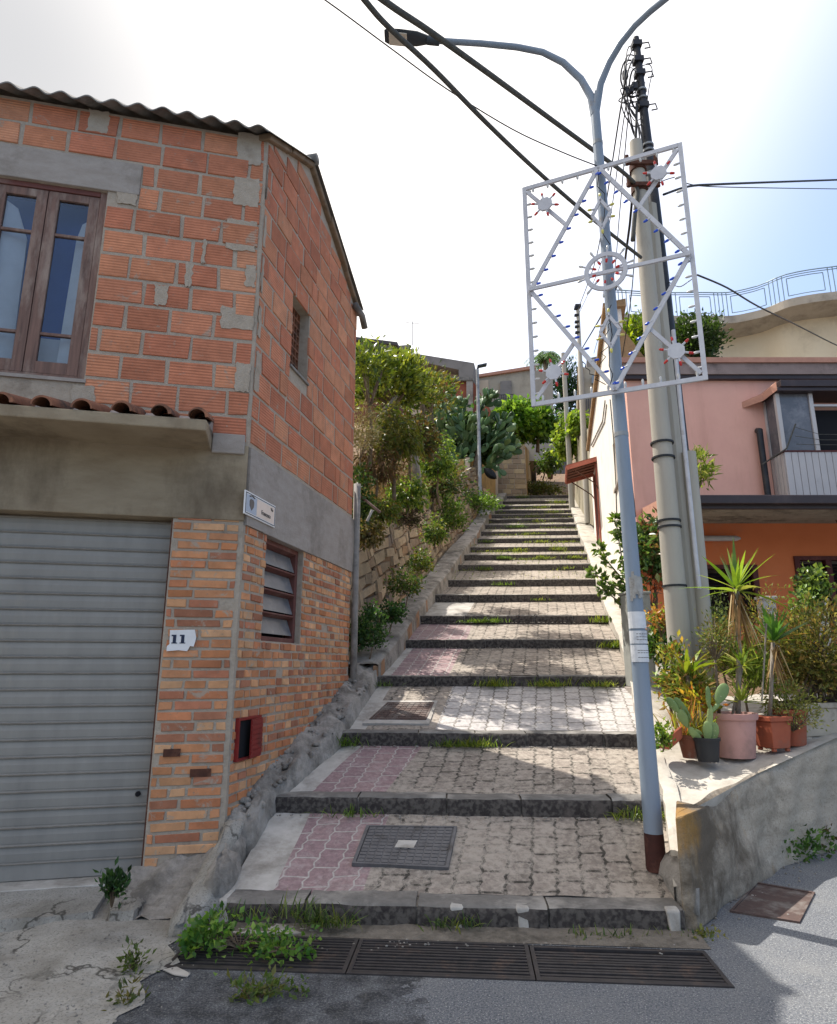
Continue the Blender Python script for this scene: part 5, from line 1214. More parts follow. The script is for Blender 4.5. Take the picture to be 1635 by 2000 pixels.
for k in range(5): mb.bar(pk(ct0+.02+(ct1-ct0)*k/5, .05, cz-.03), pk(ct0+.02+(ct1-ct0)*k/5, co-.05, cz-.24), .03, .03)
mb.build('canopy_bracket', M['rust'], cpo)
# porch roof
fpts = {}
PF = 9.5; PX0 = .40*PF; zf = 1.75 + .2435*PF
PXe = HX+9
mb = MB(); nn = 7
for k in range(nn*6):
    y0, y1 = PF+.06+(FH-PF-.06)*k/(nn*6), PF+.06+(FH-PF-.06)*(k+1)/(nn*6)
    za = zf + (zP-zf)*(k/(nn*6)) + .025*math.sin(2*math.pi*k/6); zb = zf+(zP-zf)*((k+1)/(nn*6)) + .025*math.sin(2*math.pi*(k+1)/6)
    xa = PX0+(HX+.15-PX0)*(k/(nn*6)); mb.quad((xa, y0, za), (PXe, y0, za), (PXe, y1, zb), (xa, y1, zb))
po = mb.build('porch_roof', M['corr'], ph, smooth=True)
mb = MB(); mb.box((PX0-.02, PF, zf-.02), (PXe, PF+.05, zf+.20)); mb.box((PX0-.02, PF-.10, zf+.04), (PXe, PF-.001, zf+.17)); mb.build('porch_fascia', M['brownmetal'], po, bevel=.01)
mb = MB(); mb.hexa([(PX0, PF+.06, zf+.14), (PXe, PF+.06, zf+.14), (PXe, FH-.005, zP+.16), (HX+.15, FH-.005, zP+.16), (PX0, PF+.06, zf+.17), (PXe, PF+.06, zf+.17), (PXe, FH-.005, zP+.19), (HX+.15, FH-.005, zP+.19)]); mb.build('porch_cover', M['brownmetal'], po)
mb = MB(); a, b = Vector((PX0, PF+.05, zf+.06)), Vector((HX+.13, FH-.01, zP+.1)); mb.bar(a, b, .05, .3); mb.build('porch_side', M['coping'], po)
lx, lz = hx(1400, 1054), hz(1054); mb = MB(); mb.tube([(lx-.35, FH-.12, lz), (lx+.28, FH-.12, lz), (lx+.36, FH-.12, lz)], [.05, .05, .02], 10); mb.build('tube_light', M['whitemetal'], ph, smooth='angle')
# hook and small things under the porch
mb = MB(); h0 = Vector((hx(1600, 1040), FH-.5, zP-.06)); mb.tube([h0, h0+Vector((.07, 0, -.2)), h0+Vector((.06, 0, -.32))], .01, 6); mb.tube([h0+Vector((.06+.05*math.cos(a), 0, -.37+.05*math.sin(a))) for a in np.linspace(0, 6.3, 13)], .01, 6); mb.build('hook', M['rust'], ph)
# balcony with veranda
BF = 10.86; bx0 = .589*BF; zb0 = zP+.16; zb1 = 1.75+.338*BF; bxe = HX+9
bal = MB(); bal.box((bx0-.02, BF, zb0+.02), (bxe, FH-.003, zb0+.14)); bo = bal.build('balcony', M['whitemetal'], ph)
mb = MB(); n = 34
for k in range(n):
    x = bx0 + k*.118; mb.box((x, BF-.015, zb0+.14), (x+.108, BF+.01, zb1-.03))
for k in range(5):
    y = BF+.02+k*.105; mb.box((bx0-.01, y, zb0+.14), (bx0+.015, y+.09, zb1-.03))
mb.build('railing_panel', M['whitemetal'], bo)
mb = MB(); mb.box((bx0-.02, BF-.025, zb1-.03), (bxe, BF+.02, zb1)); mb.box((bx0-.02, BF+.021, zb1-.03), (bx0+.02, FH-.004, zb1)); mb.build('handrail', M['maroon'], bo)
zv = 1.75 + .437*BF
mb = MB(); mb.box((bx0-.02, BF, zb1+.003), (bx0+.05, BF+.07, zv)); xm = .642*BF; mb.box((xm, BF, zb1+.003), (xm+.07, BF+.07, zv)); mb.box((xm+.071, BF+.01, zv-.24), (bxe, BF+.06, zv-.20)); mb.box((bx0-.02, FH-.06, zb1+.003), (bx0+.03, FH-.005, zv)); 
fr_ = mb.build('veranda_frame', M['whitemetal'], bo)
M['vglass'] = weath('dusty_veranda_glass', '#6a6a70', '#55585f', '#8b8a8e', 2.5, 3, .5, .75, .25, 0, spec=.5)
mb = MB(); mb.box((bx0+.05, BF+.03, zb1+.003), (xm, BF+.04, zv)); mb.box((bx0, BF+.072, zb1+.003), (bx0+.01, FH-.062, zv)); mb.build('veranda_glass', M['vglass'], bo)
mb = MB(); mb.box((xm+.07, BF+.2, zb1-.4), (bxe, BF+.22, zv-.24)); mb.build('veranda_dark', M['dark'], bo)
mb = MB(); mb.box((bx0-.03, BF-.12, zv), (bxe, FH-.004, zv+.07)); mb.box((bx0+.02, BF-.15, zv+.072), (bxe, FH-.004, zv+.2)); mb.build('veranda_roof', M['brownmetal'], bo, bevel=.01)
mb = MB(); mb.hexa([(bx0-.14, FH-.25, zv-.06), (bx0-.032, BF-.1, zv+.02), (bx0-.031, FH-.004, zv+.02), (bx0-.4, FH-.004, zv-.10), (bx0-.14, FH-.25, zv+.06), (bx0-.032, BF-.1, zv+.18), (bx0-.031, FH-.004, zv+.18), (bx0-.4, FH-.004, zv+.02)]); mb.build('veranda_flashing', M['coping'], bo)
mb = MB()
for dz in (.42, .25, .1): mb.tube([(bx0+.2, BF-.06, zb1+dz), (xm, BF-.14, zb1+dz*.6), (bxe, BF-.14, zb1+dz*.45)], .005, 5)
mb.tube([(bx0-.28, FH-.2, zb1-.18), (bx0+.02, BF-.06, zb1+.02), (bx0+.2, BF-.12, zb1+.45)], .014, 6); mb.build('clothes_line', M['cablegrey'], bo)
dx = hx(1484, 900); mb = MB(); mb.tube([(dx+.02, FH-.02, hz(842)), (dx, FH-.12, hz(845)), (dx-.01, FH-.13, hz(865)), (dx, FH-.13, zP+.2)], .055, 12); mb.build('downpipe', M['blackpole'], ph, smooth='angle')
# ================================================================= cream building with wavy terrace, behind
M['creamwall'] = weath('cream_render', '#e0cfb2', '#d6c4a6', '#b09c80', 1.3, .7, .52, .8, .9, .15)
M['slab'] = weath('terrace_slab', '#b8ad9e', '#a89d8e', '#81786c', 2, 1.4, .5, .75, .9, .2)
M['railpaint'] = plain('blue_grey_railing', '#8298a4', .5); M['amber'] = weath('amber_blind', '#a87a2e', '#8f6626', rough=.7, bump=0)
cbld = thing('cream_building', (14, 20, 8), 'cream building with a wavy terrace and pale blue railing behind the pink house', 'building')
prof = [(1205, 626), (1300, 631), (1380, 631), (1430, 631), (1470, 624), (1500, 616), (1540, 600), (1590, 590), (1640, 584), (1720, 574), (1850, 560)]
zsl = 1.75 + .566*20
def atz(x, y, z): r = ray(x, y); k = (z-CZ)/r.z; return Vector((r.x*k, r.y*k, z))
ed = [atz(x, y, zsl) for x, y in prof]
ed = [Vector(p) for p in ed]
sm = []
for i in range(len(ed)-1):
    p0, p1, p2, p3 = ed[max(i-1, 0)], ed[i], ed[i+1], ed[min(i+2, len(ed)-1)]
    for t in np.linspace(0, 1, 6)[:-1]:
        t = float(t); sm.append(.5*((2*p1)+(p2-p0)*t+(2*p0-5*p1+4*p2-p3)*t*t+(3*p1-p0-3*p2+p3)*t**3))
sm.append(ed[-1])
mb = MB(); n = len(sm)
th = .28
for i in range(n-1):
    a, b = sm[i], sm[i+1]; ia, ib = a+Vector((.3, .9, 0)), b+Vector((.3, .9, 0))
    mb.quad(a, b, b+Zv*th, a+Zv*th); mb.quad(a, b, ib-Zv*.1, ia-Zv*.1); mb.quad(a+Zv*th, b+Zv*th, b+Vector((4.5, 9, th)), a+Vector((4.5, 9, th)))
mb.build('terrace_slab', M['slab'], cbld)
mb = MB()
wl = [p+Vector((.3, .9, .4)) for p in sm]
for a, b in zip(wl, wl[1:]): mb.quad(a-Zv*9, b-Zv*9, b-Zv*.5, a-Zv*.5)
mb.build('wall', M['creamwall'], cbld)
for x0, x1, y0, y1 in ((1549, 1603, 684, 712), (1619, 1690, 680, 712)):
    P_ = [atz(x, y, 0) if False else None for x, y in ()]
    Fw_ = 20.0; a, b, c, d = W(x0, y1, Fw_), W(x1, y1, Fw_), W(x1, y0, Fw_-.1), W(x0, y0+9, Fw_)
    mb = MB(); mb.prism([a, b, c, d], Vector((0, .3, 0))); wo = mb.build('window', M['amber'], cbld)
    mb = MB()
    for p, q in ((a, b), (b, c), (c, d), (d, a)): mb.bar(p-Vector((0, .02, 0)), q-Vector((0, .02, 0)), .06, .06)
    mb.build('frame', M['slab'], wo)
mb = MB()
tot = [0]
for a, b in zip(sm, sm[1:]): tot.append(tot[-1]+(b-a).length)
def along(d):
    d = max(0, min(d, tot[-1]-.001)); i = max(k for k in range(len(tot)-1) if tot[k] <= d); return sm[i].lerp(sm[i+1], (d-tot[i])/(tot[i+1]-tot[i])) + Vector((.02, .12, th))
rh = .95
d = 0
r_ = .016
def run(d0, d1, z, rad=r_):
    k = max(2, int((d1-d0)/.3)+1); mb.tube([along(d0+(d1-d0)*i/(k-1))+Zv*z for i in range(k)], rad, 5)
run(0, tot[-1]-.02, rh, .022); run(0, tot[-1]-.02, rh-.08); run(0, tot[-1]-.02, .04)
while d < tot[-1]-2.4:
    for x in (0, .14, .28, .42): mb.tube([along(d+x), along(d+x)+Zv*rh], r_, 5)
    p0, p1 = d+.55, d+1.6
    run(p0, p1, .16); run(p0, p1, rh-.16); mb.tube([along(p0)+Zv*.16, along(p0)+Zv*(rh-.16)], r_, 5); mb.tube([along(p1)+Zv*.16, along(p1)+Zv*(rh-.16)], r_, 5)
    d += 1.75
mb.build('railing', M['railpaint'], cbld)
# ================================================================= far houses at the top of the hill
M['farbrick'] = weath('far_brick', '#9a5a44', '#8a4e3c', '#6e5044', 3, 1, .5, .7, .9, .1); M['farroof'] = weath('dark_far_roof', '#4c4a4c', '#5a5658', rough=.9)
M['redwall'] = weath('red_brick_wall', '#8a5548', '#7a4a40', rough=.9)
M['farcream'] = weath('far_cream', '#c9b7a2', '#bcaa95', '#9a8a78', 1, .6, .52, .75, .9, .1); M['fargrey'] = weath('far_grey', '#8a8480', '#7d7874', '#6a6562', 1.5, .8, rough=.9); M['fargreige'] = weath('far_greige', '#b0a696', '#a39989', '#857c6e', 1, .6, .5, .72, .9, .1)
def faceq(pts, F, d=6, mi=0, mb=None):
    m = mb or MB(); m.prism([W(x, y, F if not isinstance(F, (list, tuple)) else F[k]) for k, (x, y) in enumerate(pts)], Vector((.2*d, d, 0)), mi); return m
ha = thing('far_house', W(730, 690, 46), 'reddish far house with a dark pitched roof, showing left above the shrubs', 'house')
faceq([(560, 668), (768, 694), (768, 900), (560, 900)], 46).build('wall', M['redwall'], ha); faceq([(555, 640), (776, 668), (776, 674), (555, 648)], 45.2).build('roof', M['farroof'], ha); faceq([(555, 650), (766, 675), (766, 682), (555, 658)], 45.4, .4).build('gutter', M['fargrey'], ha)
faceq([(768, 676), (801, 673), (802, 690), (768, 690)], 50, 2).build('chimney', M['fargrey'], ha)
hb = thing('far_house', W(860, 720, 43), 'far house with a heavy grey flat roof edge and an arched window', 'house')
faceq([(802, 689), (926, 709), (924, 738), (896, 738), (896, 722), (820, 706), (802, 706)], 42, 5).build('roof_edge', M['fargrey'], hb)
faceq([(800, 704), (824, 706), (897, 724), (897, 900), (800, 900)], 43, 6).build('wall', M['farcream'], hb)
mb = MB(); mb.prism([W(840+28*f, 741-10*math.sin(math.pi*f), 42.9) for f in np.linspace(0, 1, 9)] + [W(868, 755, 42.9), W(840, 755, 42.9)], Vector((0, .2, 0))); mb.build('arched_window', M['maroon'], hb)
mb = MB(); b_ = W(806, 690, 44); mb.tube([b_, b_+Zv*2.6], .03, 5); mb.bar(b_+Vector((-.5, 0, 2.5)), b_+Vector((.5, 0, 2.4)), .03, .03); mb.build('antenna', M['galv'], hb)
hcc = thing('far_house', W(880, 780, 36), 'raw brick far house with a concrete corner post and sloping gable', 'house')
faceq([(826, 742), (920, 742), (920, 900), (826, 900)], 36, 5).build('wall', M['farbrick'], hcc)
faceq([(826, 736), (924, 736), (924, 743), (826, 743)], 35.8, 5).build('roof_edge', M['fibre'], hcc); faceq([(911, 743), (923, 743), (923, 900), (911, 900)], 35.85, .3).build('corner_post', M['concrete'], hcc)
faceq([(923, 742), (965, 812), (965, 900), (923, 900)], 36.2, .3).build('gable_wall', M['farbrick'], hcc)
hd = thing('far_house', W(1010, 780, 44), 'far greige house with a tall shuttered window at the top of the steps', 'house')
faceq([(923, 737), (1044, 718), (1044, 900), (923, 900)], 44, 6).build('wall', M['fargreige'], hd); faceq([(921, 733), (1046, 713), (1046, 719), (921, 738)], 43.8, 6).build('roof_edge', M['coping'], hd)
faceq([(1044, 722), (1080, 733), (1082, 900), (1044, 900)], [44, 46, 46, 44], 3).build('side_wall', M['fargreige'], hd)
faceq([(977, 745), (999, 743), (999, 785), (977, 787)], 43.8, .3).build('shutter', M['fargrey'], hd); faceq([(925, 744), (954, 742), (955, 790), (925, 795)], 43.9, .2).build('bay', M['farcream'], hd)
mb = MB()
for k in range(9): x = 966+k*4.5; mb.bar(W(x, 790, 43.6), W(x, 772, 43.6), .05, .05)
mb.bar(W(964, 772, 43.6), W(1004, 770, 43.6), .05, .05); mb.build('balcony_rail', M['farroof'], hd)
he = thing('far_house', W(1150, 760, 36), 'tall narrow grey and tan house behind the two slim poles', 'house')
faceq([(1132, 718), (1180, 715), (1185, 960), (1132, 960)], 34, 5).build('wall', M['fargreige'], he); faceq([(1128, 716), (1140, 716), (1140, 960), (1128, 960)], [33.8]*4, .3).build('tan_edge', M['tanwall'], he)
faceq([(1146, 700), (1178, 694), (1180, 720), (1146, 722)], 37, 2).build('roof_box', M['fargrey'], he)
faceq([(1156, 733), (1168, 733), (1168, 748), (1156, 748)], 33.7, .2).build('air_conditioner', M['lampgrey'], he)
mb = MB()
for k in range(10): x = 1146+k*3.4; mb.bar(W(x, 805, 33.6), W(x, 775, 33.6), .05, .05)
mb.bar(W(1144, 775, 33.6), W(1180, 773, 33.6), .06, .06); mb.build('balcony_rail', M['farroof'], he)
# walls beside the upper steps
M['tuff'] = None
def tuffmat():
    t = NT('tuff_blocks'); a = t.n('ShaderNodeAttribute', attribute_name='tint'); c = t.mix(1.0, a.outputs['Color'], t.ramp(t.noise(4, 6, .65), [(.25, .75), (.75, 1.15)]), 'MULTIPLY')
    t.bump(t.noise(20, 5), .5, .02); return t.fin(c, .95, .15)
M['tuff'] = tuffmat()
tw = thing('block_wall', W(1000, 955, 35.8), 'squared tuff block wall facing down the steps at the first landing bend', 'wall')
a, b = W(972, 962, 35.8), W(1029, 962, 35.8); zt_ = W(1000, 870, 35.8).z; rr = random.Random(2)
def tf(s, z, n=0): return Vector((a.x+s, 35.8-n, z))
mb = MB(); mb.box((a.x, 35.81, a.z-.6), (b.x, 36.3, zt_-.05)); mb.build('mortar', M['mortar'], tw)
mb = MB(); courses(mb, tf, 0, b.x-a.x, a.z-.4, zt_, .55, .30, .03, ['#a08a6c', '#94806a', '#ab9676', '#8c7a64'], rnd=rr, proj=.03, jit=.25); mb.build('blocks', M['tuff'], tw)
yw = thing('plaster_wall', W(1060, 930, 40), 'yellow plastered wall climbing beside the top steps under the fig bush', 'wall')
M['ochre'] = weath('ochre_plaster', '#b8945c', '#a5834f', '#7d6648', 1.6, .8, .5, .72, .95, .3, 14, .02)
mb = MB(); p0, p1 = Vector((b.x, 35.82, a.z)), Vector((b.x+2.3, 47, a.z+4.2))
mb.hexa([p0-Zv*1, p1-Zv*1, p1+Vector((-.4, 0, -1)), p0+Vector((-.4, .0, -1))] + [Vector((p0.x, p0.y, zt_)), p1+Zv*2.0, p1+Vector((-.4, 0, 2.0)), Vector((p0.x-.4, p0.y+.5, zt_))]); mb.build('face', M['ochre'], yw)
yw = thing('plaster_wall', W(940, 960, 31), 'low yellow plaster wall behind the slim lamp and the prickly pear', 'wall')
mb = MB(); P_ = [W(908, 1010, 28), W(970, 975, 35.5), W(970, 903, 35.5), W(908, 896, 28)]; mb.prism(P_, Vector((-.35, .1, 0))); mb.build('face', M['ochre'], yw)
mb = MB(); mb.bar(W(913, 1008, 27.9), W(913, 895, 27.9), .2, .2, up=(1, 0, 0)); mb.bar(W(969, 972, 35.3), W(969, 905, 35.3), .2, .2, up=(1, 0, 0)); mb.build('post', M['farcream'], yw)
rw = thing('plaster_wall', W(1135, 950, 27), 'grey stained boundary wall between the slim poles beyond the sunlit wall', 'wall')
mb = MB(); q0, q1 = W(1157, 1000, 22.6), W(1122, 985, 33); 
mb.prism([q0-Zv*.5, q1-Zv*.5, W(1122, 862, 33), W(1151, 835, 22.6)], Vector((.3, .05, 0))); mb.build('face', weath('grey_boundary_render', '#a39a84', '#928974', '#6f6858', 1.5, .8, .5, .7, .95, .3), rw)
gt = thing('metal_gate', W(1095, 910, 46), 'grey corrugated metal gate where the steps disappear at the top', 'gate')
mb = MB(); 
for k in range(14): x = 1068+k*3.6; mb.prism([W(x, 925, 47), W(x+3.2, 925, 47), W(x+3.2, 838, 47), W(x, 842, 47)], Vector((0, .1, 0)))
mb.build('panel', M['fargrey'], gt)
fp_ = W(1075, 935, 42); fpt = thing('flower_pot', fp_, 'small terracotta pot far up on the steps below the ochre wall', 'flower pot')
mb = MB(); mb.lathe([(0, 0), (.16, 0), (.24, .45), (.27, .45), (.27, .55), (.22, .55), (.2, .3)], fp_, 14); mb.build('pot', M['cotto'], fpt, smooth='angle')
# ================================================================= terrain, stone wall
LEAF = leafmat('leaf', .42, .5); WAXY = leafmat('waxy_leaf', .32, .38, .45); DRY = leafmat('dry_leaf', .8, .12, .1)
M['bark'] = weath('bark', '#7a6a58', '#5c4e40', '#8f8272', 12, 4, rough=.95, bump=.7, bsc=30, bd=.02)
M['barkgrey'] = weath('pale_bark', '#9a9084', '#80766a', '#6a5a4c', 8, 3, rough=.95, bump=.6, bsc=25, bd=.02)
mb = MB()
def terr(u, v):
    q = -38 + 90*u; F = 9.3 + (95-9.3)*v**1.6; b = zbase(F)
    if q < -.7: z = b + 2.15 + .22*(-q-.9) - .0*F if q < -.9 else b + .2
    elif q < 4.6: z = b - .32
    else: z = b - .35 + (.0 if F < 24 else min(2.2, (q-4.6)*.3))
    if F < 12 and q > 4: z = min(z, b-.4)
    wob = .12*math.sin(q*1.7+F*.9)+.08*math.sin(q*3.1-F*1.7) if q < -1 or q > 8 else 0
    return (Xl(F)+q, F, z+wob)
g = MB(); g.grid(terr, 120, 60); struct(g.build('hillside', M['earth'], smooth=True))
sw = thing('stone_wall', Vector((Xl(12)-.6, 12, zbase(12))), 'rough old stone retaining wall with earth and plants left of the steps', 'retaining wall')
Hs = 2.0
def swf(s, z, n=0):     # s metres up the hill from F=7.95, z height above ground
    F = 8.85+s*.979; g_ = float(np.interp(F, [7.9, 30], [zbase(8.6)-.2, zbase(30)-.1])); return Vector((Xl(F)-.52 - z*.16 + n*.95 + .05*math.sin(s*1.9)+.04*math.sin(s*4.3+z*2), F, zbase(F) - .15 + z))
rr = random.Random(8)
mb = MB(); mb.grid(lambda u, v: swf(21*u, -.2+2.35*v, -.02+.04*math.sin(u*90)*math.sin(v*19)), 90, 10); mb.build('earth_core', M['earth'], sw, smooth=True)
mb = MB(); courses(mb, swf, 0, 21, -.1, 2.15, .42, .215, .03, ['#a08e76', '#8e7e6a', '#a8967c', '#94806a', '#85776a', '#ae9a80', '#a08468'], rnd=rr, proj=.05, jit=.45, zj=.035, gaps=.06, side=.8)
mb.build('stones', M['stone'], sw, bevel=.018)
# ================================================================= generic plants
def trunk(paths, mat, parent, name='trunk', n=8):
    mb = MB()
    for pts, r in paths: mb.tube(pts, r, n)
    return mb.build(name, mat, parent, smooth=True)
def tree(name, base, c, r, label, cat, cols, ncl, per, sig, L_, W_, mat=None, group=None, trunk_r=.08, barkm=None, up=.35, shell=.5, droop=.1, limbs=9, kind=None, wispy=0, fb=True):
    t = thing(name, base, label, cat, group)
    p, d, cc = cloud(c, r, ncl, per, sig, shell, fb)
    dd = unit(d*.8 + RNG.normal(size=p.shape)*.75 + np.array([0, 0, up]))
    leaves('crown', p, dd, L_, W_, cols, mat or LEAF, t, droop=droop)
    base = Vector(base); c = Vector(c); paths = []; rr_ = random.Random(int(abs(base.x*100)))
    fork = base.lerp(c, .55); paths.append(([base-Zv*.1, base.lerp(fork, .5)+Vector((rr_.uniform(-.05, .05), 0, 0)), fork], [trunk_r*1.2, trunk_r, trunk_r*.8]))
    for k in rr_.sample(range(len(cc)), min(limbs, len(cc))):
        e = Vector(cc[k]); m = fork.lerp(e, .5)+Vector((rr_.uniform(-.1, .1), rr_.uniform(-.1, .1), rr_.uniform(0, .15)))*r[0]
        paths.append(([fork, m, e], [trunk_r*.6, trunk_r*.35, trunk_r*.12]))
    trunk(paths, barkm or M['bark'], t); return t
GRN = ['#4f6a2a', '#6c8434', '#3c5424', '#86983c', '#5a7030']
# --- left bank
tree('shrub', W(775, 850, 11.2), W(765, 752, 11.2), (.76, .7, .60), 'bright leafy evergreen bush against the sky behind the brick house gable', 'bush', ['#7d8f30', '#98a43c', '#556a24', '#41561e', '#a9ae48'], 150, 26, .085, .14, .045, WAXY, trunk_r=.06, up=.9, shell=.45)
tree('shrub', W(722, 900, 10.0), W(722, 720, 10.0), (.30, .4, .45), 'leafy evergreen shoot hugging the rear corner of the brick gable', 'bush', ['#7d8f30', '#98a43c', '#556a24', '#41561e'], 40, 24, .08, .13, .04, WAXY, trunk_r=.03, up=.9)
tree('shrub', W(845, 850, 13.0), W(840, 770, 13.0), (.5, .6, .6), 'darker part-hidden bush between the evergreen bush and the prickly pear', 'bush', ['#56682c', '#3f5222', '#70803a', '#8a7a3c'], 60, 24, .1, .12, .045, LEAF, trunk_r=.05, up=.6)
tree('shrub', W(700, 960, 9.9), W(706, 850, 9.9), (.22, .3, .5), 'dry straw coloured weeds leaning out beside the gable corner', 'dry weeds', ['#b0a075', '#9a8a60', '#c2b48c', '#7d7a4c'], 40, 22, .08, .12, .018, DRY, trunk_r=.012, up=.8, droop=.3)
tree('shrub', W(770, 965, 10.6), W(770, 860, 10.6), (.45, .35, .62), 'tangle of half dry olive brown shrub hanging over the stone wall', 'bush', ['#6a7a34', '#7d7a3c', '#5a5c2e', '#8a8440', '#4f662a'], 100, 24, .09, .09, .035, LEAF, trunk_r=.03, up=.1, droop=.5)
tree('shrub', W(735, 960, 10.4), W(735, 915, 10.4), (.40, .3, .36), 'brown withered climber covering the top of the stone wall', 'dry climber', ['#7a5a40', '#8c6a48', '#5e4a36', '#6f6a3c'], 80, 22, .09, .09, .02, DRY, trunk_r=.02, up=-.2, droop=.6)
tree('shrub', W(700, 1010, 9.7), W(700, 975, 9.7), (.16, .25, .55), 'dark green ivy beside the waste pipe at the rear of the brick house', 'ivy', ['#3a5228', '#2f4522', '#52692f'], 40, 22, .07, .06, .05, LEAF, trunk_r=.012, up=.1)
tree('shrub', W(860, 985, 14.5), W(852, 900, 14.2), (.38, .4, .62), 'green creeper spilling over the end of the stone wall', 'creeper', ['#4a6a28', '#648030', '#35501f', '#86983e'], 70, 24, .09, .08, .05, LEAF, trunk_r=.02, up=.0, droop=.3)
tree('shrub', W(800, 1050, 11.6), W(800, 1012, 11.6), (.26, .25, .22), 'dark violet brown dry bush stuck to the stone wall face', 'dry bush', ['#4a3c3a', '#5a4a3c', '#3a332c', '#5c5a38'], 40, 24, .06, .07, .018, DRY, trunk_r=.012, up=.1)
tree('shrub', W(825, 1130, 12.4), W(822, 1100, 12.4), (.22, .25, .26), 'mid green weed bush at the foot of the stone wall', 'weed', ['#55702c', '#6d8438', '#8a7f3e', '#3d5622'], 40, 22, .06, .06, .03, LEAF, trunk_r=.01, up=.5)
tree('shrub', W(792, 1175, 11.3), W(790, 1142, 11.3), (.24, .22, .26), 'dusky green weed bush low on the stone wall, nearer the brick house', 'weed', ['#4c6a30', '#5f7a3a', '#6a6438', '#37502a'], 44, 22, .06, .06, .03, LEAF, trunk_r=.01, up=.5)
tree('shrub', W(722, 1275, 9.6), W(722, 1235, 9.7), (.22, .25, .36), 'blue green climbing weed by the foot of the waste pipe', 'weed', ['#3c5e34', '#4f7040', '#2d4a2a', '#5f7d48'], 60, 24, .055, .055, .04, LEAF, trunk_r=.01, up=.4)
tree('shrub', W(760, 1225, 10.4), W(762, 1200, 10.5), (.26, .2, .2), 'low green weeds along the gutter strip under the stone wall', 'weed', ['#3c5e34', '#4f7040', '#2d4a2a'], 40, 22, .05, .05, .035, LEAF, trunk_r=.01, up=.5)
tree('shrub', W(885, 1030, 17.5), W(885, 1010, 17.5), (.35, .5, .55), 'green weeds covering the bank behind the slim lamp', 'weeds', ['#4a6a2c', '#5f8036', '#37521f', '#7d8c3e'], 60, 22, .1, .09, .05, LEAF, trunk_r=.02, up=.5)
tree('shrub', W(925, 1000, 25), W(935, 985, 25.5), (.9, .9, .35), 'low green weeds at the foot of the yellow wall', 'weeds', ['#4a6a2c', '#5f8036', '#7d9a44'], 60, 22, .12, .14, .06, LEAF, trunk_r=.02, up=.6)
trunk([([W(752, 1040, 10.6), W(756, 960, 10.6), W(748, 880, 10.9), W(756, 800, 11.1)], [.09, .08, .07, .05])], M['barkgrey'], None, 'x')
bpy.data.objects.remove(bpy.data.objects['x'])
for k, (pts, rad, lab) in enumerate([([(820, 1000, 11.6), (816, 940, 11.6), (808, 880, 11.7), (802, 830, 11.7)], [.085, .08, .07, .05], 'pale bare tree trunk standing out of the stone wall'),
     ([(745, 930, 10.6), (742, 870, 10.6), (752, 800, 10.8), (775, 774, 10.9)], [.07, .06, .05, .03], 'pale crooked stump with a broken branch under the evergreen bush'),
     ([(842, 900, 12.6), (838, 850, 12.6), (826, 800, 12.4), (822, 770, 12.3)], [.07, .06, .05, .04], 'brown trunk wrapped in dry bark right of the pale one')]):
    t = thing('bare_tree', W(*pts[0]), lab, 'tree'); trunk([([W(*p) for p in pts], rad)], M['barkgrey'] if k < 2 else M['bark'], t)
# a broken plank and pale stick on the wall
pk_ = thing('broken_plank', W(715, 985, 9.4), 'dark broken plank sticking out of the bank beside the waste pipe', 'plank'); mb = MB(); mb.bar(W(700, 965, 9.5), W(742, 1000, 9.3), .05, .03); mb.build('board', M['wood'], pk_)
pk_ = thing('stick', W(722, 1010, 9.2), 'short pale stick hanging below the dark plank', 'stick'); mb = MB(); mb.tube([W(717, 1018, 9.2), W(727, 996, 9.2)], .02, 7); mb.build('branch', M['cement'], pk_)
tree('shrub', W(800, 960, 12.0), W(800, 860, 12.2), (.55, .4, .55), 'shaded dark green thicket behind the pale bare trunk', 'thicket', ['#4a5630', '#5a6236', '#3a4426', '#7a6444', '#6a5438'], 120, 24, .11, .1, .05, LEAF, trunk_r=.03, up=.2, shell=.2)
tree('shrub', W(842, 1010, 17.5), W(850, 945, 18), (1.0, .9, .9), 'tangled green and brown undergrowth below the prickly pear', 'undergrowth', ['#3f5628', '#566c32', '#6d6038', '#324820'], 120, 24, .14, .12, .06, LEAF, trunk_r=.03, up=.2, shell=.2)
tree('creeper', W(730, 1060, 10.2), W(722, 1040, 10.1), (.16, .15, .25), 'dusty green creeper draped over the stones near the waste pipe', 'creeper', ['#6a6a40', '#7d7250', '#55582f', '#86704c'], 36, 22, .07, .06, .04, LEAF, trunk_r=.012, up=-.2, droop=.4)
tree('creeper', W(850, 1070, 13.5), W(848, 1040, 13.4), (.26, .2, .3), 'green creeper hanging down the wall face below the pale trunk', 'creeper', ['#4f6a2e', '#6a8438', '#3d5624', '#8a8a48'], 34, 22, .07, .07, .045, LEAF, trunk_r=.012, up=-.1, droop=.4)
tree('creeper', W(795, 1000, 11.3), W(792, 968, 11.3), (.34, .22, .34), 'bright green creeper spilling over the wall top left of the pale trunk', 'creeper', ['#5f7e30', '#7a9440', '#486628', '#94a048'], 56, 24, .07, .07, .045, LEAF, trunk_r=.012, up=.0, droop=.4)
tree('creeper', W(745, 1035, 10.4), W(742, 1000, 10.4), (.34, .2, .26), 'olive green trailing creeper over the stones right of the waste pipe', 'creeper', ['#566e30', '#6f8038', '#475c28', '#84743e'], 46, 24, .07, .06, .035, LEAF, trunk_r=.012, up=-.1, droop=.4)
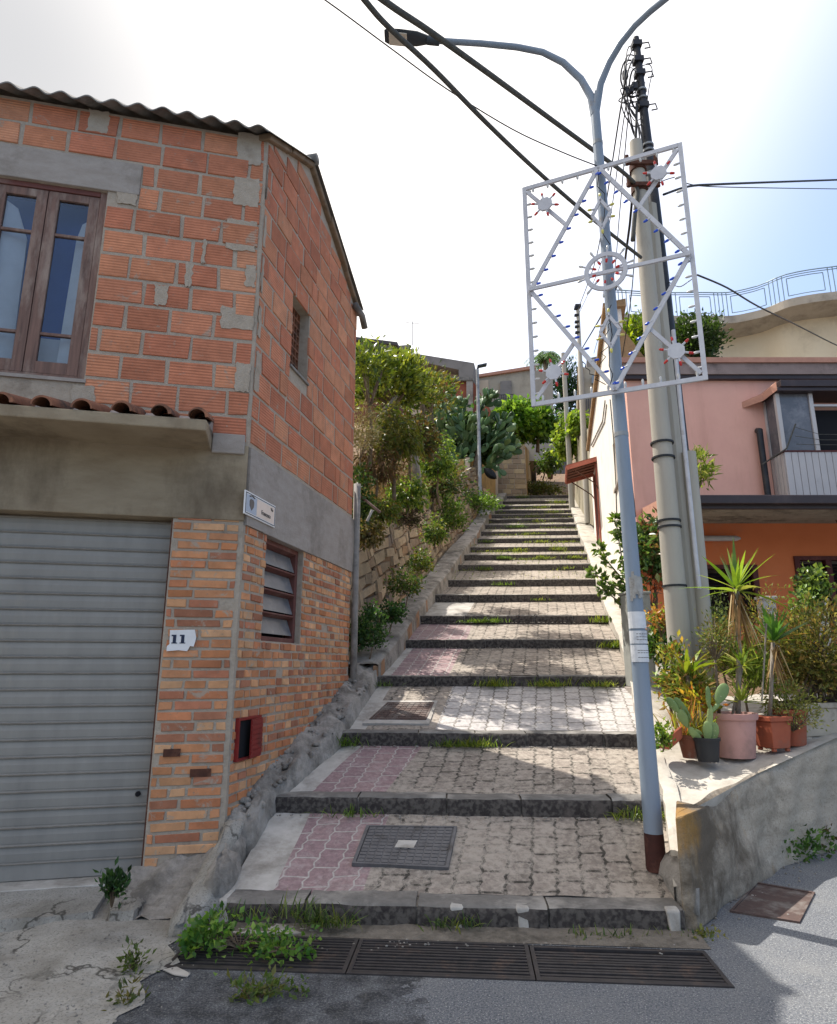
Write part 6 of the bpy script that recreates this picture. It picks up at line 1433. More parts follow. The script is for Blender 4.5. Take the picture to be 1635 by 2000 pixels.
# --- prickly pear on the bank
def pads(mb, base, d, L_, n, depth, rr_, col, spread=.9, thick=.10):
    d = d.normalized(); c = base + d*L_*.5; nrm = Vector((rr_.uniform(-1, 1), rr_.uniform(-1, 1), rr_.uniform(-.2, .2))); nrm = (nrm - d*nrm.dot(d)).normalized(); s = d.cross(nrm)
    rot = Matrix((s, nrm, d)).transposed(); k = rr_.uniform(.75, 1.2); cc = lin(col[rr_.randrange(len(col))])
    vs = []; N, Mm = 10, 7
    for j in range(Mm+1):
        th = math.pi*j/Mm; z = -math.cos(th); wv = math.sin(th)*(.82+.18*z)
        for q in range(N):
            a = 2*math.pi*q/N; vs.append(c + rot @ Vector((wv*math.cos(a)*L_*.34, math.sin(th)*math.sin(a)*L_*thick*.5, z*L_*.5)))
    mb.add(vs, [(j*N+q, j*N+(q+1) % N, (j+1)*N+(q+1) % N, (j+1)*N+q) for j in range(Mm) for q in range(N)], 0, tuple(v*k for v in cc))
    if depth > 0:
        for _ in range(n if depth > 1 else rr_.randint(1, n)):
            a = rr_.uniform(-.9, .9); b2 = c + d*L_*.42*math.cos(a) + s*L_*.3*math.sin(a)
            nd = d*math.cos(a) + s*math.sin(a)*spread + Vector((rr_.uniform(-.5, .5), rr_.uniform(-.5, .5), rr_.uniform(-.2, .35)))
            pads(mb, b2, nd, L_*rr_.uniform(.82, 1.05), n, depth-1, rr_, col, spread, thick)
M['cactus'] = None
def cactusmat():
    t = NT('cactus_skin'); a = t.n('ShaderNodeAttribute', attribute_name='tint'); c = t.mix(1.0, a.outputs['Color'], t.ramp(t.noise(6, 4), [(.3, .8), (.7, 1.15)]), 'MULTIPLY')
    v = t.n('ShaderNodeTexVoronoi'); v.inputs['Scale'].default_value = 26; t.l(t.co, v.inputs['Vector']); c = t.mix(t.ramp(v.outputs['Distance'], [(.08, .5), (.16, 0)]), c, lin('#c8c0a0')); return t.fin(c, .5, .35)
M['cactus'] = cactusmat()
pp = thing('prickly_pear', W(905, 985, 29), 'huge dark prickly pear clump leaning over the yellow wall', 'cactus')
mb = MB(); rr_ = random.Random(5)
for (x, y, F, dx) in ((872, 900, 28.6, -.3), (890, 905, 28.8, .1), (915, 890, 29, .3), (885, 860, 28.4, -.4), (925, 850, 29, .4), (902, 830, 29, 0), (865, 850, 28.2, -.5), (940, 870, 29.2, .6), (895, 930, 28.7, 0), (935, 915, 29.0, .7), (950, 890, 29.3, .8), (880, 815, 28.5, -.2), (930, 810, 29, .3), (910, 870, 28.2, 0), (955, 860, 29.3, .6), (870, 925, 28.3, -.3)):
    pads(mb, W(x, y+14, F), Vector((dx, rr_.uniform(-.5, .1), .8)), .56, 3, 3, rr_, ['#4c6a40', '#3f5a38', '#5a7648', '#35502f', '#6a8252'])
mb.build('pads', M['cactus'], pp, smooth=True)
mb = MB(); a_, b_ = W(945, 915, 28), W(970, 935, 27.9); mb.grid(lambda u, v: a_.lerp(b_, u) + Vector((.18*math.sin(math.pi*u)**.7*(v-.5)*1.3, 0, .26*math.sin(math.pi*u)**.7*(v-.5)*1.3)) + Vector((0, -.1*math.sin(math.pi*v), 0)), 10, 4); mb.build('hanging_leaf', M['cactus'], pp, smooth=True)
trunk([([W(905, 985, 29), W(900, 940, 28.8), W(890, 890, 28.6)], [.2, .18, .13]), ([W(912, 985, 29), W(925, 935, 29), W(935, 880, 29)], [.18, .15, .12])], M['bark'], pp)
tree('shrub', W(905, 985, 30.5), W(903, 862, 30.5), (1.75, 1.0, 1.7), 'dense dark foliage filling in behind the prickly pear', 'bush', ['#2f4826', '#3c582e', '#486636', '#5a7444'], 150, 24, .25, .3, .2, LEAF, trunk_r=.1, up=.3, shell=.3)
tree('shrub', W(1050, 962, 37.5), W(1050, 957, 37.8), (1.5, .7, .22), 'weeds overgrowing the steps where they turn at the top', 'weeds', ['#6a7a3c', '#55682f', '#86864a', '#7a6c44'], 90, 22, .16, .2, .06, LEAF, trunk_r=.02, up=.7)
# --- bushes near the top of the steps
tree('fig_tree', W(1000, 880, 37), W(1012, 828, 37), (1.55, 1.3, 1.15), 'fresh green fig bush above the tuff block wall', 'fig tree', ['#5f8a2e', '#7aa03a', '#43681f', '#8fae4a'], 130, 22, .22, .34, .26, LEAF, trunk_r=.1, up=.4)
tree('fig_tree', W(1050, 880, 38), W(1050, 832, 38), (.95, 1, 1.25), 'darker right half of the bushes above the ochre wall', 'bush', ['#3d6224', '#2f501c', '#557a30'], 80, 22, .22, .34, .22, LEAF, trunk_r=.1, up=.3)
tree('shrub', W(990, 870, 36.5), W(985, 858, 36.3), (.75, .5, .35), 'grey green undergrowth on top of the tuff block wall', 'undergrowth', ['#4f5f30', '#66703c', '#7a6a3c'], 50, 20, .15, .16, .08, LEAF, trunk_r=.05, up=.1)
tree('vine', W(1115, 930, 31), W(1112, 862, 31), (.62, .6, 1.35), 'yellow green vine climbing around the thick pale pole', 'vine', ['#86a03a', '#6c8a30', '#a4b450', '#4f6c24'], 90, 22, .17, .2, .17, LEAF, trunk_r=.05, up=.1, droop=.2)
tree('vine', W(1135, 900, 29), W(1128, 832, 29), (.5, .4, .55), 'sunlit vine tuft behind the slim pole with insulators', 'vine', ['#86a03a', '#9ab044', '#6c8a30'], 40, 22, .15, .2, .15, LEAF, trunk_r=.03, up=.3)
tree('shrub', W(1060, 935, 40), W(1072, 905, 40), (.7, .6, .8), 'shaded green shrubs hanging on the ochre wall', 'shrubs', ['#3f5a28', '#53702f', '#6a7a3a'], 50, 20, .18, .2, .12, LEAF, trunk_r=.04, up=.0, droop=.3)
tree('cypress', W(1108, 850, 52), W(1108, 785, 52), (1.1, 1.1, 3.6), 'tall dark green conifer behind the greige far house', 'tree', ['#24402a', '#1c3422', '#2f4d30'], 150, 24, .35, .5, .1, LEAF, trunk_r=.15, up=.6, fb=False)
# palm
pm = thing('palm_tree', W(1066, 800, 56), 'feathery palm rising behind the greige far house', 'palm')
pc = W(1066, 700, 56); trunk([([W(1066, 830, 56), pc], [.3, .22])], M['bark'], pm)
ctr = np.array(pc); P_, D_l = [], []
fr_paths = []
for k in range(40):
    az = RNG.uniform(0, 6.283); el = RNG.uniform(-.1, 1.35); L_ = RNG.uniform(1.9, 2.6); d = np.array([math.cos(az)*math.cos(el), math.sin(az)*math.cos(el), math.sin(el)])
    path = [ctr + d*L_*t - np.array([0, 0, 1])*L_*.75*t*t for t in np.linspace(0, 1, 12)]; fr_paths.append(([Vector(q) for q in path[::3]], [.03, .025, .02, .01]))
    for i in range(1, 12):
        tg = path[i]-path[i-1]; tg /= np.linalg.norm(tg); sd = np.cross(tg, [0, 0, 1]); sd /= max(1e-6, np.linalg.norm(sd))
        for f in (.0, .5):
            q = path[i-1]+(path[i]-path[i-1])*f
            for s_ in (-1, 1): P_.append(q); D_l.append(tg*.5 + sd*s_ - np.array([0, 0, .45]))
leaves('fronds', np.array(P_), np.array(D_l), .55, .05, ['#4f7448', '#638a58', '#3c5e38', '#7a9a68'], LEAF, pm, droop=.3)
trunk(fr_paths, M['bark'], pm, 'frond_stems', 4)
# trees behind the pink house
tree('tree', W(1355, 800, 16.5), W(1352, 672, 16.5), (.78, .8, .82), 'dense dark round tree behind the pink house parapet', 'tree', ['#2f4420', '#3c5426', '#243618', '#4f6630'], 130, 26, .13, .15, .06, LEAF, trunk_r=.1, up=.5)
tree('tree', W(1245, 800, 15.5), W(1245, 672, 15.5), (.55, .6, .62), 'yellow green sunlit bush seen between the lamp post and the concrete pole', 'bush', ['#8aa028', '#a0b034', '#5f7a1e', '#46601a'], 80, 26, .12, .14, .07, LEAF, trunk_r=.07, up=.5)
P_, DG = [], []
while len(P_) < 9000:
    q = -.75-abs(random.gauss(0, 1.3)); F = random.uniform(9.3, 24); 
    if math.sin(q*2.1+F*1.3)+math.sin(F*2.9-q)+random.uniform(-.6, .6) < -.5: continue
    if q < -5: continue
    z = zbase(F)+2.12+.22*(-q-.9); P_.append((Xl(F)+q, F, z-.03)); DG.append((random.gauss(.25, .45), random.gauss(-.15, .45), random.uniform(.3, 1)))
go = blades('dry_grass', np.array(P_), np.array(DG), .42, .016, ('#94805e', '#7d684a', '#a8946e', '#6f5e42', '#75744a', '#856450'), DRY, None, droop=.8, seg=3); tag(go, 'dry brown grass and brambles covering the bank above the stone wall', 'dry grass', None, 'stuff')
# ================================================================= weeds on the steps
def tuft(px, F, label, n=60, h=.16, spread=.12, cols=('#6f8a2c', '#8aa03a', '#557024', '#a0a84c'), group='grass tufts growing in the step joints', wd=.009, droop=.7, dy=0, cat='grass tuft', nm='grass_tuft'):
    p = W(*px, F); t = thing(nm, p, label, cat, group)
    P_ = np.array(p) + RNG.normal(size=(n, 3))*np.array([spread, spread*.35, .0]); D = unit(RNG.normal(size=(n, 3))*np.array([.55, .55, .1]) + np.array([0, 0, 1.0]))
    blades('blades', P_, D, h, wd, cols, LEAF, t, droop=droop); return t
def herb(px, F, label, r=(.12, .08, .1), ncl=20, per=16, L_=.045, W_=.03, cols=('#4f7034', '#658a3e', '#3a5a28', '#7a9448'), group=None, up=.4, cat='weed', sig=.03, nm='weed', lift=None):
    p = W(*px, F); c = p + Zv*(r[2]*.7 if lift is None else lift); t = thing(nm, p, label, cat, group)
    q, d, cc = cloud(c, r, ncl, per, sig, .2); q[:, 2] = np.maximum(q[:, 2], p.z+.01)
    leaves('leaves', q, unit(d*.6+RNG.normal(size=q.shape)*.7+np.array([0, 0, up])), L_, W_, cols, LEAF, t)
    trunk([([p, (p+Vector(k))/2+Vector((0, 0, .02)), Vector(k)], [.006, .004, .002]) for k in cc], M['bark'], t, 'stems', 4); return t
herb((470, 1855), 4.62, 'sprawling leafy weed growing over the left drain grate', (.38, .15, .08), 20, 14, .040, .028, ('#5c8a3c', '#78a048', '#466e32', '#94b258'), sig=.05)
herb((560, 1868), 4.5, 'low trailing end of the weed over the left grate', (.26, .10, .05), 16, 12, .04, .028, ('#5c8a3c', '#86a650', '#466e32'), sig=.04)
herb((398, 1850), 4.6, 'small leafy weed at the left rim of the drain', (.12, .1, .09), 16, 14, .05, .04, ('#6b9444', '#86a650', '#4f7a38'))
herb((218, 1772), 4.72, 'dark green plant sprouting from the crack in the threshold ramp', (.05, .04, .09), 16, 16, .05, .02, ('#33502c', '#46683a', '#263c22'), up=1.2, lift=.12)
herb((240, 1980), 4.0, 'thin dry weed at the edge of the concrete apron', (.1, .08, .1), 10, 10, .05, .015, ('#5a6a38', '#7a7444', '#48582e'))
herb((262, 1900), 4.35, 'sparse weed at the tip of the concrete apron near the drain', (.07, .06, .08), 10, 12, .04, .018, ('#5a7038', '#6d7e44', '#48582e'))
herb((500, 1968), 4.05, 'weed growing through the dark asphalt in front of the left grate', (.14, .1, .09), 18, 14, .045, .02, ('#556e38', '#6d8444', '#7a7a48'))
herb((585, 1960), 4.1, 'faint tiny weed in the asphalt, right of the bigger one', (.06, .05, .05), 8, 10, .035, .018, ('#556e38', '#6d8444'))
# first riser foot
for (x, y, n, h, lab) in ((640, 1810, 120, .19, 'big grass tuft at the foot of the first step, right of the leafy weed'), (885, 1812, 60, .12, 'grass tuft at the foot of the first step below the manhole cover'), (470, 1795, 40, .12, 'dark grass tuft at the left foot of the first step'), (565, 1792, 40, .2, 'thin upright weed stalk in front of the first step'), (1215, 1838, 70, .11, 'flat grass tuft in front of the right end of the first step'), (1140, 1834, 30, .09, 'small grass tuft behind the right drain grate'), (1350, 1838, 50, .1, 'grass tuft at the corner of the parapet end post')):
    tuft((x, y), 4.93 - (.0 if x < 1000 else .08), lab, n, h, .09, ('#46602e', '#5f7a38', '#38502a', '#7d8448'), group=None)
herb((1530, 1690), 6.72, 'leafy green weed patch at the foot of the parapet wall', (.32, .16, .26), 70, 18, .05, .035, ('#4a7038', '#5f8644', '#3a5a2c', '#7a9a50'), sig=.06)
herb((1595, 1668), 7.0, 'smaller weed patch farther right along the parapet foot', (.22, .14, .16), 36, 16, .05, .03, ('#4a7038', '#6a7a44', '#5a4a38'), sig=.05)
herb((1375, 1850), 4.9, 'dry yellowish weed at the road side of the end post', (.1, .08, .06), 14, 12, .04, .02, ('#8a8448', '#6d7a40', '#a09a5c'))
M['litter'] = None
# grass on the treads and at risers
TU = [(1, 690, 1582, 30, .09), (1, 1240, 1448, 60, .14), (2, 660, 1440, 120, .14), (2, 880, 1450, 60, .1), (2, 925, 1448, 90, .12), (3, 970, 1340, 90, .13), (3, 1075, 1338, 90, .13), (3, 1170, 1338, 70, .11), (3, 740, 1340, 40, .1), (4, 1205, 1265, 110, .16), (5, 960, 1212, 80, .13), (5, 925, 1218, 90, .1), (5, 1185, 1208, 80, .15), (6, 1060, 1172, 20, .08), (7, 985, 1156, 50, .09), (8, 950, 1112, 60, .11), (8, 1110, 1098, 30, .1), (9, 985, 1093, 90, .13), (9, 1060, 1080, 80, .12), (9, 1120, 1085, 60, .12), (10, 1010, 1075, 70, .13), (10, 1090, 1070, 60, .2), (11, 950, 1058, 60, .12), (11, 1060, 1055, 50, .1), (12, 1040, 1045, 60, .12), (13, 1010, 1026, 90, .18), (14, 1050, 1018, 60, .14), (15, 1040, 1004, 60, .15), (16, 1080, 996, 60, .15), (17, 1060, 985, 60, .18), (18, 1090, 974, 80, .22), (19, 1020, 962, 90, .25)]
ORD = ['first', 'second', 'third', 'fourth', 'fifth', 'sixth', 'seventh', 'eighth', 'ninth', 'tenth', 'eleventh', 'twelfth', 'thirteenth', 'fourteenth', 'fifteenth', 'sixteenth', 'seventeenth', 'eighteenth', 'nineteenth', 'twentieth', 'top']
cnt = {}
for (i, x, y, n, h) in TU:
    n = int(n*2.0); h *= 1.2
    F = STEP[min(i, 19)][3]; l, r = L[min(i, 19)]; f = (x-STEP[min(i, 19)][1])/(STEP[min(i, 19)][2]-STEP[min(i, 19)][1])
    pos = 'left' if f < .28 else 'right' if f > .72 else 'middle'
    q = l.lerp(r, min(1.0, max(0, f))); yy = q.y - .05
    t = tuft((x, y), yy, '', n, h, .13 if i < 12 else .22, ('#86983a', '#6d8430', '#a0a04a', '#55702a') if f > .4 else ('#5f7a34', '#708a3a', '#4a6428'))
    dz = (l.z-RISE+.0) - t.location.z      # drop onto the landing below the riser
    t.location.z += dz
    key = (i, pos); cnt[key] = cnt.get(key, 0)+1
    sfx = '' if cnt[key] == 1 else ', right of another tuft' if cnt[key] == 2 else ', last of the row'
    t['label'] = f'grass tuft under the {ORD[i]} step edge, {pos} part{sfx}'
mb = None
# fine grass scattered over the upper flights: nobody could count it
P_ = []
for _ in range(5200):
    i = random.choice([7, 8, 8, 9, 9, 10, 10, 11, 12, 13, 14, 15, 16, 17, 18]); l, r = L[i]; nl, nr = L[i+1]; u = random.random()**.9; v = random.random()**2
    a = l.lerp(r, u); b = nl.lerp(nr, u); p = a.lerp(b, v*.9 if random.random() < .5 else .86+.1*random.random()); p.z = a.z + (b.z-RISE-a.z)*((p.y-a.y)/(b.y-a.y))
    if math.sin(p.x*2.3+i*1.7)+math.sin(p.y*1.9+p.x) < .1: continue
    P_.append(p)
P_ = np.array(P_); go = blades('step_grass', P_, unit(RNG.normal(size=P_.shape)*np.array([.5, .5, .1])+np.array([0, 0, 1])), .10, .009, ('#7d8c3c', '#94983f', '#5f7430'), LEAF, None, droop=.7); tag(go, 'sparse short grass scattered over the upper landings', 'grass', None, 'stuff')
# leaf litter and gravel specks along the first riser and gutter
mb = MB(); rr_ = random.Random(12)
for _ in range(160):
    x = rr_.uniform(-1.4, 1.75); y = 4.72 + rr_.gauss(.08, .07) + (.0 if x < .3 else -.04); s = rr_.uniform(.004, .011); mb.ball((x, y, s*.4), (s, s*rr_.uniform(.6, 1), s*.6), 6, 4)
for _ in range(130):
    f = rr_.random(); k = 0 if f < .55 else 1; w = [A_, B_, Cc][k].lerp([A_, B_, Cc][k+1], rr_.random()); d = abs(rr_.gauss(0, .14)); s = rr_.uniform(.004, .013); mb.ball((w.x+d*.7, w.y-d*.75, s*.4), (s, s, s*.6), 6, 4)
for _ in range(260):
    x, y = rr_.uniform(-3.0, -1.3), rr_.uniform(3.6, 4.75); s = rr_.uniform(.003, .009); mb.ball((x, y, .05+s*.3), (s, s, s*.6), 6, 4)
for i in range(6):
    l, r = L[i]
    for _ in range(70):
        q = l.lerp(r, rr_.random()); s = rr_.uniform(.005, .014); mb.ball((q.x, q.y-.04-abs(rr_.gauss(0, .04)), q.z-RISE+s*.2), (s, s, s*.6), 6, 4)
tag(mb.build('gravel', M['rubble'], None, smooth=True), 'loose grit and pebbles gathered along walls and step edges', 'gravel', None, 'stuff')
# ================================================================= potted plants on the parapet
M['terra'] = weath('terracotta_plastic', '#a85c42', '#994f38', '#8a5a48', 6, 4, rough=.7, bump=.05); M['pinkpot'] = weath('dusty_pink_pot', '#c0948a', '#b4887e', '#9a7a70', 5, 3, rough=.75, bump=.05)
M['blackpot'] = plain('black_plastic_pot', '#26282c', .5); M['brownpot'] = weath('old_brown_pot', '#7a4a38', '#66402f', '#8f7a6c', 9, 5, rough=.85, bump=.2); M['greyplanter'] = weath('grey_stone_planter', '#b8ae9e', '#a89e8f', '#857c6f', 6, 3, rough=.95, bump=.4)
M['soil'] = weath('potting_soil', '#3a2c22', '#2b211a', rough=1, bump=.8)
def px2(x, y, F): return W(x, y, F)
def potprof(r0, r1, h, rim=.03, rimh=.05): return [(0, 0), (r0, 0), (r0+(r1-r0)*(1-rimh/h)-.0, h-rimh), (r1+rim*.6, h-rimh), (r1+rim, h-rimh*.5), (r1+rim, h), (r1-.015, h), (r1-.03, h-.05)]
def pot(t, c, r0, r1, h, mat, n=28, rim=.02, rimh=.05, flute=None, name='pot'):
    mb = MB(); mb.lathe(potprof(r0, r1, h, rim, rimh), c, n, flute=flute); o = mb.build(name, mat, t, smooth='angle')
    mb = MB(); mb.lathe([(0, h-.045), (r1-.022, h-.05)], c, 16); mb.build('soil', M['soil'], t); return o
def rosette(t, c, n, L_, wd, cols, droop=.5, lo=-.2, hi=1.2, name='leaves', mat=None, jit=.25):
    az = RNG.uniform(0, 6.283, n); el = RNG.uniform(lo, hi, n); D = np.stack([np.cos(az)*np.cos(el), np.sin(az)*np.cos(el), np.sin(el)], 1)
    return blades(name, np.array(c)+D*.03, D, L_, wd, cols, mat or WAXY, t, droop=droop, seg=6, jit=jit)
Fp = 6.95
# pink fluted pot with yuccas
c = W(1438, 1478, Fp); rad = (W(1480, 1400, Fp).x-W(1395, 1400, Fp).x)/2; hp_ = W(1438, 1392, Fp).z-c.z
t = thing('potted_yucca', c, 'tall yucca with bright sword leaves in a big dusty pink fluted pot on the parapet', 'potted plant')
pot(t, c, rad*.80, rad, hp_, M['pinkpot'], 48, .02, .06, .012)
yt = W(1438, 1150, Fp); yb = c+Zv*(hp_-.05)
trunk([([yb+Vector((.06, 0, 0)), yb.lerp(yt, .5)+Vector((.05, 0, 0)), yt], [.028, .026, .03])], M['barkgrey'], t)
yy = W(1430, 1160, Fp)
rosette(t, yt, 26, .50, .042, ('#7d9a34', '#94b040', '#5c7a28', '#a8b850'), .25, .35, 1.5, 'leaves'); rosette(t, yt-Zv*.03, 12, .52, .045, ('#94a840', '#b0b45c', '#7d9a34'), .55, -.15, .35, 'lower_leaves')
az = RNG.uniform(0, 6.283, 46); D = np.stack([np.cos(az)*.35, np.sin(az)*.35, -np.ones(46)], 1); blades('dead_leaves', np.array(yt)-np.array([0, 0, .05])+RNG.normal(size=(46, 3))*.02, D, .5, .022, ('#b09468', '#8f7048', '#c8b088', '#7a5c3c'), DRY, t, droop=.1, seg=5)
s2 = W(1450, 1300, Fp); trunk([([yb, s2], [.016, .014])], M['barkgrey'], t, 'side_shoot'); rosette(t, s2, 34, .27, .026, ('#94a83c', '#a8b84a', '#6d8a30', '#c0bc60'), .4, -.3, 1.4, 'side_leaves')
s3 = W(1447, 1372, Fp-.1); rosette(t, s3, 30, .26, .022, ('#86983a', '#6d8a30', '#a8a850'), .4, .0, 1.3, 'low_leaves')
# fine shrub in the same pot
sh_b = yb+Vector((-.12, .02, 0)); q, d, cc = cloud(W(1398, 1245, Fp), (.17, .15, .26), 40, 16, .035, .3); t2 = thing('slender_shrub', sh_b, 'slender fine leaved shrub rising left of the yucca', 'shrub')
leaves('foliage', q, unit(d+RNG.normal(size=q.shape)*.6+np.array([0, 0, .5])), .04, .014, ('#6a7a40', '#7d8a4a', '#55663a', '#94804a'), LEAF, t2); trunk([([sh_b, W(1400, 1330, Fp), W(1396, 1280, Fp)], [.02, .016, .012])] + [([W(1397, 1290, Fp), Vector(k)], [.008, .003]) for k in cc[:20]], M['bark'], t2, 'stem')
# black pot with prickly pear
c = W(1384, 1487, Fp-.25); rb = (W(1407, 1445, Fp-.25).x-W(1358, 1445, Fp-.25).x)/2; hb_ = W(1384, 1440, Fp-.25).z-c.z
t = thing('potted_cactus', c, 'prickly pear with flat pale green pads in a black plastic pot on the parapet', 'potted cactus'); pot(t, c, rb*.78, rb, hb_, M['blackpot'], 24, .008, .03)
mb = MB(); rr_ = random.Random(3)
def pad1(x0, y0, x1, y1, wpx, F, col='#8a9a60'):
    a, b = W(x0, y0, F), W(x1, y1, F); d = (b-a); L_ = d.length; d.normalize(); s = Vector((1, -.35, 0)); s = (s-d*s.dot(d)).normalized(); nrm = d.cross(s); c_ = (a+b)/2; w = wpx/1330*F
    vs = []; N, Mm = 12, 8
    for j in range(Mm+1):
        th = math.pi*j/Mm; z = -math.cos(th); wv = math.sin(th)*(.84+.16*z)
        for k in range(N): an = 2*math.pi*k/N; vs.append(c_ + s*wv*math.cos(an)*w/2 + nrm*math.sin(th)*math.sin(an)*.010 + d*z*L_/2)
    k = rr_.uniform(.85, 1.15); mb.add(vs, [(j*N+k_, j*N+(k_+1) % N, (j+1)*N+(k_+1) % N, (j+1)*N+k_) for j in range(Mm) for k_ in range(N)], 0, tuple(v*k for v in lin(col)))
Fq = Fp-.25
for a in ((1372, 1452, 1345, 1420, 18), (1345, 1422, 1325, 1385, 22), (1326, 1392, 1303, 1362, 18), (1352, 1412, 1318, 1362, 18), (1382, 1450, 1382, 1408, 22), (1384, 1445, 1388, 1376, 14), (1392, 1450, 1395, 1410, 24), (1385, 1385, 1382, 1340, 12), (1400, 1375, 1418, 1335, 26), (1388, 1392, 1406, 1372, 10), (1372, 1435, 1350, 1425, 16)): pad1(*a, Fq-.02, ['#7d9058', '#8a9a60', '#6d8450'][rr_.randrange(3)])
mb.build('pads', M['cactus'], t, smooth=True)
# brown pot and tipped dish
c = W(1352, 1480, Fp-.12); t = thing('flower_pot', c, 'old brown clay pot with reddish stalky plant, left of the black pot', 'potted plant'); pot(t, c, .085, .125, .22, M['brownpot'], 22, .01, .03)
q = np.array(c)+np.array([0, .02, .2])+RNG.normal(size=(120, 3))*np.array([.10, .07, .02]); blades('stalks', q, unit(RNG.normal(size=(120, 3))*np.array([.3, .3, .1])+np.array([0, 0, 1])), .36, .016, ('#8a9a3c', '#a8b04a', '#b0704a', '#6d8030', '#c08a50'), LEAF, t, droop=.4)
q, d, cc = cloud(W(1368, 1375, Fp), (.16, .12, .2), 24, 12, .04, .3); leaves('leaves', q, unit(d+RNG.normal(size=q.shape)*.5+np.array([0, 0, .4])), .07, .03, ('#b0a83c', '#8aa03a', '#c87a3c', '#d0b84a'), LEAF, t)
c = W(1318, 1462, Fp-.2); t = thing('terracotta_dish', c, 'tipped broken terracotta dish lying at the left end of the pots', 'broken pot'); mb = MB(); mb.M = Matrix.Translation(c+Zv*.06) @ Matrix.Rotation(R(-38), 4, 'Y') @ Matrix.Rotation(R(-20), 4, 'X')
mb.lathe([(0, -.02), (.09, -.02), (.15, .05), (.16, .05), (.155, .065), (.14, .065), (.085, 0), (0, 0)], (0, 0, 0), 22); mb.build('dish', M['terra'], t, smooth='angle')
herb((1296, 1468), Fp-.35, 'small green weed between the lamp post and the tipped dish', (.06, .06, .14), 18, 12, .05, .03, ('#6d8a3a', '#8aa044', '#4a6a2c'), lift=.14)
# terracotta square pot and round one behind
c = W(1512, 1466, Fp+.05); t = thing('potted_yucca', c, 'dark green yucca in a square terracotta pot with small feet', 'potted plant')
hw_ = (W(1540, 1440, Fp).x-W(1484, 1440, Fp).x)/2*.9; hp2 = W(1512, 1398, Fp+.05).z-c.z
mb = MB(); mb.M = Matrix.Translation(c) @ Matrix.Rotation(R(18), 4, 'Z'); b0, b1 = hw_*.82, hw_
mb.hexa([(-b0, -b0, .03), (b0, -b0, .03), (b0, b0, .03), (-b0, b0, .03), (-b1, -b1, hp2-.05), (b1, -b1, hp2-.05), (b1, b1, hp2-.05), (-b1, b1, hp2-.05)])
mb.hexa([(-b1-.012, -b1-.012, hp2-.049), (b1+.012, -b1-.012, hp2-.049), (b1+.012, b1+.012, hp2-.049), (-b1-.012, b1+.012, hp2-.049), (-b1-.015, -b1-.015, hp2), (b1+.015, -b1-.015, hp2), (b1+.015, b1+.015, hp2), (-b1-.015, b1+.015, hp2)])
for sx in (-1, 1):
    for sy in (-1, 1): mb.box((sx*b0*.8-.02, sy*b0*.8-.02, -.0), (sx*b0*.8+.02, sy*b0*.8+.02, .029))
mb.build('pot', M['terra'], t, bevel=.008); mb = MB(); mb.box((c.x-b1*.7, c.y-b1*.7, c.z+hp2+.001), (c.x+b1*.7, c.y+b1*.7, c.z+hp2+.006)); mb.build('soil', M['soil'], t)
y2 = W(1510, 1255, Fp+.05); trunk([([c+Zv*hp2, y2], [.02, .022])], M['barkgrey'], t); rosette(t, y2, 22, .36, .05, ('#4f7a30', '#628e38', '#3d6426', '#7a9a40'), .2, .5, 1.45); rosette(t, y2, 10, .36, .03, ('#a09058', '#b88a50', '#8aa040'), .4, -.1, .5, 'old_leaves')
az = RNG.uniform(0, 6.283, 30); D = np.stack([np.cos(az)*.3, np.sin(az)*.3, -np.ones(30)], 1); blades('dead_leaves', np.array(y2)-np.array([0, 0, .05])+RNG.normal(size=(30, 3))*.02, D, .32, .016, ('#8f7048', '#a88c60', '#6d5238'), DRY, t, droop=.1)
t = thing('cane', W(1485, 1400, Fp), 'pale bamboo cane stuck between the yucca pots', 'cane'); mb = MB(); mb.tube([W(1488, 1370, Fp-.03), W(1497, 1218, Fp-.03)], .009, 7); mb.build('stake', M['barkgrey'], t)
c = W(1548, 1455, Fp+.25); t = thing('flower_pot', c, 'round terracotta pot right behind the square one', 'potted plant'); pot(t, c, .13, .17, .36, M['terra'], 26, .012, .05)
q, d, cc = cloud(c+Zv*.45, (.26, .2, .16), 36, 16, .05, .3); leaves('foliage', q, unit(d+RNG.normal(size=q.shape)*.6+np.array([0, 0, .2])), .05, .018, ('#8a9048', '#6d7a3c', '#a09a58'), LEAF, t)
# long grey planter with big dry shrub
pa, pb = Cc.lerp(B_, .18) + Vector((-.02, .32, 0)), Cc + (D_-Cc).normalized()*.9 + Vector((-.1, .34, 0)); px0 = W(1566, 1448, 7.25); px0.z = float(np.interp(px0.x, [3.07, 4.4], [top[1], top[2]]))+.02
ax = Vector((.93, .37, 0)).normalized(); ay = Vector((-ax.y, ax.x, 0)); t = thing('planter', px0+ax*.45, 'long grey stone planter filled by a big half dry shrub at the right edge', 'planter')
mb = MB(); o = px0; ln, dp, hh_ = 1.1, .36, .38
def tb(z0, z1, e0, e1): mb.hexa([o+ax*e0+ay*e0+Zv*z0, o+ax*(ln-e0)+ay*e0+Zv*z0, o+ax*(ln-e0)+ay*(dp-e0)+Zv*z0, o+ax*e0+ay*(dp-e0)+Zv*z0, o+ax*e1+ay*e1+Zv*z1, o+ax*(ln-e1)+ay*e1+Zv*z1, o+ax*(ln-e1)+ay*(dp-e1)+Zv*z1, o+ax*e1+ay*(dp-e1)+Zv*z1])
tb(.03, hh_-.06, .05, .01); tb(hh_-.059, hh_, -.01, -.012)
for e in (.12, ln-.2): mb.obox(o+ax*e+ay*.04, ax*.1, ay*(dp-.08), Zv*.029)
mb.build('trough', M['greyplanter'], t, bevel=.012); mb = MB(); mb.obox(o+ax*.03+ay*.03+Zv*(hh_+.001), ax*(ln-.06), ay*(dp-.06), Zv*.01); mb.build('soil', M['soil'], t)
